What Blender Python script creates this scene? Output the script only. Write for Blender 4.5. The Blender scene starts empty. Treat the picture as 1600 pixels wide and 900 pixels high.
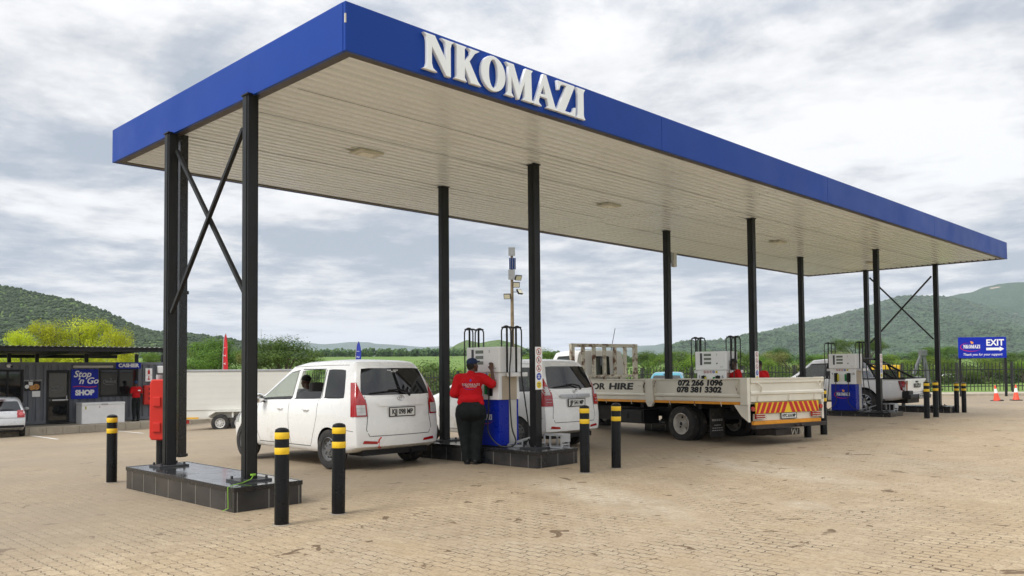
import bpy, bmesh, math, random
import numpy as np
from mathutils import Vector, Matrix, noise
from mathutils.bvhtree import BVHTree
R_=math.radians
sc=bpy.context.scene
COL=sc.collection
# ---------------------------------------------------------------- camera
YAW,PITCH,ROLL,FPX,CY=.7908,.0382,.0083,1299.74,528.26
CAM=Vector((-4.9977,-7.418,1.6))
_s,_c=math.sin(YAW),math.cos(YAW)
_F0=Vector((_s,_c,0)); _R0=Vector((_c,-_s,0)); _Z=Vector((0,0,1))
cF=_F0*math.cos(PITCH)+_Z*math.sin(PITCH); _U=-_F0*math.sin(PITCH)+_Z*math.cos(PITCH)
cR=_R0*math.cos(ROLL)-_U*math.sin(ROLL); cU=_R0*math.sin(ROLL)+_U*math.cos(ROLL)
cam_d=bpy.data.cameras.new('camera'); cam=bpy.data.objects.new('camera',cam_d); COL.objects.link(cam)
m=Matrix((cR,cU,-cF)).transposed().to_4x4(); m.translation=CAM; cam.matrix_world=m
cam_d.sensor_width=36; cam_d.lens=FPX/1600*36; cam_d.shift_y=(CY-450)/1600
cam_d.clip_start=.1; cam_d.clip_end=20000
sc.camera=cam
# ---------------------------------------------------------------- light
SUN_EL,SUN_AZ=R_(46),R_(-82)          # azimuth of the sun measured clockwise from +Y
sd=bpy.data.lights.new('sun','SUN'); sd.energy=2.2; sd.angle=R_(22); sd.color=(1,.975,.94)
sun=bpy.data.objects.new('sun',sd); COL.objects.link(sun)
sv=Vector((math.sin(SUN_AZ)*math.cos(SUN_EL),math.cos(SUN_AZ)*math.cos(SUN_EL),math.sin(SUN_EL)))
sun.rotation_euler=sv.to_track_quat('Z','Y').to_euler(); sun.location=(0,0,50)
w=bpy.data.worlds.new('World'); sc.world=w; w.use_nodes=True
nt=w.node_tree; N=nt.nodes; L=nt.links; N.clear()
def nd(t,**k):
    n=N.new(t)
    for a,b in k.items(): setattr(n,a,b)
    return n
out=nd('ShaderNodeOutputWorld'); bg=nd('ShaderNodeBackground'); bg2=nd('ShaderNodeBackground')
sky=nd('ShaderNodeTexSky',sky_type='NISHITA',sun_disc=False,sun_elevation=SUN_EL,sun_rotation=SUN_AZ)
bg.inputs[1].default_value=.10; L.new(sky.outputs[0],bg.inputs[0])
tc=nd('ShaderNodeTexCoord'); sp=nd('ShaderNodeSeparateXYZ'); L.new(tc.outputs['Generated'],sp.inputs[0])
zc=nd('ShaderNodeMath',operation='MAXIMUM'); L.new(sp.outputs[2],zc.inputs[0]); zc.inputs[1].default_value=0
za=nd('ShaderNodeMath',operation='ADD'); L.new(zc.outputs[0],za.inputs[0]); za.inputs[1].default_value=.09
dx=nd('ShaderNodeMath',operation='DIVIDE'); dy=nd('ShaderNodeMath',operation='DIVIDE')
L.new(sp.outputs[0],dx.inputs[0]);L.new(za.outputs[0],dx.inputs[1]);L.new(sp.outputs[1],dy.inputs[0]);L.new(za.outputs[0],dy.inputs[1])
cb=nd('ShaderNodeCombineXYZ');L.new(dx.outputs[0],cb.inputs[0]);L.new(dy.outputs[0],cb.inputs[1])
n1=nd('ShaderNodeTexNoise');n1.inputs['Scale'].default_value=.85;n1.inputs['Detail'].default_value=9;n1.inputs['Roughness'].default_value=.60;n1.inputs['Distortion'].default_value=.35
n2=nd('ShaderNodeTexNoise');n2.inputs['Scale'].default_value=3.0;n2.inputs['Detail'].default_value=8;n2.inputs['Roughness'].default_value=.62
mp=nd('ShaderNodeMapping');mp.inputs['Location'].default_value=(3.3,7.7,1);L.new(cb.outputs[0],mp.inputs[0])
L.new(mp.outputs[0],n1.inputs['Vector']);L.new(mp.outputs[0],n2.inputs['Vector'])
mx=nd('ShaderNodeMath',operation='MULTIPLY_ADD');L.new(n2.outputs[0],mx.inputs[0]);mx.inputs[1].default_value=.35
sc1=nd('ShaderNodeMath',operation='MULTIPLY');L.new(n1.outputs[0],sc1.inputs[0]);sc1.inputs[1].default_value=.65;L.new(sc1.outputs[0],mx.inputs[2])
zr=nd('ShaderNodeValToRGB'); L.new(zc.outputs[0],zr.inputs[0]); q=zr.color_ramp.elements; q[0].position=0;q[0].color=(.56,)*3+(1,);q[1].position=1;q[1].color=(.5,)*3+(1,)
for p,c in ((.045,.545),(.10,.455),(.17,.47),(.27,.525),(.42,.53),(.6,.5)):
    k_=q.new(p);k_.color=(c,c,c,1)
zo=nd('ShaderNodeMath',operation='SUBTRACT');L.new(zr.outputs[0],zo.inputs[0]);zo.inputs[1].default_value=.5
zz_=nd('ShaderNodeMath',operation='ADD');L.new(mx.outputs[0],zz_.inputs[0]);L.new(zo.outputs[0],zz_.inputs[1])
cr=nd('ShaderNodeValToRGB');L.new(zz_.outputs[0],cr.inputs[0])
e=cr.color_ramp.elements; e[0].position=.40;e[0].color=(.41,.46,.53,1);e[1].position=.585;e[1].color=(.96,.955,.95,1)
for p,c in ((.445,(.54,.57,.62,1)),(.485,(.70,.71,.73,1)),(.53,(.86,.86,.865,1))):
    q=e.new(p);q.color=c
L.new(cr.outputs[0],bg2.inputs[0])
zb=nd('ShaderNodeMapRange');zb.inputs['From Min'].default_value=.35;zb.inputs['From Max'].default_value=1;zb.inputs['To Min'].default_value=.90;zb.inputs['To Max'].default_value=2.2
L.new(zc.outputs[0],zb.inputs[0]);L.new(zb.outputs[0],bg2.inputs[1])
ms=nd('ShaderNodeMixShader');ms.inputs[0].default_value=.93
L.new(bg.outputs[0],ms.inputs[1]);L.new(bg2.outputs[0],ms.inputs[2]);L.new(ms.outputs[0],out.inputs[0])
sc.view_settings.view_transform='Standard'; sc.view_settings.look='None'; sc.view_settings.gamma=1; sc.view_settings.use_curve_mapping=False
sc.view_settings.exposure=.36
sc.render.engine='CYCLES'; sc.cycles.use_denoising=True; sc.cycles.max_bounces=7; sc.cycles.transparent_max_bounces=16
sc.cycles.volume_bounces=0; sc.cycles.diffuse_bounces=4; sc.cycles.caustics_reflective=False; sc.cycles.caustics_refractive=False
rnd=random.Random(7)
# ---------------------------------------------------------------- helpers
def ray(px,py): return cF+cR*((px-800)/FPX)+cU*((CY-py)/FPX)
def gz(x,y):
    b=.009*min(max(x,-20),20)
    if x>20: b=max(.18-.024*(x-20),0.0)
    b-=.0059*min(max(y,-20),8)
    t=min(max((x-9)/18,0),1); s=.041+(.012-.041)*t
    return b-s*(math.sqrt(max(y-8,0)**2+4)-2 if y>8 else 0) if y<30 else b-s*(20.1)
def at(px,py,depth):
    r=ray(px,py); return CAM+r*(depth/ (r.dot(cF)))
def hit(px,py):
    r=ray(px,py); t=2.
    while t<120:
        p=CAM+r*t
        if p.z<gz(p.x,p.y): break
        t+=.02
    return p
def onx(px,py,x): r=ray(px,py); return CAM+r*((x-CAM.x)/r.x)
def ony(px,py,y): r=ray(px,py); return CAM+r*((y-CAM.y)/r.y)
def srgb(r,g,b):
    f=lambda c:(c/255/12.92 if c/255<=.04045 else ((c/255+.055)/1.055)**2.4)
    return (f(r),f(g),f(b))
def tag(o,label=None,cat=None,group=None,kind=None):
    if label:o['label']=label
    if cat:o['category']=cat
    if group:o['group']=group
    if kind:o['kind']=kind
    return o
def empty(name,loc=(0,0,0),rz=0,label=None,cat=None,group=None,kind=None):
    o=bpy.data.objects.new(name,None); o.empty_display_size=.2; COL.objects.link(o); o.location=loc; o.rotation_euler=(0,0,rz)
    return tag(o,label,cat,group,kind)
def kids(o): return [c for c in list(bpy.data.objects) if c.parent==o]
def dup(root,loc=None,rz=None,label=None,parent=None):
    r=root.copy(); COL.objects.link(r)
    if loc is not None:r.location=loc
    if rz is not None:r.rotation_euler=(r.rotation_euler[0],r.rotation_euler[1],rz)
    if parent is not None:r.parent=parent
    if label:r['label']=label
    for c in kids(root):
        dup(c,parent=r)
    return r
class MB:
    def __init__(s): s.v=[];s.f=[];s.mi=[]
    def add(s,v,f,m=0):
        o=len(s.v); s.v+= [tuple(p) for p in v]; s.f+=[tuple(i+o for i in q) for q in f]; s.mi+=[m]*len(f); return s
    def box(s,c,d,rz=0,m=0,mat=None):
        x,y,z=d[0]/2,d[1]/2,d[2]/2
        vs=[Vector((a*x,b*y,q*z)) for a in(-1,1) for b in(-1,1) for q in(-1,1)]
        M=Matrix.Rotation(rz,3,'Z') if mat is None else mat
        vs=[M@v+Vector(c) for v in vs]
        return s.add(vs,[(0,1,3,2),(4,6,7,5),(0,4,5,1),(2,3,7,6),(0,2,6,4),(1,5,7,3)],m)
    def b2(s,a,b,m=0): return s.box([(a[i]+b[i])/2 for i in range(3)],[abs(b[i]-a[i]) for i in range(3)],m=m)
    def cyl(s,p0,p1,r0,r1=None,n=14,m=0,caps=True,ph=0):
        p0,p1=Vector(p0),Vector(p1); r1=r0 if r1 is None else r1
        q=(p1-p0).to_track_quat('Z','Y'); vs=[]
        for p,r in((p0,r0),(p1,r1)):
            for i in range(n):
                a=2*math.pi*i/n+ph; vs.append(p+q@Vector((math.cos(a)*r,math.sin(a)*r,0)))
        f=[(i,(i+1)%n,n+(i+1)%n,n+i) for i in range(n)]
        if caps: f+=[tuple(range(n-1,-1,-1)),tuple(range(n,2*n))]
        return s.add(vs,f,m)
    def bar(s,p0,p1,w,h,m=0):
        p0,p1=Vector(p0),Vector(p1); d=p1-p0; q=d.to_track_quat('Z','Y').to_matrix()
        return s.box((p0+p1)/2,(w,h,d.length),m=m,mat=q)
    def tube(s,pts,r,n=8,m=0,close=False):
        pts=[Vector(p) for p in pts]; k=len(pts); vs=[]; rr=r if isinstance(r,(list,tuple)) else [r]*k
        up=None
        for i,p in enumerate(pts):
            d=(pts[min(i+1,k-1)]-pts[max(i-1,0)]).normalized()
            if up is None: up=d.orthogonal().normalized()
            up=(up-d*up.dot(d)); up=up.normalized() if up.length>1e-6 else d.orthogonal().normalized()
            w=d.cross(up)
            for j in range(n):
                a=2*math.pi*j/n; vs.append(p+(up*math.cos(a)+w*math.sin(a))*rr[i])
        f=[(i*n+j,i*n+(j+1)%n,(i+1)*n+(j+1)%n,(i+1)*n+j) for i in range(k-1) for j in range(n)]
        f+=[tuple(range(n-1,-1,-1)),tuple(range((k-1)*n,k*n))]
        return s.add(vs,f,m)
    def lathe(s,prof,c=(0,0,0),axis='Z',n=24,m=0):
        vs=[];k=len(prof)
        for i in range(n):
            a=2*math.pi*i/n
            for r,h in prof:
                p=(r*math.cos(a),r*math.sin(a),h)
                if axis=='X': p=(h,r*math.cos(a),r*math.sin(a))
                if axis=='Y': p=(r*math.cos(a),h,r*math.sin(a))
                vs.append(Vector(p)+Vector(c))
        f=[(i*k+j,((i+1)%n)*k+j,((i+1)%n)*k+j+1,i*k+j+1) for i in range(n) for j in range(k-1)]
        return s.add(vs,f,m)
    def prism(s,poly,a,b,axis='Z',m=0):
        def P(p,h):
            return {'Z':(p[0],p[1],h),'X':(h,p[0],p[1]),'Y':(p[0],h,p[1])}[axis]
        n=len(poly); vs=[P(p,a) for p in poly]+[P(p,b) for p in poly]
        return s.add(vs,[tuple(range(n)),tuple(range(2*n-1,n-1,-1))]+[(i,(i+1)%n,n+(i+1)%n,n+i) for i in range(n)],m)
    def grid(s,fn,nu,nv,m=0):
        vs=[fn(i/nu,j/nv) for i in range(nu+1) for j in range(nv+1)]
        return s.add(vs,[(i*(nv+1)+j,(i+1)*(nv+1)+j,(i+1)*(nv+1)+j+1,i*(nv+1)+j+1) for i in range(nu) for j in range(nv)],m)
    def sph(s,c,r,n=12,k=8,m=0,rot=None):
        r=(r,r,r) if not isinstance(r,(tuple,list)) else r
        vs=[];
        for i in range(1,k):
            t=math.pi*i/k
            for j in range(n):
                a=2*math.pi*j/n; vs.append(Vector((r[0]*math.sin(t)*math.cos(a),r[1]*math.sin(t)*math.sin(a),r[2]*math.cos(t))))
        vs+=[Vector((0,0,r[2])),Vector((0,0,-r[2]))]
        if rot is not None: vs=[rot@v for v in vs]
        vs=[v+Vector(c) for v in vs]
        f=[((i)*n+j,(i+1)*n+j,(i+1)*n+(j+1)%n,i*n+(j+1)%n) for i in range(k-2) for j in range(n)]
        T,B=(k-1)*n,(k-1)*n+1
        f+=[(T,j,(j+1)%n) for j in range(n)]+[(B,(k-2)*n+(j+1)%n,(k-2)*n+j) for j in range(n)]
        return s.add(vs,f,m)
    def mesh(s,name,mats,smooth=None,bev=0,seg=2,fix=True):
        me=bpy.data.meshes.new(name); me.from_pydata(s.v,[],s.f)
        for mt in (mats if isinstance(mats,(list,tuple)) else [mats]): me.materials.append(mt)
        me.polygons.foreach_set('material_index',s.mi)
        bm=bmesh.new(); bm.from_mesh(me)
        if fix: bmesh.ops.recalc_face_normals(bm,faces=bm.faces)
        if bev:
            es=[e for e in bm.edges if len(e.link_faces)==2 and e.calc_face_angle(0)>.5]
            bmesh.ops.bevel(bm,geom=es,offset=bev,segments=seg,affect='EDGES',profile=.6,clamp_overlap=True)
        if smooth is not None:
            for f in bm.faces: f.smooth=True
            for e in bm.edges:
                if len(e.link_faces)==2 and e.calc_face_angle(0)>smooth: e.smooth=False
        bm.to_mesh(me); bm.free(); return me
    def build(s,name,mats,parent=None,smooth=None,bev=0,loc=None,rot=None,seg=2,fix=True):
        o=bpy.data.objects.new(name,s.mesh(name,mats,smooth,bev,seg,fix)); COL.objects.link(o)
        if parent is not None:o.parent=parent
        if loc is not None:o.location=loc
        if rot is not None:o.rotation_euler=rot
        return o
def evalmesh(o):
    dg=bpy.context.evaluated_depsgraph_get(); me=bpy.data.meshes.new_from_object(o.evaluated_get(dg)); return me
def drop(o):
    d=o.data; bpy.data.objects.remove(o,do_unlink=True)
    try:
        if isinstance(d,bpy.types.Mesh): bpy.data.meshes.remove(d)
        else: bpy.data.curves.remove(d)
    except Exception: pass
# ---------------------------------------------------------------- materials
class NG:
    def __init__(s,mt): s.t=mt.node_tree; s.n=s.t.nodes; s.l=s.t.links
    def __call__(s,t,ins=None,**k):
        n=s.n.new(t)
        for a,b in k.items(): setattr(n,a,b)
        for a,b in (ins or {}).items():
            if isinstance(b,bpy.types.NodeSocket): s.l.new(b,n.inputs[a])
            else: n.inputs[a].default_value=b
        return n
    def math(s,op,a,b=0,c=0):
        return s('ShaderNodeMath',{0:a,1:b,2:c},operation=op).outputs[0]
    def mix(s,f,a,b,bt='MIX'):
        n=s.n.new('ShaderNodeMix'); n.data_type='RGBA'; n.blend_type=bt
        for i,v in ((0,f),(6,a),(7,b)):
            if isinstance(v,bpy.types.NodeSocket): s.l.new(v,n.inputs[i])
            elif i and len(v)==3: n.inputs[i].default_value=(*v,1)
            else: n.inputs[i].default_value=v
        return n.outputs[2]
    def ramp(s,f,stops):
        n=s('ShaderNodeValToRGB',{0:f}); e=n.color_ramp.elements
        while len(e)<len(stops): e.new(.5)
        for q,(p,c) in zip(e,stops):
            q.position=p; q.color=(*c,1) if isinstance(c,(tuple,list)) else (c,c,c,1)
        return n.outputs[0]
    def noise(s,vec,scale,detail=4,rough=.55,dist=0):
        return s('ShaderNodeTexNoise',{'Vector':vec,'Scale':scale,'Detail':detail,'Roughness':rough,'Distortion':dist}).outputs[0]
def newmat(name):
    mt=bpy.data.materials.new(name); mt.use_nodes=True; g=NG(mt); b=g.n['Principled BSDF']; return mt,g,b
_mc={}
def M(name,col,rough=.5,metal=0,var=.08,vs=3.,bump=0,bs=60,coat=0,spec=.5,dirt=None,obj=True):
    if name in _mc: return _mc[name]
    mt,g,b=newmat(name); tcn=g('ShaderNodeTexCoord'); v=tcn.outputs['Object' if obj else 'Generated']
    n=g.noise(v,vs,5)
    lo=tuple(c*(1-var) for c in col); hi=tuple(min(c*(1+var),1) for c in col)
    c=g.ramp(n,[(.3,lo),(.7,hi)])
    if dirt:
        dn=g.noise(v,dirt[1],6,.65); c=g.mix(g.ramp(dn,[(dirt[2],0.),(dirt[2]+.12,1.)]),c,dirt[0])
    g.l.new(c,b.inputs['Base Color'])
    b.inputs['Roughness'].default_value=rough; b.inputs['Metallic'].default_value=metal
    b.inputs['Specular IOR Level'].default_value=spec
    if coat: b.inputs['Coat Weight'].default_value=coat; b.inputs['Coat Roughness'].default_value=.06
    if var: g.l.new(g.ramp(g.noise(v,vs*2.3,4),[(.3,max(rough-.06,0.02)),(.7,min(rough+.08,1))]),b.inputs['Roughness'])
    if bump:
        bn=g('ShaderNodeBump',{'Strength':bump,'Distance':.05 if bs<12 else .01,'Height':g.noise(v,bs,4)}); g.l.new(bn.outputs[0],b.inputs['Normal'])
    _mc[name]=mt; return mt
def glassmat(name,tint,alpha,rough=.03):
    mt,g,b=newmat(name); o=g.n['Material Output']; g.n.remove(b)
    tr=g('ShaderNodeBsdfTransparent',{0:(*tint,1)}); gl=g('ShaderNodeBsdfGlossy',{0:(.9,.9,.9,1),'Roughness':rough})
    df=g('ShaderNodeBsdfDiffuse',{0:(.012,.013,.014,1)})
    m1=g('ShaderNodeMixShader',{0:alpha,1:tr.outputs[0],2:df.outputs[0]})
    fr=g('ShaderNodeLayerWeight',{0:.5}); fo=g.math('MULTIPLY_ADD',g.math('POWER',fr.outputs['Facing'],4.5),.9,.06); m2=g('ShaderNodeMixShader',{0:fo,1:m1.outputs[0],2:gl.outputs[0]})
    g.l.new(m2.outputs[0],o.inputs[0]); return mt
BLACK=M('black_steel_paint',(.009,.009,.010),.42,0,.3,2.5,.05,30,spec=.35,dirt=((.055,.050,.043),13,.67))
BLACKM=M('black_plastic',(.012,.012,.013),.5,0,.1,spec=.3)
RUBBER=M('tyre_rubber',(.028,.027,.026),.85,0,.25,8,.3,90,dirt=((.09,.075,.055),9,.55))
BOLL=M('bollard_black',(.006,.006,.0065),.30,0,.3,2.5,.03,30,spec=.22,dirt=((.05,.045,.04),13,.68))
YEL=M('bollard_yellow',(.78,.50,.015),.45)
WPAINT=M('white_car_paint',(.86,.86,.84),.25,0,.025,1.5,0,coat=.6,dirt=((.66,.62,.54),2.2,.62))
WHITEP=M('white_enamel',(.87,.87,.87),.4,0,.04)
CREAM=M('cream_truck_paint',(.70,.665,.57),.45,0,.08,2.,.05,20,dirt=((.42,.33,.22),5.5,.66))
RUST=M('rusty_cream_paint',(.64,.60,.49),.6,0,.12,2.,.15,30,dirt=((.13,.055,.025),5.,.50))
BLUEF=M('canopy_blue_sheet',(.002,.042,.29),.40,0,.07,.5,.12,1.3,spec=.2)
BLUES=M('sign_blue',(.006,.022,.36),.4,0,.04,spec=.2)
BLUEP=M('pump_blue',(.004,.020,.34),.3,0,.05,spec=.25)
REDP=M('red_plastic',(.62,.022,.012),.4,0,.05)
REDS=M('red_fabric',(.50,.008,.012),.85,0,.12,9,.5,9,spec=.2)
SILV=M('brushed_steel',(.50,.50,.50),.35,.8,.08)
GREYM=M('grey_galvanised',(.42,.43,.44),.5,.3,.1)
DARKI=M('dark_interior',(.022,.022,.024),.7,0,.1)
CHROME=M('chrome',(.7,.7,.7),.18,1,.02)
REDL=M('red_lamp_lens',(.38,.006,.008),.15,0,.15,12,coat=.8)
CLEARL=M('clear_lamp_lens',(.55,.55,.54),.15,0,.15,20,coat=.8)
ORANGE=M('orange_strip',(.75,.30,.015),.5,0,.1,6,dirt=((.2,.11,.05),8,.66))
SKIN=M('brown_skin',(.085,.038,.022),.5,0,.1)
HAIR=M('black_hair',(.008,.007,.006),.8,0,.2,20,.4,80)
NAVY=M('navy_cap',(.008,.022,.075),.8,0,.1)
PANTS=M('black_trousers',(.010,.013,.013),.85,0,.3,7,.6,8,spec=.2)
SHOE=M('black_shoe',(.014,.013,.013),.5,0,.2)
TGLASS=glassmat('tinted_glass',(.55,.6,.58),.80)
CGLASS=glassmat('clear_glass',(.88,.94,.90),.03)
DGLASS=glassmat('dark_glass',(.3,.3,.32),.93)
# ---------------------------------------------------------------- lettering
def textmb(txt,size,ext=.002,shear=0,off=0,align='CENTER',space=1):
    cu=bpy.data.curves.new('txt','FONT'); cu.body=txt; cu.size=size; cu.extrude=ext; cu.shear=shear; cu.offset=off; cu.align_x=align; cu.align_y='CENTER'; cu.space_character=space
    cu.resolution_u=3
    o=bpy.data.objects.new('txt',cu); COL.objects.link(o); me=evalmesh(o)
    v=[tuple(x.co) for x in me.vertices]; f=[tuple(p.vertices) for p in me.polygons]
    bpy.data.meshes.remove(me); drop(o); return v,f
def put(mb,vf,org,ex,ey,m=0,sx=1):
    ex,ey=Vector(ex).normalized(),Vector(ey).normalized(); ez=ex.cross(ey); org=Vector(org)
    mb.add([org+ex*v[0]*sx+ey*v[1]+ez*v[2] for v in vf[0]],vf[1],m); return mb
GL={'N':(.94,[[(0.0,1.0),(.33,1.0),(.70,.38),(.70,.80),(.66,.93),(.56,1.0),(.94,1.0),(.86,.93),(.83,.80),(.83,-.02),(.70,-.02),(.23,.72),(.23,.20),(.27,.07),(.38,0),(-.02,0),(.07,.07),(.10,.20),(.10,.80),(.07,.93)]]),
'K':(.84,[[(0,1),(.37,1),(.32,.94),(.31,.9),(.31,.55),(.52,.84),(.52,.93),(.45,1),(.80,1),(.66,.9),(.47,.62),(.76,.1),(.86,0),(.52,0),(.50,.06),(.31,.45),(.31,.1),(.33,.06),(.38,0),(0,0),(.05,.06),(.06,.1),(.06,.9),(.05,.94)]]),
'O':(.86,[[(.43+.43*math.cos(a*math.pi/14),.5+.52*math.sin(a*math.pi/14)) for a in range(28)],[(.43+.17*math.cos(a*math.pi/14),.5+.44*math.sin(a*math.pi/14)) for a in range(28)]]),
'M':(1.0,[[(0,1),(.27,1),(.50,.36),(.73,1),(1.0,1),(.94,.92),(.96,.1),(1.03,0),(.62,0),(.69,.1),(.70,.62),(.47,-.02),(.42,-.02),(.17,.66),(.18,.1),(.26,0),(-.03,0),(.05,.1),(.08,.9)]]),
'A':(.90,[[(.38,1.03),(.50,1.03),(.86,.1),(.96,0),(.52,0),(.60,.08),(.58,.14),(.53,.30),(.24,.30),(.19,.14),(.20,.08),(.30,0),(-.04,0),(.06,.1)],[(.27,.38),(.49,.38),(.39,.70)]]),
'Z':(.80,[[(.05,.72),(.02,1),(.75,1),(.75,.97),(.33,.07),(.58,.07),(.68,.14),(.74,.28),(.80,.28),(.78,0),(0,0),(0,.03),(.42,.93),(.22,.93),(.14,.86),(.10,.72)]]),
'I':(.38,[[(0,1),(.38,1),(.33,.93),(.31,.85),(.31,.15),(.33,.07),(.38,0),(0,0),(.05,.07),(.07,.15),(.07,.85),(.05,.93)]])}
def serif(word,h,sx,ext,bev=0):
    cu=bpy.data.curves.new('g','CURVE'); cu.dimensions='2D'; cu.fill_mode='BOTH'; cu.extrude=ext; cu.bevel_depth=bev; cu.bevel_resolution=1
    x=0
    for ch in word:
        wd,loops=GL[ch]
        for lp in loops:
            s=cu.splines.new('POLY'); s.points.add(len(lp)-1); s.use_cyclic_u=True
            for p,q in zip(s.points,lp): p.co=((x+q[0])*h*sx,q[1]*h,0,1)
        x+=wd+.045
    o=bpy.data.objects.new('g',cu); COL.objects.link(o); me=evalmesh(o)
    v=[tuple(a.co) for a in me.vertices]; f=[tuple(p.vertices) for p in me.polygons]
    bpy.data.meshes.remove(me); drop(o); return v,f,(x-.045)*h*sx
def swoosh(mb,org,ex,ey,w,h,m,t0=.55,t1=1.75,z=.0,thick=.1,zt=.003):
    ex,ey=Vector(ex).normalized(),Vector(ey).normalized(); ez=ex.cross(ey); org=Vector(org); n=22; vs=[]
    for lay in (0,zt):
        for i in range(n+1):
            t=i/n; a=math.pi*(t0+(t1-t0)*t); k=thick*math.sin(math.pi*min(max(t,.02),.98))
            for rr in (1,1-k*2):
                vs.append(org+ex*(w/2*math.cos(a)*(1 if rr==1 else 1-k*.9))+ey*(h/2*math.sin(a)*rr)+ez*(z+lay))
    o=2*(n+1); f=[]
    for i in range(n):
        a,b,c,d=2*i,2*i+1,2*i+3,2*i+2
        f+=[(o+a,o+b,o+c,o+d),(a,d,c,b),(a,b,o+b,o+a)[::-1],(d,c,o+c,o+d),(a,d,o+d,o+a),(b,c,o+c,o+b)]
    f=[q for q in f if True]
    mb.add(vs,f,m); return mb
# ================================================================ ground
def paver_mat():
    mt,g,b=newmat('paving_blocks')
    P=g('ShaderNodeNewGeometry').outputs['Position']
    s=g('ShaderNodeSeparateXYZ',{0:P}); x,y=s.outputs[0],s.outputs[1]
    def tri(v,per,amp):
        a=g.math('DIVIDE',v,per); a=g.math('PINGPONG',a,.5); return g.math('MULTIPLY',a,amp*2)
    # the courses run along the islands; each block has a zigzag long edge
    xx=g.math('ADD',x,tri(y,.11,.020)); yy=g.math('ADD',y,tri(x,.073,.018))
    wv=g('ShaderNodeCombineXYZ',{0:yy,1:xx,2:0.}).outputs[0]
    wob=g.noise(P,1.3,2); wob=g.math('MULTIPLY',wob,.03)
    wv=g('ShaderNodeVectorMath',{0:wv,1:g('ShaderNodeCombineXYZ',{0:wob,1:wob,2:0.}).outputs[0]},operation='ADD').outputs[0]
    br=g('ShaderNodeTexBrick',{'Vector':wv,'Color1':(0,0,0,1),'Color2':(1,1,1,1),'Mortar':(.5,.5,.5,1),'Scale':1.,'Mortar Size':.0062,'Mortar Smooth':.25,'Bias':0.,'Brick Width':.222,'Row Height':.112})
    big=g.noise(P,.16,5,.6); mid=g.noise(P,.9,5,.6); fine=g.noise(P,38,4,.6); med=g.noise(P,5.5,5,.65)
    base=g.ramp(big,[(.30,srgb(190,170,142)),(.46,srgb(203,185,158)),(.6,srgb(193,177,154)),(.75,srgb(186,175,158))])
    base=g.mix(g.math('MULTIPLY',br.outputs['Color'],.42),base,srgb(164,146,120))
    base=g.mix(g.ramp(mid,[(.38,.45),(.52,0.)]),base,srgb(183,161,130))
    base=g.mix(g.ramp(med,[(.35,.55),(.5,0.),(.60,0.),(.72,.4)]),base,srgb(172,152,124))
    base=g.mix(g.ramp(fine,[(.35,.5),(.52,0.)]),base,srgb(132,112,88))
    # joints: open and dark in places, sanded up in others; pale grout where slurry has dried
    jt=br.outputs['Fac']
    op=g.ramp(g.noise(P,1.7,4,.6),[(.38,.12),(.58,1.)])
    nearz=g('ShaderNodeMapRange',{0:g('ShaderNodeVectorMath',{0:P,1:(0,-6,0)},operation='DISTANCE').outputs['Value'],1:2.,2:16.,3:1.,4:.28}).outputs[0]
    jc=g.ramp(g.noise(P,3.1,3),[(.4,srgb(78,60,42)),(.66,srgb(42,34,26))])
    col=g.mix(g.math('MULTIPLY',g.math('MULTIPLY',jt,op),nearz),base,jc)
    # pale slurry bands
    st=g('ShaderNodeMapping',{0:P}); st.inputs['Rotation'].default_value=(0,0,.55); st.inputs['Scale'].default_value=(.16,.75,1)
    def band(a,b,w):
        A_,B_=hit(*a),hit(*b); d_=(B_-A_); an=math.atan2(d_.y,d_.x); mm=g('ShaderNodeMapping',{0:P},vector_type='TEXTURE'); mm.inputs['Location'].default_value=(*((A_+B_)/2).xy,0); mm.inputs['Rotation'].default_value=(0,0,an); mm.inputs['Scale'].default_value=(d_.xy.length*.55,w,50)
        ln_=g('ShaderNodeVectorMath',{0:mm.outputs[0]},operation='LENGTH').outputs['Value']
        return g('ShaderNodeMapRange',{0:ln_,1:.45,2:1.1,3:1.,4:0.}).outputs[0]
    bsum=g.math('MAXIMUM',band((820,745),(1090,812),.55),g.math('MAXIMUM',band((1075,712),(1350,758),.6),band((1240,782),(1285,797),.25)))
    sl=g.math('MULTIPLY',bsum,g.ramp(g.noise(P,1.6,4,.6,.4),[(.36,.25),(.52,1.)]))
    slm=g.math('MULTIPLY',sl,g.math('MULTIPLY_ADD',jt,.95,.13))
    col=g.mix(slm,col,srgb(214,210,203))
    # oil drips and earth
    dk=g.ramp(g.noise(P,3.1,5,.6,.7),[(.635,0.),(.655,1.)])
    col=g.mix(g.math('MULTIPLY',dk,.85),col,srgb(96,72,46))
    dk2=g.ramp(g.noise(P,.55,7,.7,.3),[(.54,0.),(.72,.6)])
    col=g.mix(dk2,col,srgb(150,132,108))
    # greyer, darker tone mixed into the paving from the canopy's front edge back
    lane=g('ShaderNodeMapRange',{0:x,1:4.,2:7.,3:0.,4:1.}).outputs[0]
    far=g('ShaderNodeMapRange',{0:y,1:0.,2:2.5,3:0.,4:1.}).outputs[0]
    col=g.mix(g.math('MULTIPLY',g.math('MULTIPLY',far,g.ramp(g.noise(P,.35,4),[(.3,.5),(.7,1.)])),.85),col,srgb(146,134,118))
    tint=g.mix(1.,col,(.70,.68,.625),'MULTIPLY')
    g.l.new(tint,b.inputs['Base Color']); b.inputs['Roughness'].default_value=.82
    h=g.math('SUBTRACT',g.math('MULTIPLY',fine,.25),g.math('MULTIPLY',jt,op))
    h=g.math('ADD',h,g.math('MULTIPLY',br.outputs['Color'],.35))
    bn=g('ShaderNodeBump',{'Strength':.55,'Distance':.006,'Height':h}); g.l.new(bn.outputs[0],b.inputs['Normal'])
    return mt
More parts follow.
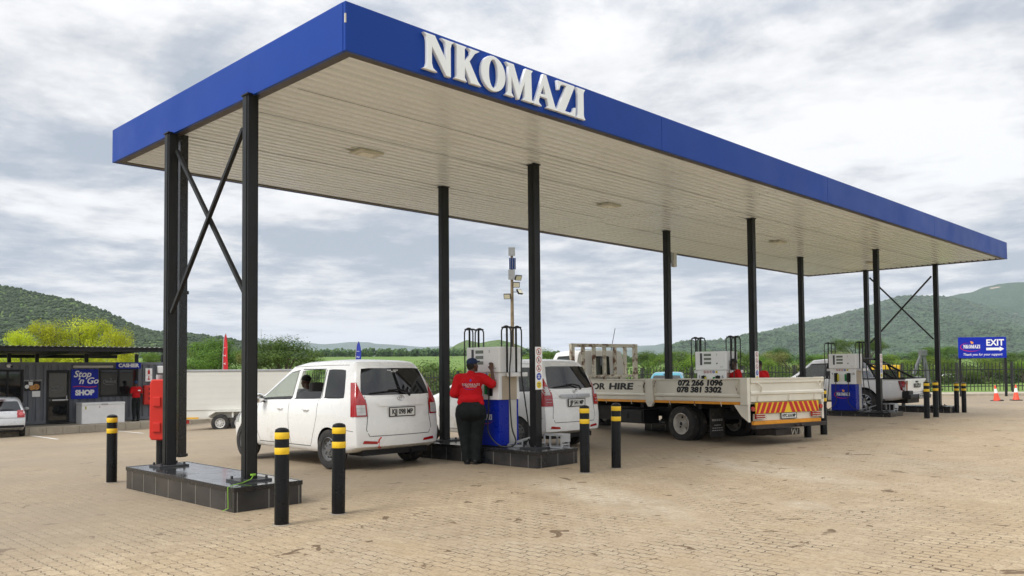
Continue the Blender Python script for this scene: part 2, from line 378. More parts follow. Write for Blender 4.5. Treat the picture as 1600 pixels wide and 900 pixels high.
def grassmat(name,c1,c2,c3,s=1.):
    mt,g,b=newmat(name); P=g('ShaderNodeNewGeometry').outputs['Position']
    a=g.noise(P,.05*s,5,.6); c=g.noise(P,1.1*s,6,.7)
    col=g.ramp(a,[(.35,c1),(.6,c2)]); col=g.mix(g.ramp(c,[(.4,.0),(.7,.75)]),col,c3)
    g.l.new(col,b.inputs['Base Color']); b.inputs['Roughness'].default_value=.9; b.inputs['Specular IOR Level'].default_value=.1
    bn=g('ShaderNodeBump',{'Strength':.6,'Distance':.1,'Height':c}); g.l.new(bn.outputs[0],b.inputs['Normal']); return mt
PAV=paver_mat()
# fence line (site boundary), px -> depth
FL=[(1640,47.5),(1500,48),(1180,50),(1040,51),(850,53),(671,55),(560,57),(470,59)]
FP=[at(px,600,d) for px,d in FL]; FP=[Vector((p.x,p.y,0)) for p in FP]
# paving sheet: fine grid following the fall of the yard, trimmed at the fence line
def side(p):      # signed distance beyond the fence line
    a,b=FP[0],FP[-1]; d=(b-a).normalized(); n=Vector((d.y,-d.x,0)); q=Vector((p[0],p[1],0))-a
    s=q.dot(n); return s if n.dot(CAM-a)<0 else -s
mb=MB(); xs=np.linspace(-30,62,93); ys=np.linspace(-22,46,69)
keep=lambda x,y: side((x,y))<-.6 and y<47
idx={}
for i,x in enumerate(xs):
    for j,y in enumerate(ys):
        mb.v.append((x,y,gz(x,y)))
ny=len(ys)
for i in range(len(xs)-1):
    for j in range(ny-1):
        if side((xs[i]+.5,ys[j]+.5))<-1.2:
            mb.f.append((i*ny+j,(i+1)*ny+j,(i+1)*ny+j+1,i*ny+j+1)); mb.mi.append(0)
o=mb.build('forecourt_paving',PAV,fix=False,smooth=3); tag(o,kind='structure')
# outer land: one sheet to the horizon
FIELD=grassmat('green_field',srgb(92,118,58),srgb(112,134,68),srgb(74,98,46))
def tz(x,y):
    r=math.hypot(x-CAM.x,y-CAM.y); s=side((x,y)); th=math.degrees(math.atan2(x-CAM.x,y-CAM.y))-45.3
    if s<.0: return gz(x,y)-.16
    g0=gz(x,y); 
    t=min(s/18,1); z=g0*(1-t)+(-.75)*t -.1*(1-t)
    rise=max(r-75,0)
    z+= .0275*rise if rise<360 else .0275*360+ (rise-360)*.012
    return z-(.012*rise if th>8 else .012*rise*max(min(th/8,1),0))
mb=MB(); NA=150; rings=[3,10,20,28,34,38,42,46,50,53,56,60,65,72,80,90,105,125,150,190,240,300,370,450,560,800,1300,2200,4000,7000]
for r in rings:
    for k in range(NA):
        a=2*math.pi*k/NA; x=CAM.x+r*math.sin(a); y=CAM.y+r*math.cos(a)
        z=tz(x,y) if r<900 else tz(CAM.x+900*math.sin(a),CAM.y+900*math.cos(a))
        back=abs((math.degrees(a)-45.3+180)%360-180)>75
        if back: z=min(z,.0-.16) if r>20 else z
        mb.v.append((x,y,z))
for i in range(len(rings)-1):
    for k in range(NA): mb.f.append((i*NA+k,i*NA+(k+1)%NA,(i+1)*NA+(k+1)%NA,(i+1)*NA+k)); mb.mi.append(0)
mb.f.append(tuple(range(NA-1,-1,-1))); mb.mi.append(0)
o=mb.build('grass_field',FIELD,fix=False,smooth=3); tag(o,kind='structure')
# ================================================================ hills
def hillmat(name,c1,c2,c3,rock,rs,sc1):
    mt,g,b=newmat(name); P=g('ShaderNodeNewGeometry').outputs['Position']
    f=g.noise(P,sc1,5,.75); a=g.noise(P,sc1*.05,5,.6); v=g('ShaderNodeTexVoronoi',{'Vector':P,'Scale':sc1*.9}).outputs['Distance']
    col=g.ramp(f,[(.36,c1),(.5,c2),(.66,c3)]); col=g.mix(g.ramp(a,[(.35,0.),(.65,.55)]),col,c2)
    rk=g.ramp(g.noise(P,rs,6,.6,.4),[(.67,0.),(.69,1.)]); col=g.mix(rk,col,rock)
    g.l.new(col,b.inputs['Base Color']); b.inputs['Roughness'].default_value=.95; b.inputs['Specular IOR Level'].default_value=.05
    bn=g('ShaderNodeBump',{'Strength':1.,'Distance':1.6/sc1*.25,'Height':v}); g.l.new(bn.outputs[0],b.inputs['Normal']); return mt
def prof(pts,px):
    if px<=pts[0][0]: return pts[0][1]
    for a,b in zip(pts,pts[1:]):
        if px<=b[0]: t=(px-a[0])/(b[0]-a[0]); return a[1]+(b[1]-a[1])*t
    return pts[-1][1]
def hill(name,pts,dist,span,z0,mt,nz,ns,nu=220,nv=46,crest=1.,spur=0):
    x0,x1=pts[0][0],pts[-1][0]; mb=MB(); P=[]
    for i in range(nu+1):
        px=x0+(x1-x0)*i/nu; py=prof(pts,px); top=at(px,py,dist); dr=Vector((top.x-CAM.x,top.y-CAM.y,0)); dr.normalize()
        for j in range(nv+1):
            t=j/nv; tt=t*1.12
            q=Vector((top.x,top.y,0))-dr*span*(1-tt)
            k=tt if tt<=1 else 1
            s=k**1.2*(1-.24*math.sin(math.pi*k))
            z=z0+(top.z-z0)*s
            if tt>1: z-= (tt-1)*span*.35
            n=noise.fractal(Vector((q.x*ns,q.y*ns,3.1)),.9,2.1,6)
            rid=1-abs(noise.fractal(Vector((q.x*ns*.6+9,q.y*ns*.6,7)),1,2,4))
            env=math.sin(math.pi*min(k,1))**.8
            z+=n*nz*(.08+env)+spur*(rid-.7)*env
            mb.v.append((q.x,q.y,z))
    for i in range(nu):
        for j in range(nv):
            a=i*(nv+1)+j; mb.f.append((a,a+nv+1,a+nv+2,a+1)); mb.mi.append(0)
    o=mb.build(name,mt,fix=False,smooth=3); tag(o,kind='structure'); return o,mb
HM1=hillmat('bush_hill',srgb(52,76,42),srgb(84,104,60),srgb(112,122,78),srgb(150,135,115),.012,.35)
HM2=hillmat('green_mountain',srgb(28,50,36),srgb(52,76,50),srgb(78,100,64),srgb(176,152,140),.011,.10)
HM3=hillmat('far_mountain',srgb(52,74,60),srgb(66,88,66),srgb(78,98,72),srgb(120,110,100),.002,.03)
LH=[(-260,400),(-120,425),(0,446),(32,451),(64,460),(106,467),(145,477),(180,493),(210,507),(235,516),(255,518),(290,519),(322,524),(355,528),(377,533),(420,541),(470,547),(540,556)]
ho,hm=hill('bush_covered_hill',LH,640,400,0,HM1,9,.012,spur=8)
KP=[(680,556),(700,545),(715,536),(729,530),(750,535),(765,532),(780,530),(798,534),(810,538),(823,544),(845,552)]
hill('small_hill',KP,800,200,4,HM1,4,.02,60,20)
RM=[(1040,560),(1090,549),(1143,534),(1170,528),(1197,521),(1223,515),(1255,508),(1284,500),(1324,487),(1355,479),(1393,466),(1412,463),(1430,462),(1461,464),(1490,466),(1530,476),(1580,492),(1660,510),(1760,530)]
ho2,hm2=hill('green_mountain',RM,2300,1300,5,HM2,40,.0026,300,70,spur=85)
RB=[(1380,500),(1440,478),(1480,464),(1499,459),(1517,456),(1536,448),(1558,443.5),(1589,441),(1620,440),(1680,446),(1780,440)]
hill('green_mountain_back',RB,3000,1200,40,HM2,70,.0016,200,50,spur=90)
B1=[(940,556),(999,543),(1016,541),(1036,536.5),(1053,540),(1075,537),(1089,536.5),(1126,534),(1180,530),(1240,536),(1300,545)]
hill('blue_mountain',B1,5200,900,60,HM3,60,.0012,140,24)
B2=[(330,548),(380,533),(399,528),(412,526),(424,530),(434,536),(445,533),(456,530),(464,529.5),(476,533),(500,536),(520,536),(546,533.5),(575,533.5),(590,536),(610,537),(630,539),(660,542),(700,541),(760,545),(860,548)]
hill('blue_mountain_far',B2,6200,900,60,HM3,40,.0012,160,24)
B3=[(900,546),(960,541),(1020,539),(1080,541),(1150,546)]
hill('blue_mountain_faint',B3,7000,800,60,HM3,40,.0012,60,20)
# bush cover on the slopes (nobody could count it)
LEAFH=M('hill_bush_leaves',(.045,.075,.026),.9,0,.45,.12,spec=.1)
def leafmat(name,c1,c2,c3=None,sc_=.8,tr=.18):
    mt,g,b=newmat(name); P=g('ShaderNodeNewGeometry').outputs['Position']; oi=g('ShaderNodeObjectInfo').outputs['Random']
    rn=g.noise(P,sc_,4,.6); col=g.ramp(rn,[(.32,c1),(.6,c2),(.75,c3 or c2)])
    hs=g('ShaderNodeHueSaturation',{'Color':col,'Value':g('ShaderNodeMapRange',{0:oi,3:.82,4:1.2}).outputs[0],'Hue':g('ShaderNodeMapRange',{0:oi,3:.488,4:.51}).outputs[0]})
    g.l.new(hs.outputs[0],b.inputs['Base Color']); b.inputs['Roughness'].default_value=.7; b.inputs['Specular IOR Level'].default_value=.2
    o=g.n['Material Output']; t=g('ShaderNodeBsdfTranslucent',{0:hs.outputs[0]}); mx=g('ShaderNodeMixShader',{0:tr,1:b.outputs[0],2:t.outputs[0]}); g.l.new(mx.outputs[0],o.inputs[0]); return mt
BL=leafmat('slope_bushes',(.022,.044,.015),(.042,.078,.026),(.080,.112,.042),.03,.0)
def cover(name,mb0,n,smin,smax,seed,label,cat,nv,tmin=.0,squash=.8):
    r=random.Random(seed); out=MB(); 
    ico=[Vector(v) for v in [(0,0,1),(.89,0,.45),(.28,.85,.45),(-.72,.53,.45),(-.72,-.53,.45),(.28,-.85,.45),(.72,.53,-.3),(-.28,.85,-.3),(-.89,0,-.3),(-.28,-.85,-.3),(.72,-.53,-.3)]]
    fc=[(0,1,2),(0,2,3),(0,3,4),(0,4,5),(0,5,1),(1,6,2),(2,7,3),(3,8,4),(4,9,5),(5,10,1),(2,6,7),(3,7,8),(4,8,9),(5,9,10),(1,10,6)]
    K=len(mb0.f)
    for _ in range(n):
        f=mb0.f[r.randrange(K)]; a=[Vector(mb0.v[i]) for i in f]; u,v=r.random(),r.random()
        p=a[0].lerp(a[1],u).lerp(a[3].lerp(a[2],u),v)
        s=r.uniform(smin,smax)*(1 if r.random()<.85 else 1.5); q=r.random()*6.3; cq,sq=math.cos(q),math.sin(q)
        vs=[(p.x+(e.x*cq-e.y*sq)*s*r.uniform(.8,1.2),p.y+(e.x*sq+e.y*cq)*s*r.uniform(.8,1.2),p.z+(e.z+.25)*s*squash*r.uniform(.8,1.25)) for e in ico]
        out.add(vs,fc)
    o=out.build(name,BL,fix=False); tag(o,label,cat,kind='stuff'); return o
cover('hillside_bushes',hm,30000,.55,1.45,3,'dense green bushes covering the slope of the left hill','bushes',46)
cover('mountain_bushes',hm2,52000,1.8,4.6,4,'dark green bush cover on the big mountain at right','bushes',70)
# ================================================================ trees
def leafcloud(nl,blobs,size,seed,flat=1.):
    r=random.Random(seed); mb=MB(); 
    tot=sum(b[3]**2 for b in blobs)
    for (x,y,z,rad) in blobs:
        for _ in range(int(nl*rad*rad/tot)):
            d=Vector((r.gauss(0,1),r.gauss(0,1),r.gauss(0,1))).normalized()
            k=rad*(r.random()**.33)*r.uniform(.75,1.12)
            p=Vector((x,y,z))+Vector((d.x*k,d.y*k,d.z*k*flat))
            nrm=(d+Vector((r.uniform(-.7,.7),r.uniform(-.7,.7),r.uniform(-.2,.9)))).normalized(); a=nrm.orthogonal().normalized(); a=(Matrix.Rotation(r.random()*6.3,3,nrm)@a); c=nrm.cross(a)
            s=size*r.uniform(.6,1.3); t=size*r.uniform(.4,.8)
            mb.v+= [tuple(p-a*s),tuple(p-c*t*.9+nrm*s*.15),tuple(p+a*s),tuple(p+c*t)]; o=len(mb.v)-4
            mb.f.append((o,o+1,o+2,o+3)); mb.mi.append(0)
    return mb
BARK=M('grey_bark',(.10,.075,.055),.9,0,.3,4,.5,20)
def mktree(name,seed,H,Wd,kind,mt,nl,leaf):
    r=random.Random(seed); root=empty(name); tr=MB(); blobs=[]
    base=H*(.16 if kind!='bush' else .05)
    tips=[]
    nb=9 if kind!='bush' else 7
    th=H*.032
    tr.tube([(0,0,-.3),(H*.01,0,base*.6),(0,H*.01,base)],[th*1.5,th,th*.9],8)
    for k in range(nb):
        a=k*2.4+r.uniform(-.3,.3); 
        if kind=='acacia': R=Wd/2*r.uniform(.45,.85); zt=H*r.uniform(.74,.88)
        elif kind=='bush': R=Wd/2*r.uniform(.2,.75); zt=H*r.uniform(.16,.8)
        else: R=Wd/2*r.uniform(.15,.72); zt=H*(.93-.62*(R/(Wd/2)))*r.uniform(.7,1.05)
        e=Vector((R*math.cos(a),R*math.sin(a),zt)); mid=Vector((e.x*.4,e.y*.4,base+(zt-base)*.55))
        tr.tube([(0,0,base*.9),mid,e],[th*.6,th*.38,th*.12],6)
        rad=Wd*r.uniform(.13,.22); blobs.append((e.x,e.y,e.z,rad))
        for q in range(4):
            b=r.random()*6.3; rr=rad*r.uniform(.6,1.15); e2=e+Vector((rr*math.cos(b),rr*math.sin(b),rr*r.uniform(-.5,.55)))
            tr.tube([e*.8+mid*.2,e2],[th*.14,th*.05],4)
            blobs.append((e2.x,e2.y,e2.z,rad*r.uniform(.4,.72)))
    if kind=='round': blobs.append((0,0,H*.72,Wd*.2))
    fl=.42 if kind=='acacia' else .8
    tr.build('trunk',BARK,root,smooth=.8)
    leafcloud(nl,blobs,leaf,seed+1,fl).build('crown',mt,root,fix=False)
    return root
LG1=leafmat('leaves_bright_yellow_green',srgb(150,160,28),srgb(186,196,42),srgb(206,214,70),.5,.3)
LG2=leafmat('leaves_mid_green',srgb(66,92,32),srgb(100,128,46),srgb(130,152,66),.5,.2)
LG3=leafmat('leaves_dark_green',srgb(56,82,32),srgb(86,114,44),srgb(112,138,60),.5,.15)
LG4=leafmat('leaves_olive',srgb(98,104,52),srgb(134,136,76),srgb(152,146,92),.5,.2)
protos={}
def proto(k):
    if k in protos: return protos[k]
    spec={'y':('round',10,9,LG1,15000,.085),'m':('round',10,9,LG2,12500,.095),'m2':('round',10,10,LG2,11500,.10),'d':('round',10,9,LG3,12500,.095),'a':('acacia',10,13,LG3,12500,.095),'o':('bush',10,11,LG4,10000,.11),'b':('bush',10,12,LG2,11000,.105),'bb':('bush',10,12,leafmat('leaves_fresh_green',srgb(80,108,30),srgb(112,138,44),srgb(136,158,60),.5,.25),11000,.105)}[k]
    t=mktree('broadleaf_tree' if spec[0]!='bush' else 'leafy_bush',hash(k)%97 if 0 else sum(map(ord,k))*7,spec[1],spec[2],spec[0],spec[3],spec[4],spec[5])
    cz=[v.co for c in kids(t) if c.name.startswith('crown') for v in c.data.vertices]; zs=sorted(v.z for v in cz); xs_=sorted(v.x for v in cz)
    protos[k]=[t,False,spec,zs[int(len(zs)*.995)],xs_[int(len(xs_)*.985)]-xs_[int(len(xs_)*.015)]]; return protos[k]
TREES=[]
def tree(px,pytop,pw,depth,k,label,group,cat='tree',pyb=None,rz=None):
    pr=proto(k); t,used,spec,th_,tw_=pr
    p=at(px,580,depth); gx=tz(p.x,p.y) if side((p.x,p.y))>0 else gz(p.x,p.y)
    top=at(px,pytop,depth).z; H=max(top-gx,1.); Wm=pw*depth/FPX
    loc=(p.x,p.y,gx-.05)
    if not used: o=t; pr[1]=True
    else: o=dup(t)
    o.location=loc; o.rotation_euler=(0,0,rnd.random()*6.3 if rz is None else rz); o.scale=(Wm/tw_,Wm/tw_,H/th_)
    tag(o,label,cat,group); TREES.append(o); return o
G='trees and bushes beyond the yard'
# bright trees behind the shop
tree(34,516,74,52,'y','yellow green tree behind the left end of the shop roof',G)
tree(78,501,80,55,'y','tall yellow green tree above the shop door',G)
tree(132,498,104,56,'y','widest yellow green tree crown rising over the shop roof',G)
tree(186,513,64,53,'y','small yellow green tree above the cashier sign',G)
tree(238,548,60,60,'m','dark tree behind the right end of the shop roof',G)
tree(300,536,74,70,'b','green bush under the hill behind the trailer rear',G,'bush')
tree(334,528,96,62,'m','broad olive green tree behind the red feather flag',G)
tree(374,541,60,66,'b','rounded bush between the flag and the front steel column',G,'bush')
tree(402,545,48,58,'o','yellowish shrub left of the big dark tree',G,'bush')
tree(443,526,104,60,'d','big dark green tree with black limbs above the front minibus bonnet',G)
tree(482,560,50,75,'b','low bush at the field edge beside the big dark tree',G,'bush')
# boundary bushes seen between the columns
for i,(px,py,w_,d,k,lb) in enumerate([
 (648,575,44,66,'bb','fresh green bush at the field edge left of the second row of columns'),
 (676,566,36,70,'d','dark bush at the field edge against the far second row column'),
 (712,574,40,68,'bb','fresh green bush seen left of the attendant'),
 (742,572,44,72,'m','green bush hidden behind the first fuel pump'),
 (795,562,50,90,'m2','green tree behind the hoses of the first fuel pump'),
 (850,545,64,85,'m','tall green tree between the sticker column and the truck cab'),
 (820,552,50,95,'bb','light green tree just right of the first pump hoses'),
 (1012,548,52,120,'d','dark tree right of the truck headboard'),
 (1034,552,44,100,'b','round bush right of the truck headboard'),
 (1056,548,60,130,'m2','wide green tree behind the third row far column'),
 (1078,555,50,90,'bb','bright green bush left of the second fuel pump'),
 (1102,547,54,125,'m','green tree above the second fuel pump'),
 (1150,547,50,110,'m','green tree right of the second fuel pump hoses'),
 (1132,556,40,95,'bb','bright bush behind the hoses of the second fuel pump'),
 (1176,550,52,100,'d','dark tree behind the third row sticker column'),
 (1198,556,46,88,'bb','light bush right of the third row sticker column'),
 (1215,542,40,120,'d','dark pointed tree standing above its neighbours'),
 (1240,549,62,105,'o','olive brown thicket above the pickup windscreen'),
 (1222,562,60,84,'b','green bush over the pickup bonnet'),
 (1275,554,60,110,'m','green tree behind the fourth row far column'),
 (1300,548,50,130,'o','olive bush above the pickup cab'),
 (1348,529,76,95,'a','flat topped dark acacia above the third fuel pump'),
 (1318,552,40,90,'m','small green tree left of the acacia'),
 (1392,553,50,100,'m2','green tree right of the acacia'),
 (1420,560,50,90,'bb','fresh bush left of the digger arm'),
 (1448,543,58,110,'d','dark tree behind the digger arm'),
 (1488,541,60,125,'a','dark spreading tree left of the exit sign'),
 (1468,556,50,92,'bb','bright green bush behind the last canopy column'),
 (1505,560,56,90,'b','green bush behind the left post of the exit sign'),
 (1545,558,60,95,'bb','bright green bush below the exit sign'),
 (1583,550,62,120,'d','dark tree right of the exit sign'),
 (1600,560,70,92,'bb','bright green bush at the right edge behind the fence'),
 (1640,556,90,95,'m','green tree just past the right edge of the fence')]):
    tree(px,py,w_,d,k,lb,G,'bush' if 'bush' in lb or 'thicket' in lb else 'tree')
for pr in protos.values():
    if not pr[1]:
        for c in kids(pr[0]): drop(c)
        bpy.data.objects.remove(pr[0])
# scrub along the outside of the fence (nobody could count it)
mb=MB(); r=random.Random(21)
for k in range(760):
    px=r.uniform(985,1760) if k%6 else r.uniform(600,700); d=r.uniform(60,115) if px>1000 else r.uniform(62,70)
    if 1450<px: d=r.uniform(88,118)
    p=at(px,560,d); zb=tz(p.x,p.y); s=r.uniform(.5,2.1)*(1 if noise.noise(Vector((p.x*.13,p.y*.13,5)))>-.12 else .45)
    for a in range(190):
        dd=Vector((r.gauss(0,1),r.gauss(0,1),abs(r.gauss(0,1)))).normalized(); pp=Vector((p.x,p.y,zb-.1))+Vector((dd.x*1.3,dd.y*1.3,dd.z*1.5))*s*r.uniform(.5,1.1); u=dd.orthogonal().normalized(); u=Matrix.Rotation(r.random()*6.3,3,dd)@u*.095; v=dd.cross(u)*.8
        mb.v+= [tuple(pp-u),tuple(pp-v+dd*.05),tuple(pp+u),tuple(pp+v)]; o_=len(mb.v)-4; mb.f.append((o_,o_+1,o_+2,o_+3)); mb.mi.append(0)
o=mb.build('scrub_undergrowth',leafmat('scrub_leaves',srgb(40,56,26),srgb(78,94,42),srgb(132,136,76),.16,.2),fix=False); tag(o,'low green scrub growing just beyond the palisade fence','scrub',kind='stuff')
# far wood line
WD=leafmat('far_wood_leaves',srgb(50,76,40),srgb(76,102,52),srgb(98,122,66),.05,.1)
mb=MB(); r=random.Random(12)
for k in range(1100):
    px=r.uniform(400,1700); d=r.uniform(420,520); p=at(px,560,d); zb=tz(p.x,p.y); s=r.uniform(1.2,3.0); 
    for q in range(3):
        c=Vector((p.x+r.uniform(-s,s)*.6,p.y+r.uniform(-s,s)*.6,zb+s*r.uniform(.3,1.)))
        n=len(mb.v)
        for a in range(26):
            dd=Vector((r.gauss(0,1),r.gauss(0,1),r.gauss(0,1))).normalized(); pp=c+dd*s*.62*r.uniform(.8,1.1); u=dd.orthogonal().normalized()*s*.24; v=dd.cross(u)
            u=u+dd*s*.08
            mb.v+= [tuple(pp-u),tuple(pp-v),tuple(pp+u),tuple(pp+v)]; o_=len(mb.v)-4; mb.f.append((o_,o_+1,o_+2,o_+3)); mb.mi.append(0)
o=mb.build('far_woodland',WD,fix=False); tag(o,'line of far trees along the back of the green field','woodland',kind='stuff')
# haze
hz=MB().b2((-9500,-9500,-60),(9500,9500,430)); HZ=bpy.data.materials.new('haze_air'); HZ.use_nodes=True; g=NG(HZ); g.n.remove(g.n['Principled BSDF'])
pv=g('ShaderNodeVolumePrincipled',{'Color':(.80,.88,1,1),'Density':.00012,'Anisotropy':.1}); g.l.new(pv.outputs[0],g.n['Material Output'].inputs['Volume'])
HAZE=hz.build('haze',HZ); tag(HAZE,kind='stuff')
HAZE.display_type='WIRE'
# ================================================================ kerbs, fence, exit sign
CONC=M('concrete_kerb',srgb(168,158,140),.85,0,.15,2.5,.3,25,dirt=(srgb(120,106,86),3,.6))
mb=MB()
nrm=(FP[-1]-FP[0]).normalized(); perp=Vector((nrm.y,-nrm.x,0)); perp=perp if perp.dot(CAM-FP[0])>0 else -perp
def strip(pts,w0,w1,zt,zb):
    for a,b in zip(pts,pts[1:]):
        for k in (0,1):
            pass
        n=12
        for i in range(n):
            p=a.lerp(b,i/n); q=a.lerp(b,(i+1)/n)
            vs=[]
            for (s_,z_) in ((p,0),(q,0)):
                g0=gz((s_+perp*1).x,(s_+perp*1).y)
                vs+=[(*(s_+perp*w0).xy,g0+zb),(*(s_+perp*w1).xy,g0+zb),(*(s_+perp*w1).xy,g0+zt),(*(s_+perp*w0).xy,g0+zt)]
            mb.add(vs,[(0,1,2,3),(4,7,6,5),(1,5,6,2),(3,2,6,7),(0,3,7,4),(0,4,5,1)])
ext=FP[0]-nrm*22
strip([ext]+FP,-.6,2.6,.13,-.3)
tag(mb.build('boundary_kerb',CONC),kind='structure')
FENM=M('fence_black',(.012,.013,.014),.5,0,.1)
fence=empty('palisade_fence',FP[0],0,'black steel palisade fence along the back of the yard','fence')
allp=[ext]+FP; tot=[0]
for a,b in zip(allp,allp[1:]): tot.append(tot[-1]+(b-a).length)
def fpt(s):
    for i in range(len(allp)-1):
        if s<=tot[i+1] or i==len(allp)-2: return allp[i].lerp(allp[i+1],(s-tot[i])/(tot[i+1]-tot[i]))
npan=int(tot[-1]/3.0)
for k in range(npan):
    s0,s1=k*3.0,(k+1)*3.0; a,b=fpt(s0),fpt(s1); za=gz(*(a+perp).xy)+.13; zb=gz(*(b+perp).xy)+.13
    A=Vector((a.x,a.y,za))-fence.location; B=Vector((b.x,b.y,zb))-fence.location
    mb=MB()
    for h in (.35,1.3): mb.bar(A+Vector((0,0,h)),B+Vector((0,0,h)),.05,.05)
    for i in range(15):
        q=A.lerp(B,(i+.5)/15); mb.box(q+Vector((0,0,.86))+perp*.04,(.042,.012,1.56),math.atan2(nrm.y,nrm.x)); 
        mb.box(q+Vector((0,0,1.68))+perp*.04,(.03,.012,.1),math.atan2(nrm.y,nrm.x))
    mb.build('fence_panel',FENM,fence)
    p=MB(); p.box(A+Vector((0,0,.85)),(.09,.09,1.75)); p.build('fence_post',FENM,fence)
def frame_of(a,b):  # local frame facing the camera
    ex=(b-a); ex.z=0; ex.normalize(); return ex
PX,PY=at(1497,570,45.),at(1572,570,44.6)
es=frame_of(PX,PY); sg=empty('exit_sign',Vector((PX.x,PX.y,gz(PX.x,PX.y))),math.atan2(es.y,es.x),'blue board on two black posts with EXIT, a white arrow and a thank you line','sign')
wS=(PY-PX).xy.length; z1=at(1534,527,45).z-sg.location.z; z0=at(1534,559.5,45).z-sg.location.z
POSTM=BLACKM
for x in (.10,wS-.04): MB().b2((x-.05,-.06,0),(x+.05,.04,z1-.05)).build('post',POSTM,sg)
MB().b2((0,-.11,z0),(wS,-.065,z1),).build('sign_board',BLUES,sg,bev=.01)
WLET=M('white_lettering',(.82,.82,.82),.4,0,.02); REDLT=M('red_mark',(.60,.01,.03),.4,0,.03); ORLT=M('orange_flame',(.85,.33,.02),.4,0,.1)
hS=z1-z0
mb=MB(); put(mb,textmb('EXIT',hS*.42,.004,off=.012),(wS*.765,-.113,z0+hS*.72),(1,0,0),(0,0,1),sx=.92)
put(mb,textmb('Thank you for your support',hS*.165,.004,shear=.25),(wS*.5,-.113,z0+hS*.17),(1,0,0),(0,0,1),sx=.93)
ax,az=wS*.58,z0+hS*.43; mb.prism([(ax,az-.07),(ax+wS*.28,az-.07),(ax+wS*.28,az-.13),(ax+wS*.37,az),(ax+wS*.28,az+.13),(ax+wS*.28,az+.07),(ax,az+.07)],-.118,-.112,'Y')
def logo(mb,c,ex,ey,wd,mw=0,mr=1,mo=2,flame=True,sw=True):
    ex,ey=Vector(ex),Vector(ey); ez=ex.cross(ey)
    v,f,tw=serif('NKOMAZI',wd*.185,1.0,.002); k=wd*.80/tw
    put(mb,([(a[0]-tw/2,a[1]-wd*.09,a[2]+.004) for a in v],f),c,ex,ey,mw,sx=k)
    if sw: swoosh(mb,Vector(c)-ex*wd*.03-ey*wd*.02,ex,ey,wd*1.04,wd*.46,mr,.52,1.86,.001,.07,.003)
    if flame: 
        o=Vector(c)+ey*wd*.2+ex*wd*.02+ez*.004; mb.add([o+ex*(wd*.07*math.cos(t))+ey*(wd*.06*math.sin(t)) for t in (3.6,4.3,5.2,6.0,.6,1.5)]+[o+ex*-.08*wd+ey*wd*.09],[(0,1,2,3,4,5,6)],mo)
logo(mb,(wS*.28,-.113,z0+hS*.55),(1,0,0),(0,0,1),wS*.44)
mb.build('lettering',[WLET,REDLT,ORLT],sg,fix=False)
# traffic cones
CONEM=M('orange_cone',(.80,.09,.045),.5,0,.08); CONEW=M('white_reflective_band',(.85,.85,.85),.4,0,.03)
def cone():
    o=empty('traffic_cone'); MB().box((0,0,.02),(.42,.42,.04)).build('base',BLACKM,o,bev=.015)
    MB().lathe([(.15,.04),(.125,.12),(.078,.38)],n=20).build('cone_body',CONEM,o,smooth=.6)
    MB().lathe([(.08,.38),(.048,.58)],n=20).build('reflective_band',CONEW,o,smooth=.6)
    MB().lathe([(.048,.58),(.028,.72),(.02,.735),(0,.735)],n=20).build('cone_tip',CONEM,o,smooth=.6); return o
c1=cone(); p=at(1557,600,38.5); c1.location=(p.x,p.y,gz(p.x,p.y)); c1.rotation_euler=(R_(4),R_(-9),R_(-40)); tag(c1,'red and white traffic cone leaning to the left near the kerb','traffic cone','traffic cones by the exit')
p=at(1587,600,38.8); c2=dup(c1,(p.x,p.y,gz(p.x,p.y))); c2.rotation_euler=(0,0,.6); tag(c2,'upright red and white traffic cone at the far right by the kerb','traffic cone')
# ================================================================ canopy
CL,CD,CH,CF=25.25,6.69,5.035,.537
UR=[.0157,5.166,12.517,19.863,24.976]; VA,VB=2.094,4.42
can=empty('forecourt_canopy',(0,0,CH),0,'long flat canopy with blue fascia and ribbed cream ceiling over the pumps','canopy')
T=.045
def fas(a,b):
    return MB().b2(a,b).build('fascia',BLUEF,can,bev=.004)
# fascia sheets, jointed every few metres
xsn=[0,5.89,11.9,18.4,CL]
for a,b in zip(xsn,xsn[1:]): fas((a+.004,0,0),(b-.004,T,CF))
fas((0,T+.003,0),(T,CD-T-.003,CF)); fas((CL-T,T+.003,0),(CL,CD-T-.003,CF))
for a,b in zip(xsn,xsn[1:]): fas((a+.004,CD-T,0),(b-.004,CD,CF))
TRIM=M('dark_brown_trim',(.055,.042,.033),.5,0,.1)
mb=MB(); mb.b2((T,.05,.004),(CL-T,.15,.05)); mb.b2((T,CD-.15,.004),(CL-T,CD-.05,.05)); mb.b2((T+.004,.153,.006),(.16,CD-.153,.05)); mb.b2((CL-.16,.153,.006),(CL-T-.004,CD-.153,.05))
mb.build('edge_trim',TRIM,can)
# ribbed ceiling sheet
mt,g,b=newmat('ceiling_sheet'); tcn=g('ShaderNodeTexCoord').outputs['Object']
n=g.noise(tcn,.7,4); mp_=g('ShaderNodeMapping',{0:tcn}); mp_.inputs['Scale'].default_value=(.25,9,1)
c=g.ramp(g.noise(mp_.outputs[0],1.,4),[(.3,(.75,.80,.88)),(.7,(.82,.87,.94))]); c=g.mix(g.ramp(n,[(.55,0.),(.8,.35)]),c,(.64,.65,.66))
g.l.new(c,b.inputs['Base Color']); b.inputs['Roughness'].default_value=.22; b.inputs['Specular IOR Level'].default_value=.6
CEIL=mt
ribs=37; y0,y1=.15,CD-.15; pit=(y1-y0)/ribs; prof_=[]
for i in range(ribs):
    y=y0+i*pit; prof_+=[(y,.020),(y+pit*.50,.020),(y+pit*.545,.060),(y+pit*.70,.064),(y+pit*.72,.058),(y+pit*.80,.058),(y+pit*.82,.064),(y+pit*.92,.060)]
prof_.append((y1,.020)); joint=10.25
r=random.Random(5)
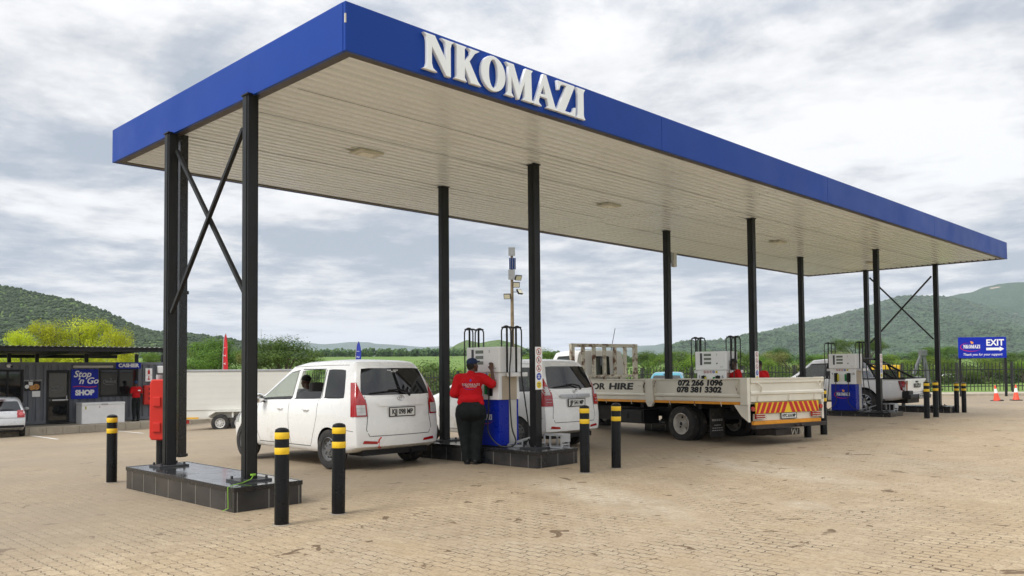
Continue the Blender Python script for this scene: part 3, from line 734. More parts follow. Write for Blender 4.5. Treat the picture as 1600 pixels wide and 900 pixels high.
for a,b_ in ((.16,joint-.006),(joint+.006,CL-.16)):
    mb=MB(); k=len(prof_); nseg=12; 
    for s in range(nseg+1):
        x=a+(b_-a)*s/nseg
        for i,(y,z) in enumerate(prof_): mb.v.append((x,y,z+.004*noise.noise(Vector((x*.8,y*1.3,2)))+(-.006 if (i//8)%6==3 and i%8<2 else 0)))
    for s in range(nseg):
        for i in range(k-1): mb.f.append((s*k+i,s*k+i+1,(s+1)*k+i+1,(s+1)*k+i)); mb.mi.append(0)
    mb.build('ceiling_sheet',CEIL,can,smooth=.35,fix=False)
mb=MB()
for yl in (1.46,2.62,4.40):
    mb.b2((.3,yl,.010),(joint-.3,yl+.007,.012)); mb.b2((joint+.3,yl+.4,.010),(CL-.3,yl+.407,.012))
mb.build('sheet_lap',M('lap_shadow_gap',(.05,.04,.03),.6,0,.1),can)
MB().b2((.02,.02,.10),(CL-.02,CD-.02,.12)).build('roof_deck',TRIM,can)
# fascia letters
v,f,tw=serif('NKOMAZI',.42,1.18,.020,.004); k=2.90/tw; mb=MB(); put(mb,(v,f),(1.05,-.026,.06),(1,0,0),(0,0,1),sx=k)
LETM=M('white_letter_face',(.88,.90,.93),.35,0,.02); mb.build('lettering',LETM,can,smooth=.5)
MB().b2((-.004,-.004,.30),(.012,.010,.40)).build('chipped_corner',RUST,can)
for x in (2.65,8.81,16.27,22.85):
    q=MB(); q.b2((x-.22,3.18,-.018),(x+.22,3.50,.018)); q.b2((x-.34,3.26,.0),(x-.225,3.285,.018)); q.b2((x-.34,3.40,.0),(x-.225,3.425,.018))
    d=q.build('ceiling_lamp',M('lamp_housing',(.58,.56,.50),.4,0,.05),can,bev=.006)
    MB().b2((x-.13,3.24,-.028),(x+.13,3.44,-.019)).build('diffuser',M('lamp_diffuser',(.75,.74,.66),.3,0,.03),d)
for i,u in enumerate(UR):
    for v in (VA,VB):
        d=.026
# columns
GRIT=M('column_plate',(.03,.03,.032),.5,0,.2)
def column(u,v,ztop,gb,label,grp='black steel canopy columns',cat='column'):
    o=empty('canopy_column',(u,v,gb),0,label,cat,grp); h=ztop-gb
    mb=MB(); s=.11; mb.box((0,0,h/2+.01),(s,.012,h-.02)); 
    mb.b2((-s,-.095,.02),(-s+.014,.095,h)); mb.b2((s-.014,-.095,.02),(s,.095,h)); mb.b2((-s+.014,-.006,.02),(s-.014,.006,h))
    # boxed channel pair seen from outside
    mb=MB(); mb.b2((-.062,-.066,.02),(.062,.066,h)); mb.b2((-.072,-.030,.02),(-.0625,.070,h-.003)); mb.b2((.0625,-.070,.02),(.072,.030,h-.003))
    mb.build('column_shaft',BLACK,o,bev=.005)
    p=MB(); p.box((0,0,.012),(.42,.36,.024))
    for a in(-1,1):
        for b_ in(-1,1): p.cyl((a*.16,b_*.13,.024),(a*.16,b_*.13,.06),.018,n=6)
    p.build('base_plate',GRIT,o)
    MB().box((0,0,h-.012),(.17,.17,.018)).build('cap_plate',BLACK,o)
    return o
IT=[.2709,.2929,.2929,.2928,.27]
nm=['front island','second island','third island','fourth island','last island']
for i,u in enumerate(UR):
    for v,wd in ((VA,'near'),(VB,'far')):
        zt=CH+.028 if i in(1,2,3) else CH+.02
        column(u,v,zt,IT[i],{'near':'near black steel column on the %s'%nm[i],'far':'far black steel column on the %s'%nm[i]}[wd]+(' under the blue fascia' if i in (0,4) else ' reaching the ceiling'))
def braces(u,lab):
    o=empty('cross_bracing',(u,VA,2.4),0,lab,'bracing'); 
    for dy,a,b in ((-.03,(0,.12,2.25),(0,VB-VA-.12,.05)),(.03,(0,VB-VA-.12,2.38),(0,.12,.12))):
        MB().bar((dy,a[1],a[2]),(dy,b[1],b[2]),.05,.05).build('brace',BLACK,o,bev=.004)
braces(UR[0],'crossed steel braces between the two front columns'); braces(UR[4],'crossed steel braces between the two columns of the last row')
# downpipe by the first far column
dp=MB(); dp.b2((-.058,-.055,0),(.058,.055,onx(283,214,.235).z-onx(283,714,.235).z)); dp.b2((-.078,-.062,.01),(.078,.062,.05)); dp.b2((-.078,-.062,2.35),(.078,.062,2.40))
d=dp.build('downpipe',M('downpipe_black',(.012,.012,.013),.25,0,.1),bev=.006,loc=(.20,4.46,onx(283,714,.20).z)); tag(d,'square black downpipe beside the far front column','downpipe')
tag(MB().b2((-.05,-.04,0),(.05,.04,4.9)).build('rear_downpipe',BLACK,loc=(UR[4]+.24,VB+.05,.18)),'thin black downpipe beside the far column of the last row','downpipe')
# small white box on third row
wb=MB(); wb.b2((-.03,-.05,0),(.10,.05,.36)); o=wb.build('speaker_box',M('white_plastic',(.62,.61,.58),.4,0,.04),bev=.02,loc=(UR[2]+.20,VB-.05,4.16)); tag(o,'small white plastic box fixed high on the third row far column','speaker')
MB().b2((-.10,-.02,.1),(-.031,.02,.3)).build('bracket',GREYM,o)
# ================================================================ islands
mt,g,b=newmat('island_tiles'); tcn=g('ShaderNodeTexCoord').outputs['Object']; s=g('ShaderNodeSeparateXYZ',{0:tcn})
def ln(v,per,off,w):
    a=g.math('ADD',v,off); a=g.math('DIVIDE',a,per); a=g.math('FRACT',a); a=g.math('SUBTRACT',a,.5); a=g.math('ABSOLUTE',a); return g.math('GREATER_THAN',a,.5-w/per/2)
lx=ln(s.outputs[0],.40,.0,.010); ly=ln(s.outputs[1],.40,.2,.010); mxl=g.math('MAXIMUM',lx,ly)
n=g.noise(tcn,3,5,.6); c=g.ramp(n,[(.3,(.014,.015,.017)),(.7,(.030,.032,.036))])
dust=g.ramp(g.noise(tcn,1.6,6,.65),[(.45,0.),(.75,.35)]); c=g.mix(dust,c,(.12,.10,.085)); c=g.mix(g.math('MULTIPLY',mxl,.85),c,(.24,.23,.21))
g.l.new(c,b.inputs['Base Color']); g.l.new(g.ramp(g.noise(tcn,5,4),[(.3,.06),(.7,.24)]),b.inputs['Roughness']); TILE=mt
EDGE=M('island_edge_trim',(.012,.012,.013),.25,0,.15)
ISL=[]
for i,u in enumerate(UR):
    wd=.8752 if i==0 else .9725; y0,y1=1.6114,4.8189; h=IT[i]
    if i==4: wd=.9
    o=empty('pump_island',(u,(y0+y1)/2,h),0,'raised tiled concrete island, '+['nearest one with two columns and no pump','second row with the attendant beside it','third row mostly hidden by the flatbed truck','fourth row beside the white pickup','farthest one with braced columns and no pump'][i],'island','black tiled pump islands')
    L2=(y1-y0)/2; MB().b2((-wd/2,-L2,-.6),(wd/2,L2,-.05)).build('tiled_side',TILE,o)
    MB().b2((-wd/2+.012,-L2+.012,-.05),(wd/2-.012,L2-.012,0)).build('tiled_top',TILE,o)
    e=MB()
    for a in ((-wd/2-.01,-L2-.01,wd/2+.01,-L2+.012),(-wd/2-.01,L2-.012,wd/2+.01,L2+.01),(-wd/2-.01,-L2+.012,-wd/2+.012,L2-.012),(wd/2-.012,-L2+.012,wd/2+.01,L2-.012)):
        e.b2((a[0],a[1],-.05),(a[2],a[3],.004))
    e.build('edge_strip',EDGE,o,bev=.004); ISL.append(o)
# green cord on the front island
cp=[(-.01+UR[0],VA-.12,.34),(UR[0]-.06,VA-.16,.31),(UR[0]-.2,VA-.22,.283),(UR[0]-.36,VA-.32,.285),(UR[0]-.455,VA-.36,.27),(UR[0]-.458,VA-.37,.15),(UR[0]-.46,VA-.38,.03),(UR[0]-.52,VA-.36,.005)]
CORD=M('lime_cord',(.22,.45,.03),.6,0,.1); o=MB().tube(cp,.005,6).build('green_cord',CORD); tag(o,'lime green cord hanging over the edge of the front island','cord')
k=MB()
for a in range(3): k.tube([(UR[0]+.0+.035*math.cos(t*1.05+a),VA-.10+.02*math.sin(t*1.05+a),.345+.006*a) for t in range(7)],.005,5)
k.build('knot',CORD,o)
# ================================================================ bollards
def bollard():
    o=empty('bollard'); 
    MB().lathe([(.075,-.25),(.075,.98),(.068,1.0),(.04,1.015),(0,1.02)],n=24).build('post',BOLL,o,smooth=.6)
    MB().lathe([(.076,-.02),(.112,-.02),(.100,.006),(.076,.009)],n=11).build('mortar_collar',M('pale_mortar',(.27,.235,.185),.9,0,.25,20),o)
    for z in (.74,.90):
        MB().lathe([(.0765,z),(.0775,z+.002),(.0775,z+.068),(.0765,z+.07)],n=24).build('yellow_band',YEL,o,smooth=.6)
    return o
b0=bollard(); first=True
p5=[at(1495,640,27.6),at(1506.5,640,27.9)]
BL_=[((-.32,5.67),'black bollard with yellow bands at the left, behind the front island'),((-.45,.51),'nearest left black bollard with yellow bands in front of the front island'),
((.31,.60),'black bollard with yellow bands in front of the first minibus rear wheel'),((4.74,.69),'left bollard of the pair in front of the second island, before the second minibus'),
((5.47,.66),'right bollard of the pair in front of the second island, before the dark truck chassis'),((12.06,.62),'bollard half hidden behind the flatbed truck bumper'),((12.93,.66),'bollard just right of the flatbed truck tailgate'),
((19.27,.60),'left bollard of the pair before the pickup bumper'),((19.94,.58),'right bollard of the pair before the pickup bumper'),((p5[0].x,p5[0].y),'left bollard of the pair before the last island'),((p5[1].x,p5[1].y),'right bollard of the pair before the last island')]
for (x,y),lb in BL_:
    o=b0 if first else dup(b0); first=False
    o.location=(x,y,gz(x,y)); o.rotation_euler=(R_(rnd.uniform(-.6,.6)),R_(rnd.uniform(-.6,.6)),rnd.random()*6); tag(o,lb,'bollard','black bollards with yellow bands')
# ================================================================ fuel pumps
SCRN=M('lcd_display',(.16,.18,.14),.2,0,.1); DKG=M('dark_grey_print',(.06,.06,.07),.5,0,.05); GRNP=M('green_nozzle_grip',(.01,.22,.05),.45,0,.05); YELP=M('yellow_nozzle_grip',(.62,.55,.02),.45,0,.05)
REDR=M('red_prohibition_ring',(.50,.008,.012),.4,0,.03); BLUED=M('blue_disc',(.01,.05,.42),.4,0,.03); YELD=M('yellow_disc',(.80,.62,.02),.4,0,.03)
HOSE=M('black_hose',(.016,.016,.017),.45,0,.15)
def stickers(mb,org,ex,ey,r,n,dr,mats):
    # pictogram discs: ring with slash and a glyph
    ex,ey=Vector(ex),Vector(ey); ez=ex.cross(ey)
    for i in range(n):
        c=Vector(org)+dr*i; k=mats[i]
        P=[c+ez*.001+ex*r*math.cos(t*math.pi/10)+ey*r*math.sin(t*math.pi/10) for t in range(20)]
        if k==0:
            Q=[c+ez*.001+(p-c-ez*.001)*.80 for p in P]; mb.add(P+Q,[(t,(t+1)%20,20+(t+1)%20,20+t) for t in range(20)],1)
            a=(ex*.70+ey*-.72).normalized()*r*.8; w_=(ex*.7+ey*.7)*r*.07
            g=[c+ez*.0006+ex*r*q[0]+ey*r*q[1] for q in ((-.25,-.5),(.2,-.45),(.28,.1),(.05,.15),(.1,.5),(-.15,.55),(-.2,.1),(-.35,-.1))]; mb.add(g,[tuple(range(8))],4)
            mb.add([c+ez*.0016-a-w_,c+ez*.0016-a+w_,c+ez*.0016+a+w_,c+ez*.0016+a-w_],[(0,1,2,3)],1)
        else:
            mb.add(P,[tuple(range(20))],2 if k==1 else 3)
            for j in range(3):
                yy=(.35-.35*j)*r; ww=r*(.55 if j!=1 else .3); mb.add([c+ez*.002+ex*a_+ey*(yy+b_) for a_,b_ in ((-ww,-r*.09),(ww,-r*.09),(ww,r*.09),(-ww,r*.09))],[(0,1,2,3)],0 if k==1 else 4)
def pump(n1,n2):
    o=empty('fuel_pump'); W2=.40; xf,xb=-.33,.20   # front faces -x, y is width
    MB().b2((xf+.03,-W2+.03,.02),(xb-.03,W2-.03,.80)).build('lower_cabinet',BLUEP,o,bev=.012)
    MB().b2((xf+.05,-W2+.05,0),(xb-.05,W2-.05,.02)).build('plinth',BLACKM,o)
    up=MB(); up.prism([(xf+.005,.80),(xb-.005,.80),(xb-.03,1.18),(xb-.03,1.26),(xf+.035,1.26),(xf+.035,1.16)],-W2+.02,W2-.02,'Y'); up.build('upper_cabinet',WHITEP,o,bev=.008)
    MB().b2((xf+.0,-W2-.01,1.262),(xb,W2+.01,1.70)).build('display_head',WHITEP,o,bev=.018)
    MB().b2((xf+.26,-W2+.018,.03),(xb-.09,-W2+.029,.795)).build('side_panel',SILV,o)
    MB().b2((xf+.09,-W2+.008,.80),(xb-.09,-W2+.019,1.20)).build('side_panel',M('beige_panel',(.46,.38,.29),.4,.3,.06),o)
    sc_=MB()
    for i in range(3): sc_.b2((xf-.006,-.02,1.40+i*.095),(xf+.002,.19-.02,1.455+i*.095))
    sc_.build('display',SCRN,o)
    MB().b2((xf-.006,.24-.02,1.38),(xf+.002,.275,1.66)).build('price_strip',DKG,o)
    mb=MB(); put(mb,textmb('3',.06,.001),(xf-.003,-.17,1.62),(0,-1,0),(0,0,1)); mb.b2((xf-.005,-.19,1.40),(xf,-.16,1.43)); put(mb,textmb('>-<',.05,.001),(xf-.003,-.30,1.33),(0,-1,0),(0,0,1))
    put(mb,textmb(n1,.10,.001),(xf+.012,.31,1.10),(0,-1,0),(0,0,1)); put(mb,textmb(n2,.10,.001),(xf+.012,-.31,1.10),(0,-1,0),(0,0,1)); mb.build('printing',DKG,o)
    st=MB(); stickers(st,(xf+.03,.17,1.215),(0,-1,0),(0,0,1),.032,5,Vector((0,-.078,0)),[0,0,0,1,2]); st.build('warning_stickers',[WHITEP,REDR,BLUED,YELD,DKG],o,fix=False)
    # nozzles in dark holsters with coloured grips
    for y,gm in ((.20,YELP),(-.18,GRNP)):
        h=MB().b2((xf+.0,y-.055,.86),(xf+.035,y+.055,1.13)).build('nozzle_holster',BLACKM,o,bev=.01)
        nz_=MB(); nz_.bar((xf-.03,y+.01,.88),(xf-.04,y+.0,1.06),.035,.05); nz_.tube([(xf-.04,y,1.05),(xf-.02,y,1.11),(xf+.02,y,1.13)],.014,8); nz_.build('nozzle',BLACKM,h,bev=.005)
        MB().b2((xf-.045,y-.10 if gm is YELP else y+.055,.89),(xf-.005,y-.06 if gm is YELP else y+.10,1.10)).build('nozzle_grip',gm,h,bev=.008)
    mb=MB(); logo(mb,(xf+.028,0,.50),(0,-1,0),(0,0,1),.50); mb.build('emblem',[WLET,REDLT,ORLT],o,fix=False)
    # hose masts with hoops on both ends
    for sy in (-1,1):
        MB().b2((xb-.36,sy*(W2+.012),1.19),(xb+.02,sy*(W2+.15),1.26)).build('hose_shelf',WHITEP,o,bev=.008)
        for sx in (-.20,.02):
            yb=sy*(W2+.07)
            MB().cyl((sx,yb,1.26),(sx,yb,2.02),.018,n=8).build('hose_mast',BLACKM,o)
            MB().b2((sx-.03,yb-.10,2.015),(sx+.03,yb+.10,2.04)).build('mast_bracket',BLACKM,o)
            for s2 in (-1,) if sy<0 else (1,):
                e=-1 if sx<0 else 1
                pts=[]
                for t in range(9): 
                    a=math.pi*t/8; pts.append((sx+e*.02,yb-s2*.0+ -s2*(-.11*math.cos(a)) ,1.95+.10*math.sin(a)))
                inner=[(sx+e*.02,yb-.11*(-s2)*-1 ,1.26)]
                a0=pts[0]; a1=pts[-1]
                lo=[(a0[0],a0[1],1.6),(a0[0]+e*.015,a0[1]-.02*s2,1.25),(a0[0]+e*.05,a0[1]+.02*s2,.8),(a0[0]+e*.07,a0[1]+.08*s2,.35),(a0[0]+e*.02,a0[1]+.12*s2,.12),(a0[0]-.05,a0[1]+.05*s2,.03),(xf-.06,a0[1]+.0*s2,.03 if sx<0 else .028)]
                hi=[(a1[0],a1[1],1.7),(a1[0],a1[1]+.005,1.3)]
                if e<0: lo[-1]=(xf-.03,a0[1]-s2*.15,.04); lo.append((xf-.05,-s2*-.19,.25)); lo.append((xf-.045,.19*s2,.60)); lo.append((xf-.035,.19*s2,.87))
                else: lo=lo[:-1]+[(a0[0]-.02,a0[1]+.22*s2,.02),(a0[0]+.05,a0[1]+.30*s2,.018),(a0[0]+.12,a0[1]+.15*s2,.02)]
                def sm(P):
                    out=[]
                    Q=[Vector(p) for p in P]; Q=[Q[0]]+Q+[Q[-1]]
                    for i in range(1,len(Q)-2):
                        for t in range(5):
                            t/=5; a,b,c,d=Q[i-1],Q[i],Q[i+1],Q[i+2]
                            out.append(.5*((2*b)+(c-a)*t+(2*a-5*b+4*c-d)*t*t+(3*b-a-3*c+d)*t**3))
                    return out+[Q[-2]]
                MB().tube(sm(list(reversed(hi))+list(reversed(pts))+lo),.0125,7).build('hose',HOSE,o,smooth=1.2)
    return o
pl=['first fuel pump, with the attendant in front of it','second fuel pump, its lower half hidden behind the truck bed','third fuel pump, its blue cabinet in full view before the pickup']
pn=[('1','2'),('5','6'),('9','10')]
PUMPS=[]
for i in range(3):
    o=pump(*pn[i]); o.location=(UR[i+1],3.03,IT[i+1]+.003); tag(o,'white and blue '+pl[i],'fuel pump','white and blue fuel pumps'); PUMPS.append(o)
# sticker strips on near columns
for i in (1,2,3):
    mb=MB(); u=UR[i]; mb.b2((u-.082,VA-.078,1.27),(u+.088,VA-.075,1.98)); 
    stickers(mb,(u+.003,VA-.0785,1.90),(1,0,0),(0,0,1),.060,5,Vector((0,0,-.138)),[0,0,0,1,2])
    o=mb.build('safety_sticker_strip',[WHITEP,REDR,BLUED,YELD,DKG],fix=False); o.data.transform(Matrix.Translation((-u,-VA+.076,-1.27))); o.location=(u,VA-.076,1.27)
    tag(o,'white strip of round safety pictograms on the near column of the '+nm[i],'sticker','safety pictogram strips')
# grey step stands
def stand():
    o=empty('step_stand'); mb=MB()
    for x in(-.10,.10):
        mb.b2((x-.012,-.26,0),(x+.012,.26,.024))
        for y in(-.25,-.02,.25): mb.b2((x-.012,y-.012,.024),(x+.012,y+.012,.20 if y<0.1 else .20))
        mb.b2((x-.0125,-.262,.20),(x+.0125,.262,.222))
    for y in(-.25,.25): mb.b2((-.098,y-.011,.05),(.098,y+.011,.07))
    mb.build('frame',GREYM,o)
    MB().b2((-.12,-.27,.224),(.12,-.05,.232)).build('tread',GREYM,o); MB().b2((-.115,-.275,.10),(.115,-.264,.235)).build('front_plate',GREYM,o)
    return o
s0=stand(); s0.location=(UR[1]+.26,1.95,IT[1]+.005); s0.rotation_euler=(0,0,.1); tag(s0,'grey steel step stand on the second island right of the sticker column','step stand','grey step stands')
dup(s0,(UR[3]+.28,1.98,IT[3]+.005),-.1,'grey steel step stand on the fourth island right of the sticker column')
def ramp_():
    mb=MB()
    for x in(-.08,.08): mb.bar((x,.3,.02),(x,-.3,.20),.022,.022); mb.bar((x,.3,.012),(x,-.3,.012),.02,.02); mb.bar((x,-.3,.01),(x,-.3,.2),.02,.02); mb.bar((x,-.05,.01),(x,-.05,.12),.02,.02)
    for y,z in((-.28,.2),(0,.11),(.25,.03)): mb.bar((-.08,y,z),(.08,y,z),.018,.018)
    return mb.build('folded_ramp_frame',GREYM)
for i in (1,3):
    o=ramp_(); o.location=(UR[i]+.02,2.42,IT[i]+.004); o.rotation_euler=(0,0,.15); tag(o,'low grey sloping frame lying between pump and near column on the '+nm[i],'ramp frame','grey sloping frames')
# fire extinguisher box on the front island
fx=empty('extinguisher_box',(.02,4.80,IT[0]),R_(-12),'tall red plastic extinguisher box on a black post at the front island','extinguisher box')
p=at(249.5,690,12.45); fx.location=(p.x,p.y,gz(p.x,p.y)); fx.rotation_euler=(0,0,R_(-40)); 
MB().cyl((.02,0,0),(.02,0,.66),.068,n=16).build('post',BLACK,fx,smooth=.8)
mb=MB(); mb.prism([(-.09,0),(-.115,.05),(-.115,.83),(-.09,.90),(.09,.90),(.105,.86),(.105,.05),(.09,0)],-.12,.09,'Y'); mb.build('box_body',REDP,fx,bev=.02,loc=(0,0,.63))
for z in (.12,.50):
    MB().b2((-.06,-.142,z),(.05,-.118,z+.14)).build('raised_panel',REDP,fx,bev=.01,loc=(0,0,.63)); MB().b2((-.125,-.06,z),(-.112,.04,z+.15)).build('raised_panel',REDP,fx,bev=.004,loc=(0,0,.63))
MB().b2((.105,-.05,.14),(.12,.05,.22)).build('hinge',REDP,fx,loc=(0,0,.63)); MB().b2((.105,-.05,.62),(.12,.05,.70)).build('hinge',REDP,fx,loc=(0,0,.63))
MB().cyl((-.02,.02,.9),(-.02,.02,.97),.045,n=12).build('spool',GREYM,fx,loc=(0,0,.63))
# ================================================================ light mast with solar panels
lp=at(801,570,55); gp=tz(lp.x,lp.y); MP=empty('light_mast',(lp.x,lp.y,gp),R_(-45),'wooden pole with solar panels and floodlights behind the second row','light mast'); k=55/FPX
zz=lambda py: at(801,py,55).z-gp
MB().cyl((0,0,-.5),(0,0,zz(392)),.15,.085,n=10).build('pole',M('brown_pole',(.20,.15,.09),.9,0,.25,3,.4,10),MP,smooth=1)
SOL=M('solar_cell',(.05,.06,.09),.15,0,.2,6); SOLB=M('solar_blue',(.012,.035,.14),.2,0,.1); SOLG=M('panel_back',(.35,.36,.38),.5,.2,.1)
for a,b_,mt_,dx_ in ((386,399.5,SOLG,-.0),(403,421,SOLB,.04),(421.5,437,SOLG,-.02)):
    f_=MB(); h0,h1=zz(b_),zz(a); f_.box((dx_,-.22,(h0+h1)/2),(.44,.05,h1-h0),mat=Matrix.Rotation(R_(12),3,'X')); q=f_.build('solar_panel',mt_,MP,bev=.01)
    gq=MB()
    for i in range(3): gq.box((dx_-.14+.14*i,-.25,(h0+h1)/2),(.012,.006,h1-h0-.04),mat=Matrix.Rotation(R_(12),3,'X'))
    gq.build('cell_grid',GREYM,q)
for x,py,rx,ry in ((.42,434,.5,.5),(.28,445,.3,.1),(.50,456,-.5,.9),(-.32,463,.4,-.2)):
    z=zz(py); MB().bar((0,0,z),(x*.8,-.1,z),.04,.04).build('bracket',BLACKM,MP)
    Mx=Matrix.Rotation(ry,3,'Z')@Matrix.Rotation(rx,3,'X'); h=MB(); h.box((x,-.2,z),(.46,.12,.36),mat=Mx); fl=h.build('floodlight',BLACKM,MP,bev=.02)
    h=MB(); h.box(Vector((x,-.2,z))+Mx@Vector((0,-.064,0)),(.38,.01,.28),mat=Mx); h.build('lens',M('floodlight_lens',(.62,.58,.45),.2,0,.1,9),fl)
tag(MB().cyl((0,0,0),(0,0,14),.35,.12,n=6).build('radio_mast',GREYM,loc=(at(408,541,620).x,at(408,541,620).y,at(408,541,620).z-1)),'thin far radio mast left of the big dark tree','mast')
# ================================================================ feather flags
def flag(px,pt,pb,dep,col,lab,wpx):
    p=at(px,pb,dep); g0=min(gz(p.x,p.y),tz(p.x,p.y)) if side((p.x,p.y))<0 else tz(p.x,p.y); top=at(px,pt,dep).z-g0
    o=empty('feather_flag',(p.x,p.y,g0),R_(-45),lab,'flag','feather flags'); W_=wpx/FPX*dep
    MB().tube([(-W_*.5,0,0),(-W_*.5,0,top*.75),(-W_*.30,0,top*.95),(W_*.05,0,top)],.018,6).build('flag_pole',GREYM,o)
    def fn(u,v):
        z=top*(.28+.72*v); wL=-W_*.5 if v<.72 else -W_*.5+W_*.5*((v-.72)/.28)**2
        wR=W_*.5*(1-.0*v) if v<.75 else W_*.5*(1-((v-.75)/.25)**2*.9)
        x=wL+(wR-wL)*u; return (x,.05*math.sin(v*11+u*3)*u,z)
    MB().grid(fn,8,30).build('banner',col,o,fix=False,smooth=3)
    mb=MB(); r2=random.Random(px)
    for i in range(7): 
        z=top*(.34+i*.085); put(mb,textmb('NKOMAZI'[i],W_*.62,.004),(0,-.07,z),(0,0,1),(-1,0,0))
    mb.build('lettering',WLET,o); return o
flag(352,521,577,34,M('red_banner',(.60,.02,.03),.7,0,.1),'red feather flag standing behind the white box trailer',7.5)
flag(560,533,575,46,M('blue_banner',(.02,.04,.34),.7,0,.1),'blue feather flag just above the first minibus roof',9)
# ================================================================ shop
SY=29.6
def sx(px): return ony(px,600,SY).x
def sz(px,py): return ony(px,py,SY).z
CONT=M('grey_container_paint',(.13,.14,.16),.45,0,.12,1.2,.05,20,dirt=((.12,.11,.095),1.6,.66))
x0,x1=sx(-55),sx(272); zf=sz(100,661); zt_=sz(100,566); hh=zt_-zf
shop=empty('container_shop',(x0,SY,zf),0,'dark grey corrugated container shop with cashier window and lean-to roof','shop')
Wd=x1-x0; lx=lambda px: sx(px)-x0; lz=lambda py,px=100: sz(px,py)-zf
# corrugated front with openings cut between columns of corrugation
openings=[(lx(-12),lx(35.5),lz(626),lz(578)),(lx(72.5),lx(108.5),.02,lz(578.5)),(lx(155),lx(215),lz(621),lz(577))]
mb=MB(); pit=.28; k=int(Wd/pit)
bx=[]
for i in range(k+1):
    x=i*pit; bx+=[(x,0),(x+.07,0),(x+.105,.045),(x+.175,.045)] ; 
    bx.append((x+.21,0))
bx=[p for p in bx if p[0]<=Wd]
def wall_cells():
    zs=sorted({0.,hh}|{z for o_ in openings for z in o_[2:4]})
    xsq=sorted({p[0] for p in bx}|{o_[0] for o_ in openings}|{o_[1] for o_ in openings})
    def dep(x):
        t=x%pit
        return .045*(0 if t<.07 else (t-.07)/.035 if t<.105 else 1 if t<.175 else (.21-t)/.035 if t<.21 else 0)
    for a,b_ in zip(xsq,xsq[1:]):
        for c,d in zip(zs,zs[1:]):
            cx,cz=(a+b_)/2,(c+d)/2
            if any(o_[0]<cx<o_[1] and o_[2]<cz<o_[3] for o_ in openings): continue
            mb.add([(a,dep(a),c),(b_,dep(b_),c),(b_,dep(b_),d),(a,dep(a),d)],[(0,1,2,3)])
wall_cells(); mb.build('wall',CONT,shop,fix=False)
q=MB(); q.b2((0,2.35,0),(Wd,2.40,hh)); q.b2((Wd-.05,.05,0),(Wd,2.34,hh)); q.b2((0,.05,0),(.05,2.34,hh)); q.b2((.05,.06,hh-.04),(Wd-.05,2.34,hh-.003)); q.b2((.05,.06,.003),(Wd-.05,2.34,.04)); q.build('container_shell',CONT,shop)
q=MB(); q.b2((-.03,-.03,hh-.11),(Wd+.03,-.002,hh)); q.b2((-.03,-.03,0),(lx(72.5)-.05,-.002,.14)); q.b2((lx(108.5)+.05,-.03,0),(Wd+.03,-.002,.14)); q.b2((Wd-.05,-.035,.141),(Wd+.04,-.002,hh-.112)); q.build('frame_rail',CONT,shop)
for (a,b_,c,d) in openings[::2]:
    f_=MB(); t=.06
    f_.b2((a-.02,-.03,c-.02),(b_+.02,.07,c+t)); f_.b2((a-.02,-.03,d-t),(b_+.02,.07,d+.02)); f_.b2((a-.02,-.03,c+t),(a+t,.07,d-t)); f_.b2((b_-t,-.03,c+t),(b_+.02,.07,d-t)); m_=(a+b_)/2; f_.b2((m_-.03,-.02,c+t),(m_+.03,.06,d-t))
    wn=f_.build('window',BLACKM,shop); MB().b2((a+t,.03,c+t),(b_-t,.04,d-t)).build('pane',DGLASS,wn)
# things seen inside the left window
a,b_,c,d=openings[0]
MB().b2((lx(8),.5,c+.25),(lx(24),.9,c+.8)).build('brown_carton',M('carton',(.16,.07,.035),.8),shop)
o=MB().lathe([(.0,0),(.14,0),(.20,.10),(.18,.10)],n=16).build('pink_basin',M('pink_plastic',(.65,.02,.20),.4),loc=(sx(17),SY+.25,zf+c+.09)); tag(o,'pink basin on the sill of the left shop window','basin')
# door
a,b_,c,d=openings[1]; dr=MB(); t=.09
dr.b2((a,-.02,.02),(a+t,.05,d)); dr.b2((b_-t,-.02,.02),(b_,.05,d)); dr.b2((a+t,-.02,d-.1),(b_-t,.05,d)); dr.b2((a+t,-.02,.02),(b_-t,.05,.14)); dr.b2((a+t,-.015,.98),(b_-t,.045,1.06))
D=dr.build('door',BLACKM,shop); MB().b2((a+t,.01,.14),(b_-t,.02,d-.1)).build('pane',DGLASS,D); MB().b2((b_-.13,-.06,.95),(b_-.10,-.02,1.12)).build('handle',SILV,D)
PALE=M('frosted_print',(.16,.165,.17),.5,0,.05)
mb=MB(); logo(mb,((a+b_)/2,.003,1.42),(1,0,0),(0,0,1),.52,0,0,0); mb.build('emblem',[PALE],D,fix=False)
mb=MB(); mb.b2((a+.22,-.022,.93),(b_-.05,-.018,.965)); mb.build('notice_strip',WLET,D)
a2,b2_,c2_,d2_=openings[2]; mb=MB(); logo(mb,(a2+.46,.025,c2_+.62),(1,0,0),(0,0,1),.56,0,0,0); mb.build('emblem',[PALE],shop,fix=False)
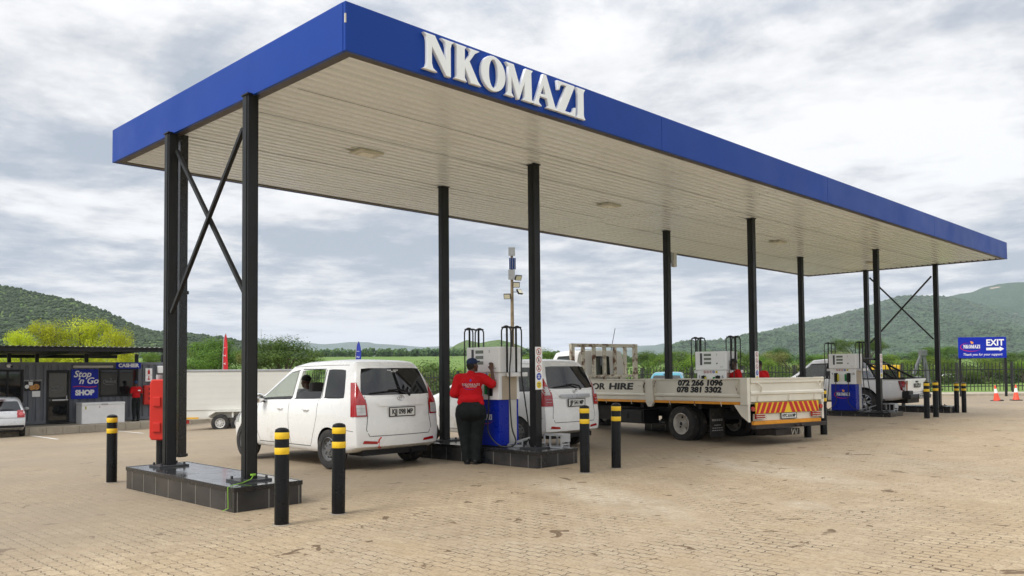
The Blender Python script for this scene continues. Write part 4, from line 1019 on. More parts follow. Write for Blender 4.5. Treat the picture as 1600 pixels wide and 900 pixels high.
# shop sign
ss=empty('shop_sign',(sx(110.5),SY-.06,sz(130,623)),0,'square blue board with handwritten Stop n Go and SHOP between door and window','sign')
w_=sx(152.5)-sx(110.5); h_=sz(130,577)-sz(130,623); MB().b2((0,0,0),(w_,.03,h_)).build('sign_board',BLUES,ss)
mb=MB(); put(mb,textmb('Stop',h_*.30,.004,shear=.3,off=.008),(w_*.40,-.004,h_*.83),(1,0,0),(0,0,1)); put(mb,textmb('\u2019n Go',h_*.30,.004,shear=.3,off=.008),(w_*.60,-.004,h_*.60),(1,0,0),(0,0,1)); put(mb,textmb('SHOP',h_*.235,.004,off=.018),(w_*.5,-.004,h_*.20),(1,0,0),(0,0,1))
for i in range(14):
    u,v=i/14,(i+1)/14; fy=lambda t:h_*(.405+.018*math.sin(t*6.5)); x_=w_*(.06+.88*u); y_=w_*(.06+.88*v); mb.add([(x_,-.006,fy(u)-.012),(y_,-.006,fy(v)-.012),(y_,-.006,fy(v)+.02),(x_,-.006,fy(u)+.02)],[(0,1,2,3)],1)
mb.build('lettering',[WLET,REDLT],ss,fix=False)
cs=empty('cashier_sign',(sx(180.5),SY-.06,sz(200,576)),0,'narrow blue board reading CASHIER above the window','sign')
w_=sx(219)-sx(180.5); h_=sz(200,567)-sz(200,576.5); MB().b2((0,0,0),(w_,.03,h_)).build('sign_board',BLUES,cs)
mb=MB(); put(mb,textmb('CASHIER',h_*.78,.004,off=.012),(w_*.5,-.004,h_*.5),(1,0,0),(0,0,1),sx=1.05); mb.build('lettering',WLET,cs)
o=MB().b2((0,0,0),(sx(175)-sx(113),.08,.09)).build('tube_light',M('tube_light_cover',(.55,.53,.48),.4),bev=.01,loc=(sx(113),SY-.1,sz(140,574.5))); tag(o,'long white tube light fitting above the shop sign','lamp')
es_=empty('extinguisher_sign',(sx(226.5),SY-.05,sz(230,596)),0,'white sign with red extinguisher and arrow beside the cashier window','sign')
w_=sx(237)-sx(226.5); h_=sz(230,575.5)-sz(230,596); MB().b2((0,0,0),(w_,.02,h_)).build('sign_board',WHITEP,es_)
mb=MB(); c_=w_/2; mb.prism([(c_-.05,h_*.55),(c_+.05,h_*.55),(c_+.05,h_*.8),(c_+.02,h_*.86),(c_+.02,h_*.93),(c_-.02,h_*.93),(c_-.02,h_*.86),(c_-.05,h_*.8)],-.004,-.001,'Y'); mb.prism([(c_-.02,h_*.42),(c_-.02,h_*.2),(c_-.08,h_*.22),(c_,h_*.08),(c_+.08,h_*.22),(c_+.02,h_*.2),(c_+.02,h_*.42)],-.004,-.001,'Y'); mb.b2((.01,-.003,h_*.48),(w_-.01,-.001,h_*.495)); mb.build('pictogram',REDR,es_)
# food poster and paper notice
fp=empty('food_poster',(sx(38),SY-.05,sz(50,610.5)),0,'small black poster with photos of food left of the shop door','poster')
w_=sx(63)-sx(38); h_=sz(50,593.5)-sz(50,610.5); MB().b2((0,0,0),(w_,.015,h_)).build('poster_sheet',BLACKM,fp)
FOOD=M('fried_food_print',(.50,.24,.06),.6,0,.5,14); mb=MB()
mb.lathe([(0,-.006),(.12,-.006),(.12,-.002)],c=(w_*.72,0,h_*.35),axis='Y',n=16); mb.lathe([(0,-.007),(.10,-.007),(.10,-.002)],c=(w_*.45,0,h_*.28),axis='Y',n=14); mb.build('food_photo',FOOD,fp)
mb=MB(); mb.lathe([(0,-.008),(.08,-.008),(.08,-.002)],c=(w_*.14,0,h_*.38),axis='Y',n=14); mb.b2((w_*.24,-.008,h_*.5),(w_*.50,-.002,h_*.82)); put(mb,textmb('AVAILABLE INSIDE',h_*.20,.002),(w_*.5,-.004,h_*.93),(1,0,0),(0,0,1),sx=.92); mb.build('lettering',WLET,fp)
o=MB().b2((0,0,0),(sx(62.5)-sx(50),.01,sz(56,611)-sz(56,620))).build('paper_notice',WHITEP,loc=(sx(50),SY-.04,sz(56,620))); tag(o,'blank white paper notice taped below the food poster','notice')
o=MB().sph((0,0,0),(.09,.09,.08)).build('security_camera',WHITEP,loc=(sx(12.5),SY-.1,sz(12,571.5)),smooth=2); MB().cyl((0,-.02,-.02),(.09,-.10,-.03),.03,.03,n=8).build('lens_tube',BLACKM,o); tag(o,'small white security camera above the left shop window','security camera')
# chest freezer
fz=empty('chest_freezer',(sx(151),SY-.50,sz(150,662.5)),R_(0),'long white chest freezer standing below the shop sign','freezer')
W_=(sx(186.5)-sx(117))*.955; H_=.93
MB().b2((-W_/2,-.34,.03),(W_/2,.34,H_-.10)).build('cabinet',WHITEP,fz,bev=.015); MB().b2((-W_/2-.01,-.355,H_-.093),(W_/2+.01,.35,H_)).build('lid',WHITEP,fz,bev=.02)
MB().b2((-.10,-.375,H_-.10),(.16,-.356,H_-.06)).build('handle',GREYM,fz); MB().b2((-W_/2+.12,-.345,.66),(-W_/2+.18,-.341,.78)).build('energy_label',M('label_multi',(.5,.45,.1),.5,0,.6,40),fz); MB().b2((-.18,-.347,.70),(-.14,-.341,.77)).build('lock',SILV,fz)
# red extinguisher cabinet, white meter box, white conduit
ex=empty('wall_extinguisher_box',(sx(222),SY-.24,sz(228,632)),0,'red extinguisher box hung on the shop wall right of the cashier','extinguisher box'); w_=sx(236)-sx(222); h_=sz(228,602)-sz(228,632)
MB().b2((0,0,0),(w_,.2,h_)).build('box_body',REDP,ex,bev=.05); [MB().b2((w_*.5,-.012,h_*t),(w_*.75,.0,h_*(t+.13))).build('raised_panel',BLACKM,ex,bev=.005) for t in(.25,.5,.75)]
o=MB().b2((0,0,0),(.24,.12,.32)).build('meter_box',WHITEP,bev=.03,loc=(sx(244.5),SY-.16,sz(248,583))); tag(o,'small white rounded meter box high on the right end of the shop','meter box')
o=MB().b2((0,0,0),(.09,.09,1.4)).build('white_conduit',WHITEP,loc=(sx(254.5),SY-1.2,sz(256,590))); o.location=ony(256.5,590,SY-1.2); tag(o,'white upright pipe at the right end of the shop','pipe')
# lean-to roof over the shop
rf=empty('shop_roof',(x0,SY,zf),0,'flat black steel lean-to roof with corrugated sheets over the shop','roof')
yF,yB=-2.6,3.0; zF=ony(120,549,SY+yF).z-zf; zB=ony(120,559,SY+yB).z-zf; r0x,r1x=-1.2,ony(262,550,SY+yF).x-x0
mb=MB(); n=int((r1x-r0x)/.10)
for i in range(n+1):
    x=r0x+i*.10; dz=.03 if i%2 else 0
    mb.v+=[(x,yF-.15,zF+.17+dz),(x,yB+.1,zB+.14+dz)]
for i in range(n): mb.f.append((2*i,2*i+2,2*i+3,2*i+1)); mb.mi.append(0)
mb.build('roof_sheet',M('zinc_sheet',(.42,.42,.41),.4,.2,.1),rf,fix=False)
mb=MB(); mb.b2((r0x,yF-.05,zF),(r1x,yF,zF+.155)); mb.b2((r0x,yB-.06,zB-.02),(r1x,yB,zB+.13)); 
x=r0x+.2
while x<r1x: mb.bar((x,yF,zF+.06),(x,yB-.06,zB+.06),.06,.12); x+=2.1
for y_ in (-1.4,-.2,1.0,2.0):
    z_=zF+(zB-zF)*((y_-yF)/(yB-yF)); mb.b2((r0x,y_,z_+.118),(r1x,y_+.06,z_+.15))
mb.build('roof_frame',BLACKM,rf)
mb=MB(); mb.b2((r0x,yF+.03,zF+.152),(r1x,yB-.08,zF+.160)); 
# ceiling lining under the sheets
ll=MB(); ll.add([(r0x,yF,zF+.156),(r1x,yF,zF+.156),(r1x,yB-.07,zB+.135),(r0x,yB-.07,zB+.135)],[(0,1,2,3)]); ll.build('lining',BLACKM,rf,fix=False)
for px in (20,64,142,221,262):
    x=lx(px); MB().b2((x-.06,.5,hh),(x+.06,.62,zF+(zB-zF)*((.5-yF)/(yB-yF))+.05)).build('post',BLACKM,rf)
# walkway slab with kerb in front of shop
mb=MB(); ya=SY-1.75; g0=zf
for i in range(22):
    xa=x0-3+i*(Wd+5)/22; xb=xa+(Wd+5)/22
    mb.b2((xa+.004,ya,zf-.7),(xb-.004,ya+.14,zf-.02)); 
mb.b2((x0-3,ya+.143,zf-.7),(x0+Wd+2,SY+3.2,zf-.03))
tag(mb.build('shop_walkway',CONC,bev=.012,seg=1),kind='structure')
# parking lines
PL=M('faded_road_paint',(.60,.58,.54),.7,0,.3,4)
for (a,b_) in (((46,680.4),(90,686.6)),((157,670.6),(224,677.2)),((250,668),(290,672.5))):
    A,B=hit(*a),hit(*b_); d=(B-A).normalized(); n=Vector((-d.y,d.x,0))*.05; q=MB(); K=8
    for i in range(K):
        u=A.lerp(B,i/K); v=A.lerp(B,(i+1)/K)
        q.add([(p.x,p.y,gz(p.x,p.y)+.006) for p in (u-n,v-n,v+n,u+n)],[(0,1,2,3)])
    tag(q.build('parking_line',PL,fix=False),kind='structure')
# ================================================================ trailer
A=at(288,650,29.4); B=at(474,650,30.2); A.z=gz(A.x,A.y); B.z=gz(B.x,B.y); d=(B-A); Lt=d.xy.length; rz=math.atan2(d.y,d.x); zg=at(343,674.5,29.6).z
tr=empty('box_trailer',(A.x,A.y,zg),rz,'long white box trailer with twin axle parked beyond the front island','trailer')
TRW=M('trailer_white',(.68,.67,.62),.4,0,.04,1,dirt=((.5,.46,.38),1.3,.7)); z1=at(343,577.5,29.6).z-zg; z0=at(343,641,29.6).z-zg
MB().b2((0,0,z0),(Lt,2.1,z1-.07)).build('box_body',TRW,tr,bev=.02)
MB().b2((-.02,-.02,z1-.068),(Lt+.02,2.12,z1)).build('roof_edge',GREYM,tr,bev=.01)
q=MB()
for i in range(1,7): z=z0+(z1-z0)*i/7; q.b2((.02,-.003,z),(Lt-.02,-.001,z+.006))
q.build('side_batten',TRW,tr)
MB().b2((.0,.02,z0-.28),(Lt,.10,z0-.005)).build('chassis',TRW,tr)
q=MB(); q.b2((.0,.0,z0-.30),(.48,.018,z0-.24)); q.build('reflective_strip',M('amber_strip',(.75,.42,.03),.4),tr)
MB().b2((-.03,.05,z0-.46),(.16,.3,z0-.33)).build('tail_lamp',REDL,tr)
fpx=lambda px:(px-288)/(474-288)*Lt
q=MB(); f0,f1=fpx(325),fpx(402); q.prism([(f0,z0-.20),(f0+.25,z0-.02),(f1-.25,z0-.02),(f1,z0-.20),(f1-.04,z0-.20),(f1-.27,z0-.055),(f0+.27,z0-.055),(f0+.04,z0-.20)],-.22,.02,'Y'); q.b2(((f0+f1)/2-.03,-.20,z0-.25),((f0+f1)/2+.03,-.17,z0-.03)); q.build('mudguard',TRW,tr)
def wheel(R,w,rimR,kind='steel'):
    """wheel about the X axis, outer face at +X"""
    o=empty('wheel'); h=w/2
    MB().lathe([(rimR,-h*.9),(R*.86,-h),(R*.97,-h*.86),(R,-h*.55),(R,-.012),(R*.985,-.006),(R*.985,.006),(R,.012),(R,h*.55),(R*.97,h*.86),(R*.86,h),(rimR*1.03,h*.92),(rimR,h*.8),(rimR,-h*.9)],axis='X',n=36).build('tyre',RUBBER,o,smooth=.7)
    rm={'steel':M('steel_rim',(.17,.17,.17),.45,.4,.15),'white':M('white_rim',(.62,.61,.58),.5,0,.1,4,dirt=((.3,.2,.12),7,.62)),'alloy':M('alloy_rim',(.42,.42,.43),.25,.8,.05),'truck':M('truck_rim',(.55,.52,.47),.6,.1,.2,6,dirt=((.16,.10,.07),8,.58))}[kind]
    q=MB()
    if kind=='truck':
        q.lathe([(rimR,h*.85),(rimR*.93,h*.9),(rimR*.86,h*.55),(rimR*.80,-h*.2),(rimR*.55,-h*.5),(rimR*.38,-h*.5),(rimR*.36,-h*.1),(0,-h*.1)],axis='X',n=32)
        q.cyl((-h*.1,0,0),(h*.8,0,0),rimR*.26,rimR*.22,n=14)
        r_=q.build('rim',rm,o,smooth=.5); k=MB()
        for i in range(4):
            a=i*math.pi/2+.5; c=Vector((-h*.345,math.cos(a)*rimR*.66,math.sin(a)*rimR*.66)); k.cyl(c,c+Vector((.012,0,0)),rimR*.10,n=12)
        k.build('hand_holes',BLACKM,r_); MB().cyl((h*.8,0,0),(h*.84,0,0),rimR*.18,n=12).build('hub_cap',BLACKM,r_)
    elif kind=='alloy':
        q.lathe([(rimR*1.02,h*.86),(rimR*.95,h*.9),(rimR*.90,h*.6)],axis='X',n=36)
        for i in range(12):
            a=(i//2)*math.pi/3+(.17 if i%2 else -.17); q.bar((h*.55,math.cos(a)*rimR*.15,math.sin(a)*rimR*.15),(h*.7,math.cos(a)*rimR*.92,math.sin(a)*rimR*.92),.03,.035)
        q.cyl((h*.4,0,0),(h*.62,0,0),rimR*.24,n=16); q.build('rim',rm,o,smooth=.5,bev=.003); MB().cyl((h*.1,0,0),(h*.25,0,0),rimR*.95,n=24).build('brake_disc',BLACKM,o)
    else:
        q.lathe([(rimR,h*.8),(rimR*.93,h*.88),(rimR*.86,h*.5),(rimR*.74,h*.42),(rimR*.55,h*.62),(rimR*.30,h*.62),(rimR*.26,h*.75),(0,h*.75)],axis='X',n=32); r_=q.build('rim',rm,o,smooth=.5); k=MB(); nh=8 if kind=='white' else 10
        for i in range(nh):
            a=i*2*math.pi/nh; c=Vector((h*.50,math.cos(a)*rimR*.67,math.sin(a)*rimR*.67)); k.cyl(c,c+Vector((h*.1,0,0)),rimR*.075,n=8)
        for i in range(5):
            a=i*2*math.pi/5; c=Vector((h*.63,math.cos(a)*rimR*.42,math.sin(a)*rimR*.42)); k.cyl(c,c+Vector((h*.1,0,0)),rimR*.05,n=6)
        k.build('wheel_holes',BLACKM,r_)
    return o
def putwheel(w0,par,loc,rz,used):
    o=w0 if not used else dup(w0); o.parent=par; o.location=loc; o.rotation_euler=(0,0,rz); return o
w=wheel(.31,.19,.175,'white'); u=False
for px in (344,374):
    for y,rz_ in ((-.10,-math.pi/2),(1.95,math.pi/2)): putwheel(w,tr,(fpx(px),y,.31),rz_,u); u=True
q=MB(); q.b2((Lt-.1,.95,.35),(Lt+1.2,1.1,.48)); q.build('drawbar',TRW,tr)
# ================================================================ vehicle bodies
def carshell(name,ribs,F,arches,cap_bulge,wr,under=.2,sub=2,glass_fn=None,crease=.55,paint=None,front_bulge=.12):
    """ribs: list of (y[0..11], w[0..11], z[0..11]) half rings from rear to front."""
    mb=MB(); nr=12; ring=[]
    def pid(i,j,s): return idx[(i,j,s)]
    idx={}
    for i,(Y,W,Z) in enumerate(ribs):
        for j in range(nr):
            if j in(0,11): mb.v.append((0,Y[j],Z[j])); idx[(i,j,1)]=idx[(i,j,-1)]=len(mb.v)-1
            else:
                for s in(-1,1): mb.v.append((s*W[j],Y[j],Z[j])); idx[(i,j,s)]=len(mb.v)-1
    def mi(i,j,s): return glass_fn('side',i,j) if glass_fn else 0
    for i in range(len(ribs)-1):
        for j in range(nr-1):
            for s in(-1,1):
                q=(idx[(i,j,s)],idx[(i+1,j,s)],idx[(i+1,j+1,s)],idx[(i,j+1,s)]); mb.f.append(q if s>0 else q[::-1]); mb.mi.append(mi(i,j,s))
    # end caps: rows 2..9, columns -1,-F,0,F,1
    for end,i in (('rear',0),('front',len(ribs)-1)):
        Y,W,Z=ribs[i]; bul=cap_bulge if end=='rear' else front_bulge; sg=-1 if end=='rear' else 1
        rows=[]
        for j in range(2,10):
            row=[idx[(i,j,-1)]]
            for fcol in (-F,0,F):
                if j==2: row.append(idx[(i,0,1)] if fcol==0 else idx[(i,1,-1 if fcol<0 else 1)]); continue
                if j==9: row.append(idx[(i,11,1)] if fcol==0 else idx[(i,10,-1 if fcol<0 else 1)]); continue
                mb.v.append((fcol*W[j],Y[j]+sg*bul*(1-fcol*fcol),Z[j])); row.append(len(mb.v)-1)
            row.append(idx[(i,j,1)]); rows.append(row)
        for a in range(len(rows)-1):
            for c in range(4):
                q=(rows[a][c],rows[a][c+1],rows[a+1][c+1],rows[a+1][c]); mb.f.append(q if end=='rear' else q[::-1]); mb.mi.append(glass_fn(end,a+2,c) if glass_fn else 0)
    me=bpy.data.meshes.new('tmp'); me.from_pydata(mb.v,[],mb.f); me.polygons.foreach_set('material_index',mb.mi)
    bm=bmesh.new(); bm.from_mesh(me); bmesh.ops.recalc_face_normals(bm,faces=bm.faces)
    cl=bm.edges.layers.float.get('crease_edge') or bm.edges.layers.float.new('crease_edge')
    for e in bm.edges:
        if len(e.link_faces)==2:
            a,b_=e.link_faces
            if a.material_index!=b_.material_index: e[cl]=1.
            elif e.calc_face_angle(0)>.75: e[cl]=crease
    vl=bm.verts.layers.float.get('crease_vert') or bm.verts.layers.float.new('crease_vert')
    for v in bm.verts:
        ms_={f.material_index for f in v.link_faces}
        if len(ms_)>1 and sum(1 for e in v.link_edges if e[cl]>=1.)==2:
            gl_=[f for f in v.link_faces if f.material_index]
            if len(gl_)==1: v[vl]=.75
    bm.to_mesh(me); bm.free()
    slots=[paint or WPAINT,TGLASS,BLACKM,DGLASS,CGLASS]
    for s_ in slots: me.materials.append(s_)
    o=bpy.data.objects.new('tmp',me); COL.objects.link(o)
    m1=o.modifiers.new('s','SUBSURF'); m1.levels=m1.render_levels=sub
    cut=MB()
    for (y,z,R) in arches:
        for s in(-1,1): cut.cyl((s*(wr-.30),y,z),(s*(wr+.4),y,z),R,n=36)
    cm=bpy.data.meshes.new('cut'); cm.from_pydata(cut.v,[],cut.f); 
    for s_ in slots: cm.materials.append(s_)
    cm.polygons.foreach_set('material_index',[2]*len(cut.f)); co=bpy.data.objects.new('cut',cm); COL.objects.link(co)
    bm=bmesh.new(); bm.from_mesh(cm); bmesh.ops.recalc_face_normals(bm,faces=bm.faces); bm.to_mesh(cm); bm.free()
    if arches:
        m2=o.modifiers.new('b','BOOLEAN'); m2.operation='DIFFERENCE'; m2.object=co; m2.solver='EXACT'
    res=evalmesh(o); drop(o); drop(co); return res
def splitmesh(me,parent,names,minz=None):
    """split a mesh by material into objects; glass further into separate panes"""
    bm=bmesh.new(); bm.from_mesh(me); out={}
    for mi in range(len(me.materials)):
        fs=[f for f in bm.faces if f.material_index==mi]
        if not fs: continue
        if mi in(1,3,4):
            seen=set(); groups=[]
            for f in fs:
                if f in seen: continue
                st=[f];seen.add(f);gq=[]
                while st:
                    a=st.pop();gq.append(a)
                    for e in a.edges:
                        for b_ in e.link_faces:
                            if b_ not in seen and b_.material_index==mi: seen.add(b_);st.append(b_)
                groups.append(gq)
        else: groups=[fs]
        for gq in groups:
            vm={};vs=[];fc=[]
            for f in gq:
                t=[]
                for v in f.verts:
                    if v not in vm: vm[v]=len(vs);vs.append(v.co[:])
                    t.append(vm[v])
                fc.append(t)
            m_=bpy.data.meshes.new('m'); m_.from_pydata(vs,[],fc); m_.materials.append(me.materials[mi])
            b2=bmesh.new(); b2.from_mesh(m_)
            for f in b2.faces: f.smooth=True
            for e in b2.edges:
                if len(e.link_faces)==2 and e.calc_face_angle(0)>.6: e.smooth=False
            b2.to_mesh(m_); b2.free()
            c=Vector((sum(v[0] for v in vs),sum(v[1] for v in vs),sum(v[2] for v in vs)))/len(vs)
            nmx=names(mi,c); m_.name=nmx
            o=bpy.data.objects.new(nmx,m_); COL.objects.link(o); o.parent=parent; out.setdefault(nmx,[]).append(o)
    bvh=BVHTree.FromBMesh(bm); bm.free(); return out,bvh
def cast(bvh,p,d,lim=False):
    h=bvh.ray_cast(Vector(p),Vector(d))
    if h[0] is None: return (None,None)
    if lim and ((d[1] and h[0].y>.42) or (d[0] and abs(h[0].x)<.58)): return (None,None)
    return (h[0],h[1])
class MM:
    def __init__(s): s.l=[]
    def new(s): s.l.append(MB()); return s.l[-1]
    def build(s,*a,**k):
        o=None
        for b_ in s.l:
            if b_.f: o=b_.build(*a,**k)
        return o
def patch(mb,bvh,c4,axis,n=8,mm=8,off=.012,m=0,skirt=True):
    """c4: four 2D corners (bilinear). axis 'L'/'R' side: (y,z); 'B' rear: (x,z)"""
    vs=[];k=0
    if isinstance(mb,MM): mb=mb.new()
    for i in range(n+1):
        for j in range(mm+1):
            u,v=i/n,j/mm; a=Vector(c4[0]).lerp(Vector(c4[1]),u); b_=Vector(c4[3]).lerp(Vector(c4[2]),u); q=a.lerp(b_,v)
            if axis=='B': p,d=(q[0],-3,q[1]),(0,1,0)
            elif axis=='L': p,d=(-4,q[0],q[1]),(1,0,0)
            elif axis=='T': p,d=(q[0],q[1],5),(0,0,-1)
            else: p,d=(4,q[0],q[1]),(-1,0,0)
            h,nn=cast(bvh,p,d,True)
            k2=0
            while h is None and k2<60:
                k2+=1
                if axis=='B': p=(p[0]-math.copysign(.01,p[0]),p[1],p[2])
                else: p=(p[0],p[1]+.01 if p[1]<2 else p[1]-.01,p[2])
                h,nn=cast(bvh,p,d,True)
            if h is None: h=Vector(p)+Vector(d)*3.1; nn=-Vector(d)
            if nn.dot(Vector(d))>0: nn=-nn
            vs.append(h+nn*off)
    f=[(i*(mm+1)+j,(i+1)*(mm+1)+j,(i+1)*(mm+1)+j+1,i*(mm+1)+j+1) for i in range(n) for j in range(mm)]
    mb.add(vs,f,m)
def seam(mb,bvh,pts,axis,wd=.009,off=.0015,m=0):
    P=[]
    if isinstance(mb,MM): mb=mb.new()
    for a,b_ in zip(pts,pts[1:]):
        L_=(Vector(b_)-Vector(a)).length; k=max(int(L_/.06),1)
        for i in range(k): P.append(Vector(a).lerp(Vector(b_),i/k))
    P.append(Vector(pts[-1])); prev=None
    for i,p in enumerate(P):
        d=(P[min(i+1,len(P)-1)]-P[max(i-1,0)]).normalized(); n=Vector((-d.y,d.x))*wd/2; pr=[]
        for q in (p+n,p-n):
            if axis=='B': o_,dd=(q[0],-3,q[1]),(0,1,0)
            elif axis=='L': o_,dd=(-4,q[0],q[1]),(1,0,0)
            else: o_,dd=(4,q[0],q[1]),(-1,0,0)
            h,nn=cast(bvh,o_,dd)
            if h is None: pr=None;break
            if nn.dot(Vector(dd))>0: nn=-nn
            pr.append(h+nn*off)
        if prev and pr: mb.add([prev[0],prev[1],pr[1],pr[0]],[(0,1,2,3)],m)
        prev=pr
def rib(yl,yt,z,w,yroof=None):
    """z=(under,sillbottom,low,mid,belt-,belt,glasstop,edge,roof.84,roofmid) w=(sill,low,mid,belt-,belt,glasstop,edge)"""
    yr=yt if yroof is None else yroof
    yls=[yl]*7 if not isinstance(yl,(list,tuple)) else list(yl)
    Y=yls+[yl if not isinstance(yl,(list,tuple)) else yl[-1]]+[yt,yr,yr,yr]
    W=[0,w[0]*.93*FR,w[0]*.93,w[0],w[1],w[2],w[3],w[4],w[5],w[6],w[6]*FR,0]
    Z=[z[0],z[0],z[0],z[1],z[2],z[3],z[4],z[5],z[6],z[7],z[8],z[9]]
    return (Y,W,Z)
FR=.90
SEAT=M('grey_seat_cloth',(.09,.085,.08),.85,0,.15)
def seat(par,x,y,z,w_=.48):
    q=MB(); q.box((x,y,z+.08),(w_,.48,.14)); q.box((x,y-.26,z+.38),(w_-.04,.12,.56),mat=Matrix.Rotation(-.2,3,'X')); q.box((x,y-.35,z+.74),(.24,.09,.17)); return q.build('seat',SEAT,par,bev=.04)
PLATE=M('number_plate_white',(.72,.72,.68),.4,0,.06); PLTXT=M('plate_black',(.02,.02,.02),.5,0,.05)
def nplate(par,c,w_,h_,txt,tilt=0,rzp=0):
    o=MB().box((0,0,0),(w_,.012,h_)).build('number_plate',PLATE,par,loc=c,rot=(tilt,0,rzp),bev=.003)
    fr=MB(); t=.012
    fr.b2((-w_/2-t,-.009,-h_/2-t),(w_/2+t,.003,-h_/2)); fr.b2((-w_/2-t,-.009,h_/2),(w_/2+t,.003,h_/2+t)); fr.b2((-w_/2-t,-.009,-h_/2),(-w_/2,.003,h_/2)); fr.b2((w_/2,-.009,-h_/2),(w_/2+t,.003,h_/2)); fr.build('plate_frame',BLACKM,o)
    mb=MB(); put(mb,textmb(txt,h_*.86,.002,off=.003),(0,-.008,-h_*.02),(1,0,0),(0,0,1),sx=.80); mb.build('plate_text',PLTXT,o); return o
def emblem3(par,c,r,tilt=0,mat_=None):
    mb=MB(); 
    for (a,b_,cx,cz) in ((1,.68,0,0),(.36,.66,0,-.0),(.62,.26,0,.34)):
        P=[(r*(cx+a*math.cos(t*math.pi/12)),0,r*(cz+b_*math.sin(t*math.pi/12))) for t in range(24)]; mb.tube(P+[P[0]],r*.085,5)
    return mb.build('emblem',mat_ or CHROME,par,loc=c,rot=(tilt,0,0))
def minibus(style):
    root=empty('minibus'); 
    z0=.24
    def Z(low,mid,bm_,b_,gt,e,r1,rm): return (z0,.30,low,mid,bm_,b_,gt,e,r1,rm)
    ws=(.775,.815,.825,.80,.765,.635,.555); wf=(.72,.76,.77,.74,.70,.60,.52)
    R=[]
    R.append(([.12,.12,.14,.06,.05,.08,.10,.14,.30,.40,.39,.36],[0,.68*FR,.68,.745,.765,.76,.735,.715,.60,.53,.53*FR,0],[z0+.06,z0+.06,z0+.06,.36,.58,.82,1.06,1.135,1.55,1.645,1.665,1.67]))
    R.append(rib(.36,.50,Z(.58,.84,1.04,1.09,1.53,1.635,1.675,1.685),ws))
    R.append(rib(.92,.98,Z(.58,.84,1.03,1.08,1.54,1.65,1.69,1.70),ws))
    R.append(rib(1.00,1.05,Z(.58,.84,1.03,1.075,1.54,1.65,1.69,1.70),ws))
    R.append(rib(1.78,1.76,Z(.58,.82,1.02,1.06,1.525,1.63,1.668,1.678),ws))
    R.append(rib(1.87,1.84,Z(.58,.82,1.015,1.055,1.523,1.626,1.664,1.674),ws))
    R.append(rib(2.84,2.14,Z(.58,.82,.99,1.03,1.475,1.575,1.61,1.62),ws,2.16))
    R.append(([2.95]*7+[2.95,2.93,2.98,3.06,3.10],[0,.72*FR,.72,.775,.81,.82,.79,.765,.73,.70,.70*FR,0],[z0,z0,z0,.30,.58,.82,.97,1.01,1.04,1.05,1.06,1.07]))
    R.append(([3.50]*12,[0,.70*FR,.70,.76,.81,.815,.77,.74,.70,.62,.62*FR,0],[z0,z0,z0,.30,.56,.74,.85,.89,.91,.94,.965,.97]))
    R.append(([3.95]*7+[3.93,3.92,3.90,3.90,3.90],[0,.62*FR,.62,.68,.70,.70,.67,.63,.60,.52,.52*FR,0],[z0,z0,z0,.30,.50,.64,.72,.76,.78,.80,.82,.83]))
    def gf(w_,i,j):
        if w_=='side':
            if j==7 and i in(1,): return 3 if style==0 else 1
            if j==7 and i==3: return 4 if style==0 else 1
            if j==7 and i==5: return 4
            if i==6 and j in(9,10): return 4
            return 0
        if w_=='rear': return 1 if (j==7 and 0<=i-0) and i!=99 and True and (j==7) else 0
        return 0
    def gfn(w_,a,b_):
        if w_=='rear': return 3 if a==7 and b_ in (0,1,2,3) and b_ in(1,2) else 0
        return gf(w_,a,b_)
    me=carshell('minibus',R,FR,[(.74,.30,.345),(3.395,.30,.345)],.115,.80,glass_fn=gfn)
    def nm_(mi,c):
        if mi==0: return 'body'
        if mi==2: return 'wheel_arch'
        if abs(c.x)<.2 and c.y<1: return 'rear_window'
        if abs(c.x)<.2: return 'windscreen'
        return 'side_window'
    parts,bvh=splitmesh(me,root,nm_)
    # open rear door window, half lowered
    if style==0:
        for o in parts.get('side_window',[]):
            ys=[v.co.y for v in o.data.vertices]
            if min(ys)>.99 and max(ys)<1.95 and o.data.vertices[0].co.x<0:
                bm=bmesh.new(); bm.from_mesh(o.data); bmesh.ops.delete(bm,geom=[f for f in bm.faces if f.calc_center_median().z>1.21],context='FACES'); bm.to_mesh(bm and o.data); bm.free(); o.data.materials[0]=TGLASS
    # floor and seats
    MB().b2((-.70,.15,.40),(.70,3.0,.46)).build('cabin_floor',DARKI,root)
    MB().b2((-.70,2.65,.6),(.70,2.95,.93)).build('dashboard',DARKI,root)
    for x in(-.36,.36): seat(root,x,2.15,.5)
    seat(root,0,1.25,.5,1.2); seat(root,0,.62,.5,1.1)
    st=MB(); P=[(.36+.18*math.cos(t*math.pi/8),2.50+.05*math.sin(t*math.pi/8),.95+.18*math.sin(t*math.pi/8)) for t in range(17)]; st.tube(P,.015,6); st.build('steering_wheel',BLACKM,root)
    # lamps
    for s in(-1,1):
        ax='L' if s<0 else 'R'
        rd=MB(); X=lambda a:s*a
        vs=[]; nz,na=14,9
        for a_ in range(nz+1):
            z=.82+(1.33-.82)*a_/nz; t=max(min((z-1.02)/.31,1),0); p0=13+(28-13)*t; p1=38+(39.5-38)*t-6*max(1-abs(z-.84)/.1,0)*0
            for b_ in range(na+1):
                ph=R_(p0+(p1-p0)*b_/na); dd=Vector((s*math.sin(ph),-math.cos(ph),0)); q0=Vector((s*.45,.60,z))+dd*2.5
                h,nn=cast(bvh,q0,-dd)
                if h is None: h=Vector((s*.45,.60,z))+dd*.4
                vs.append(h+dd*.012)
        k_=na+1; rd.add(vs,[(a_*k_+b_,(a_+1)*k_+b_,(a_+1)*k_+b_+1,a_*k_+b_+1) for a_ in range(nz) for b_ in range(na)])
        tl=rd.build('tail_lamp',REDL,root,fix=False,smooth=1)
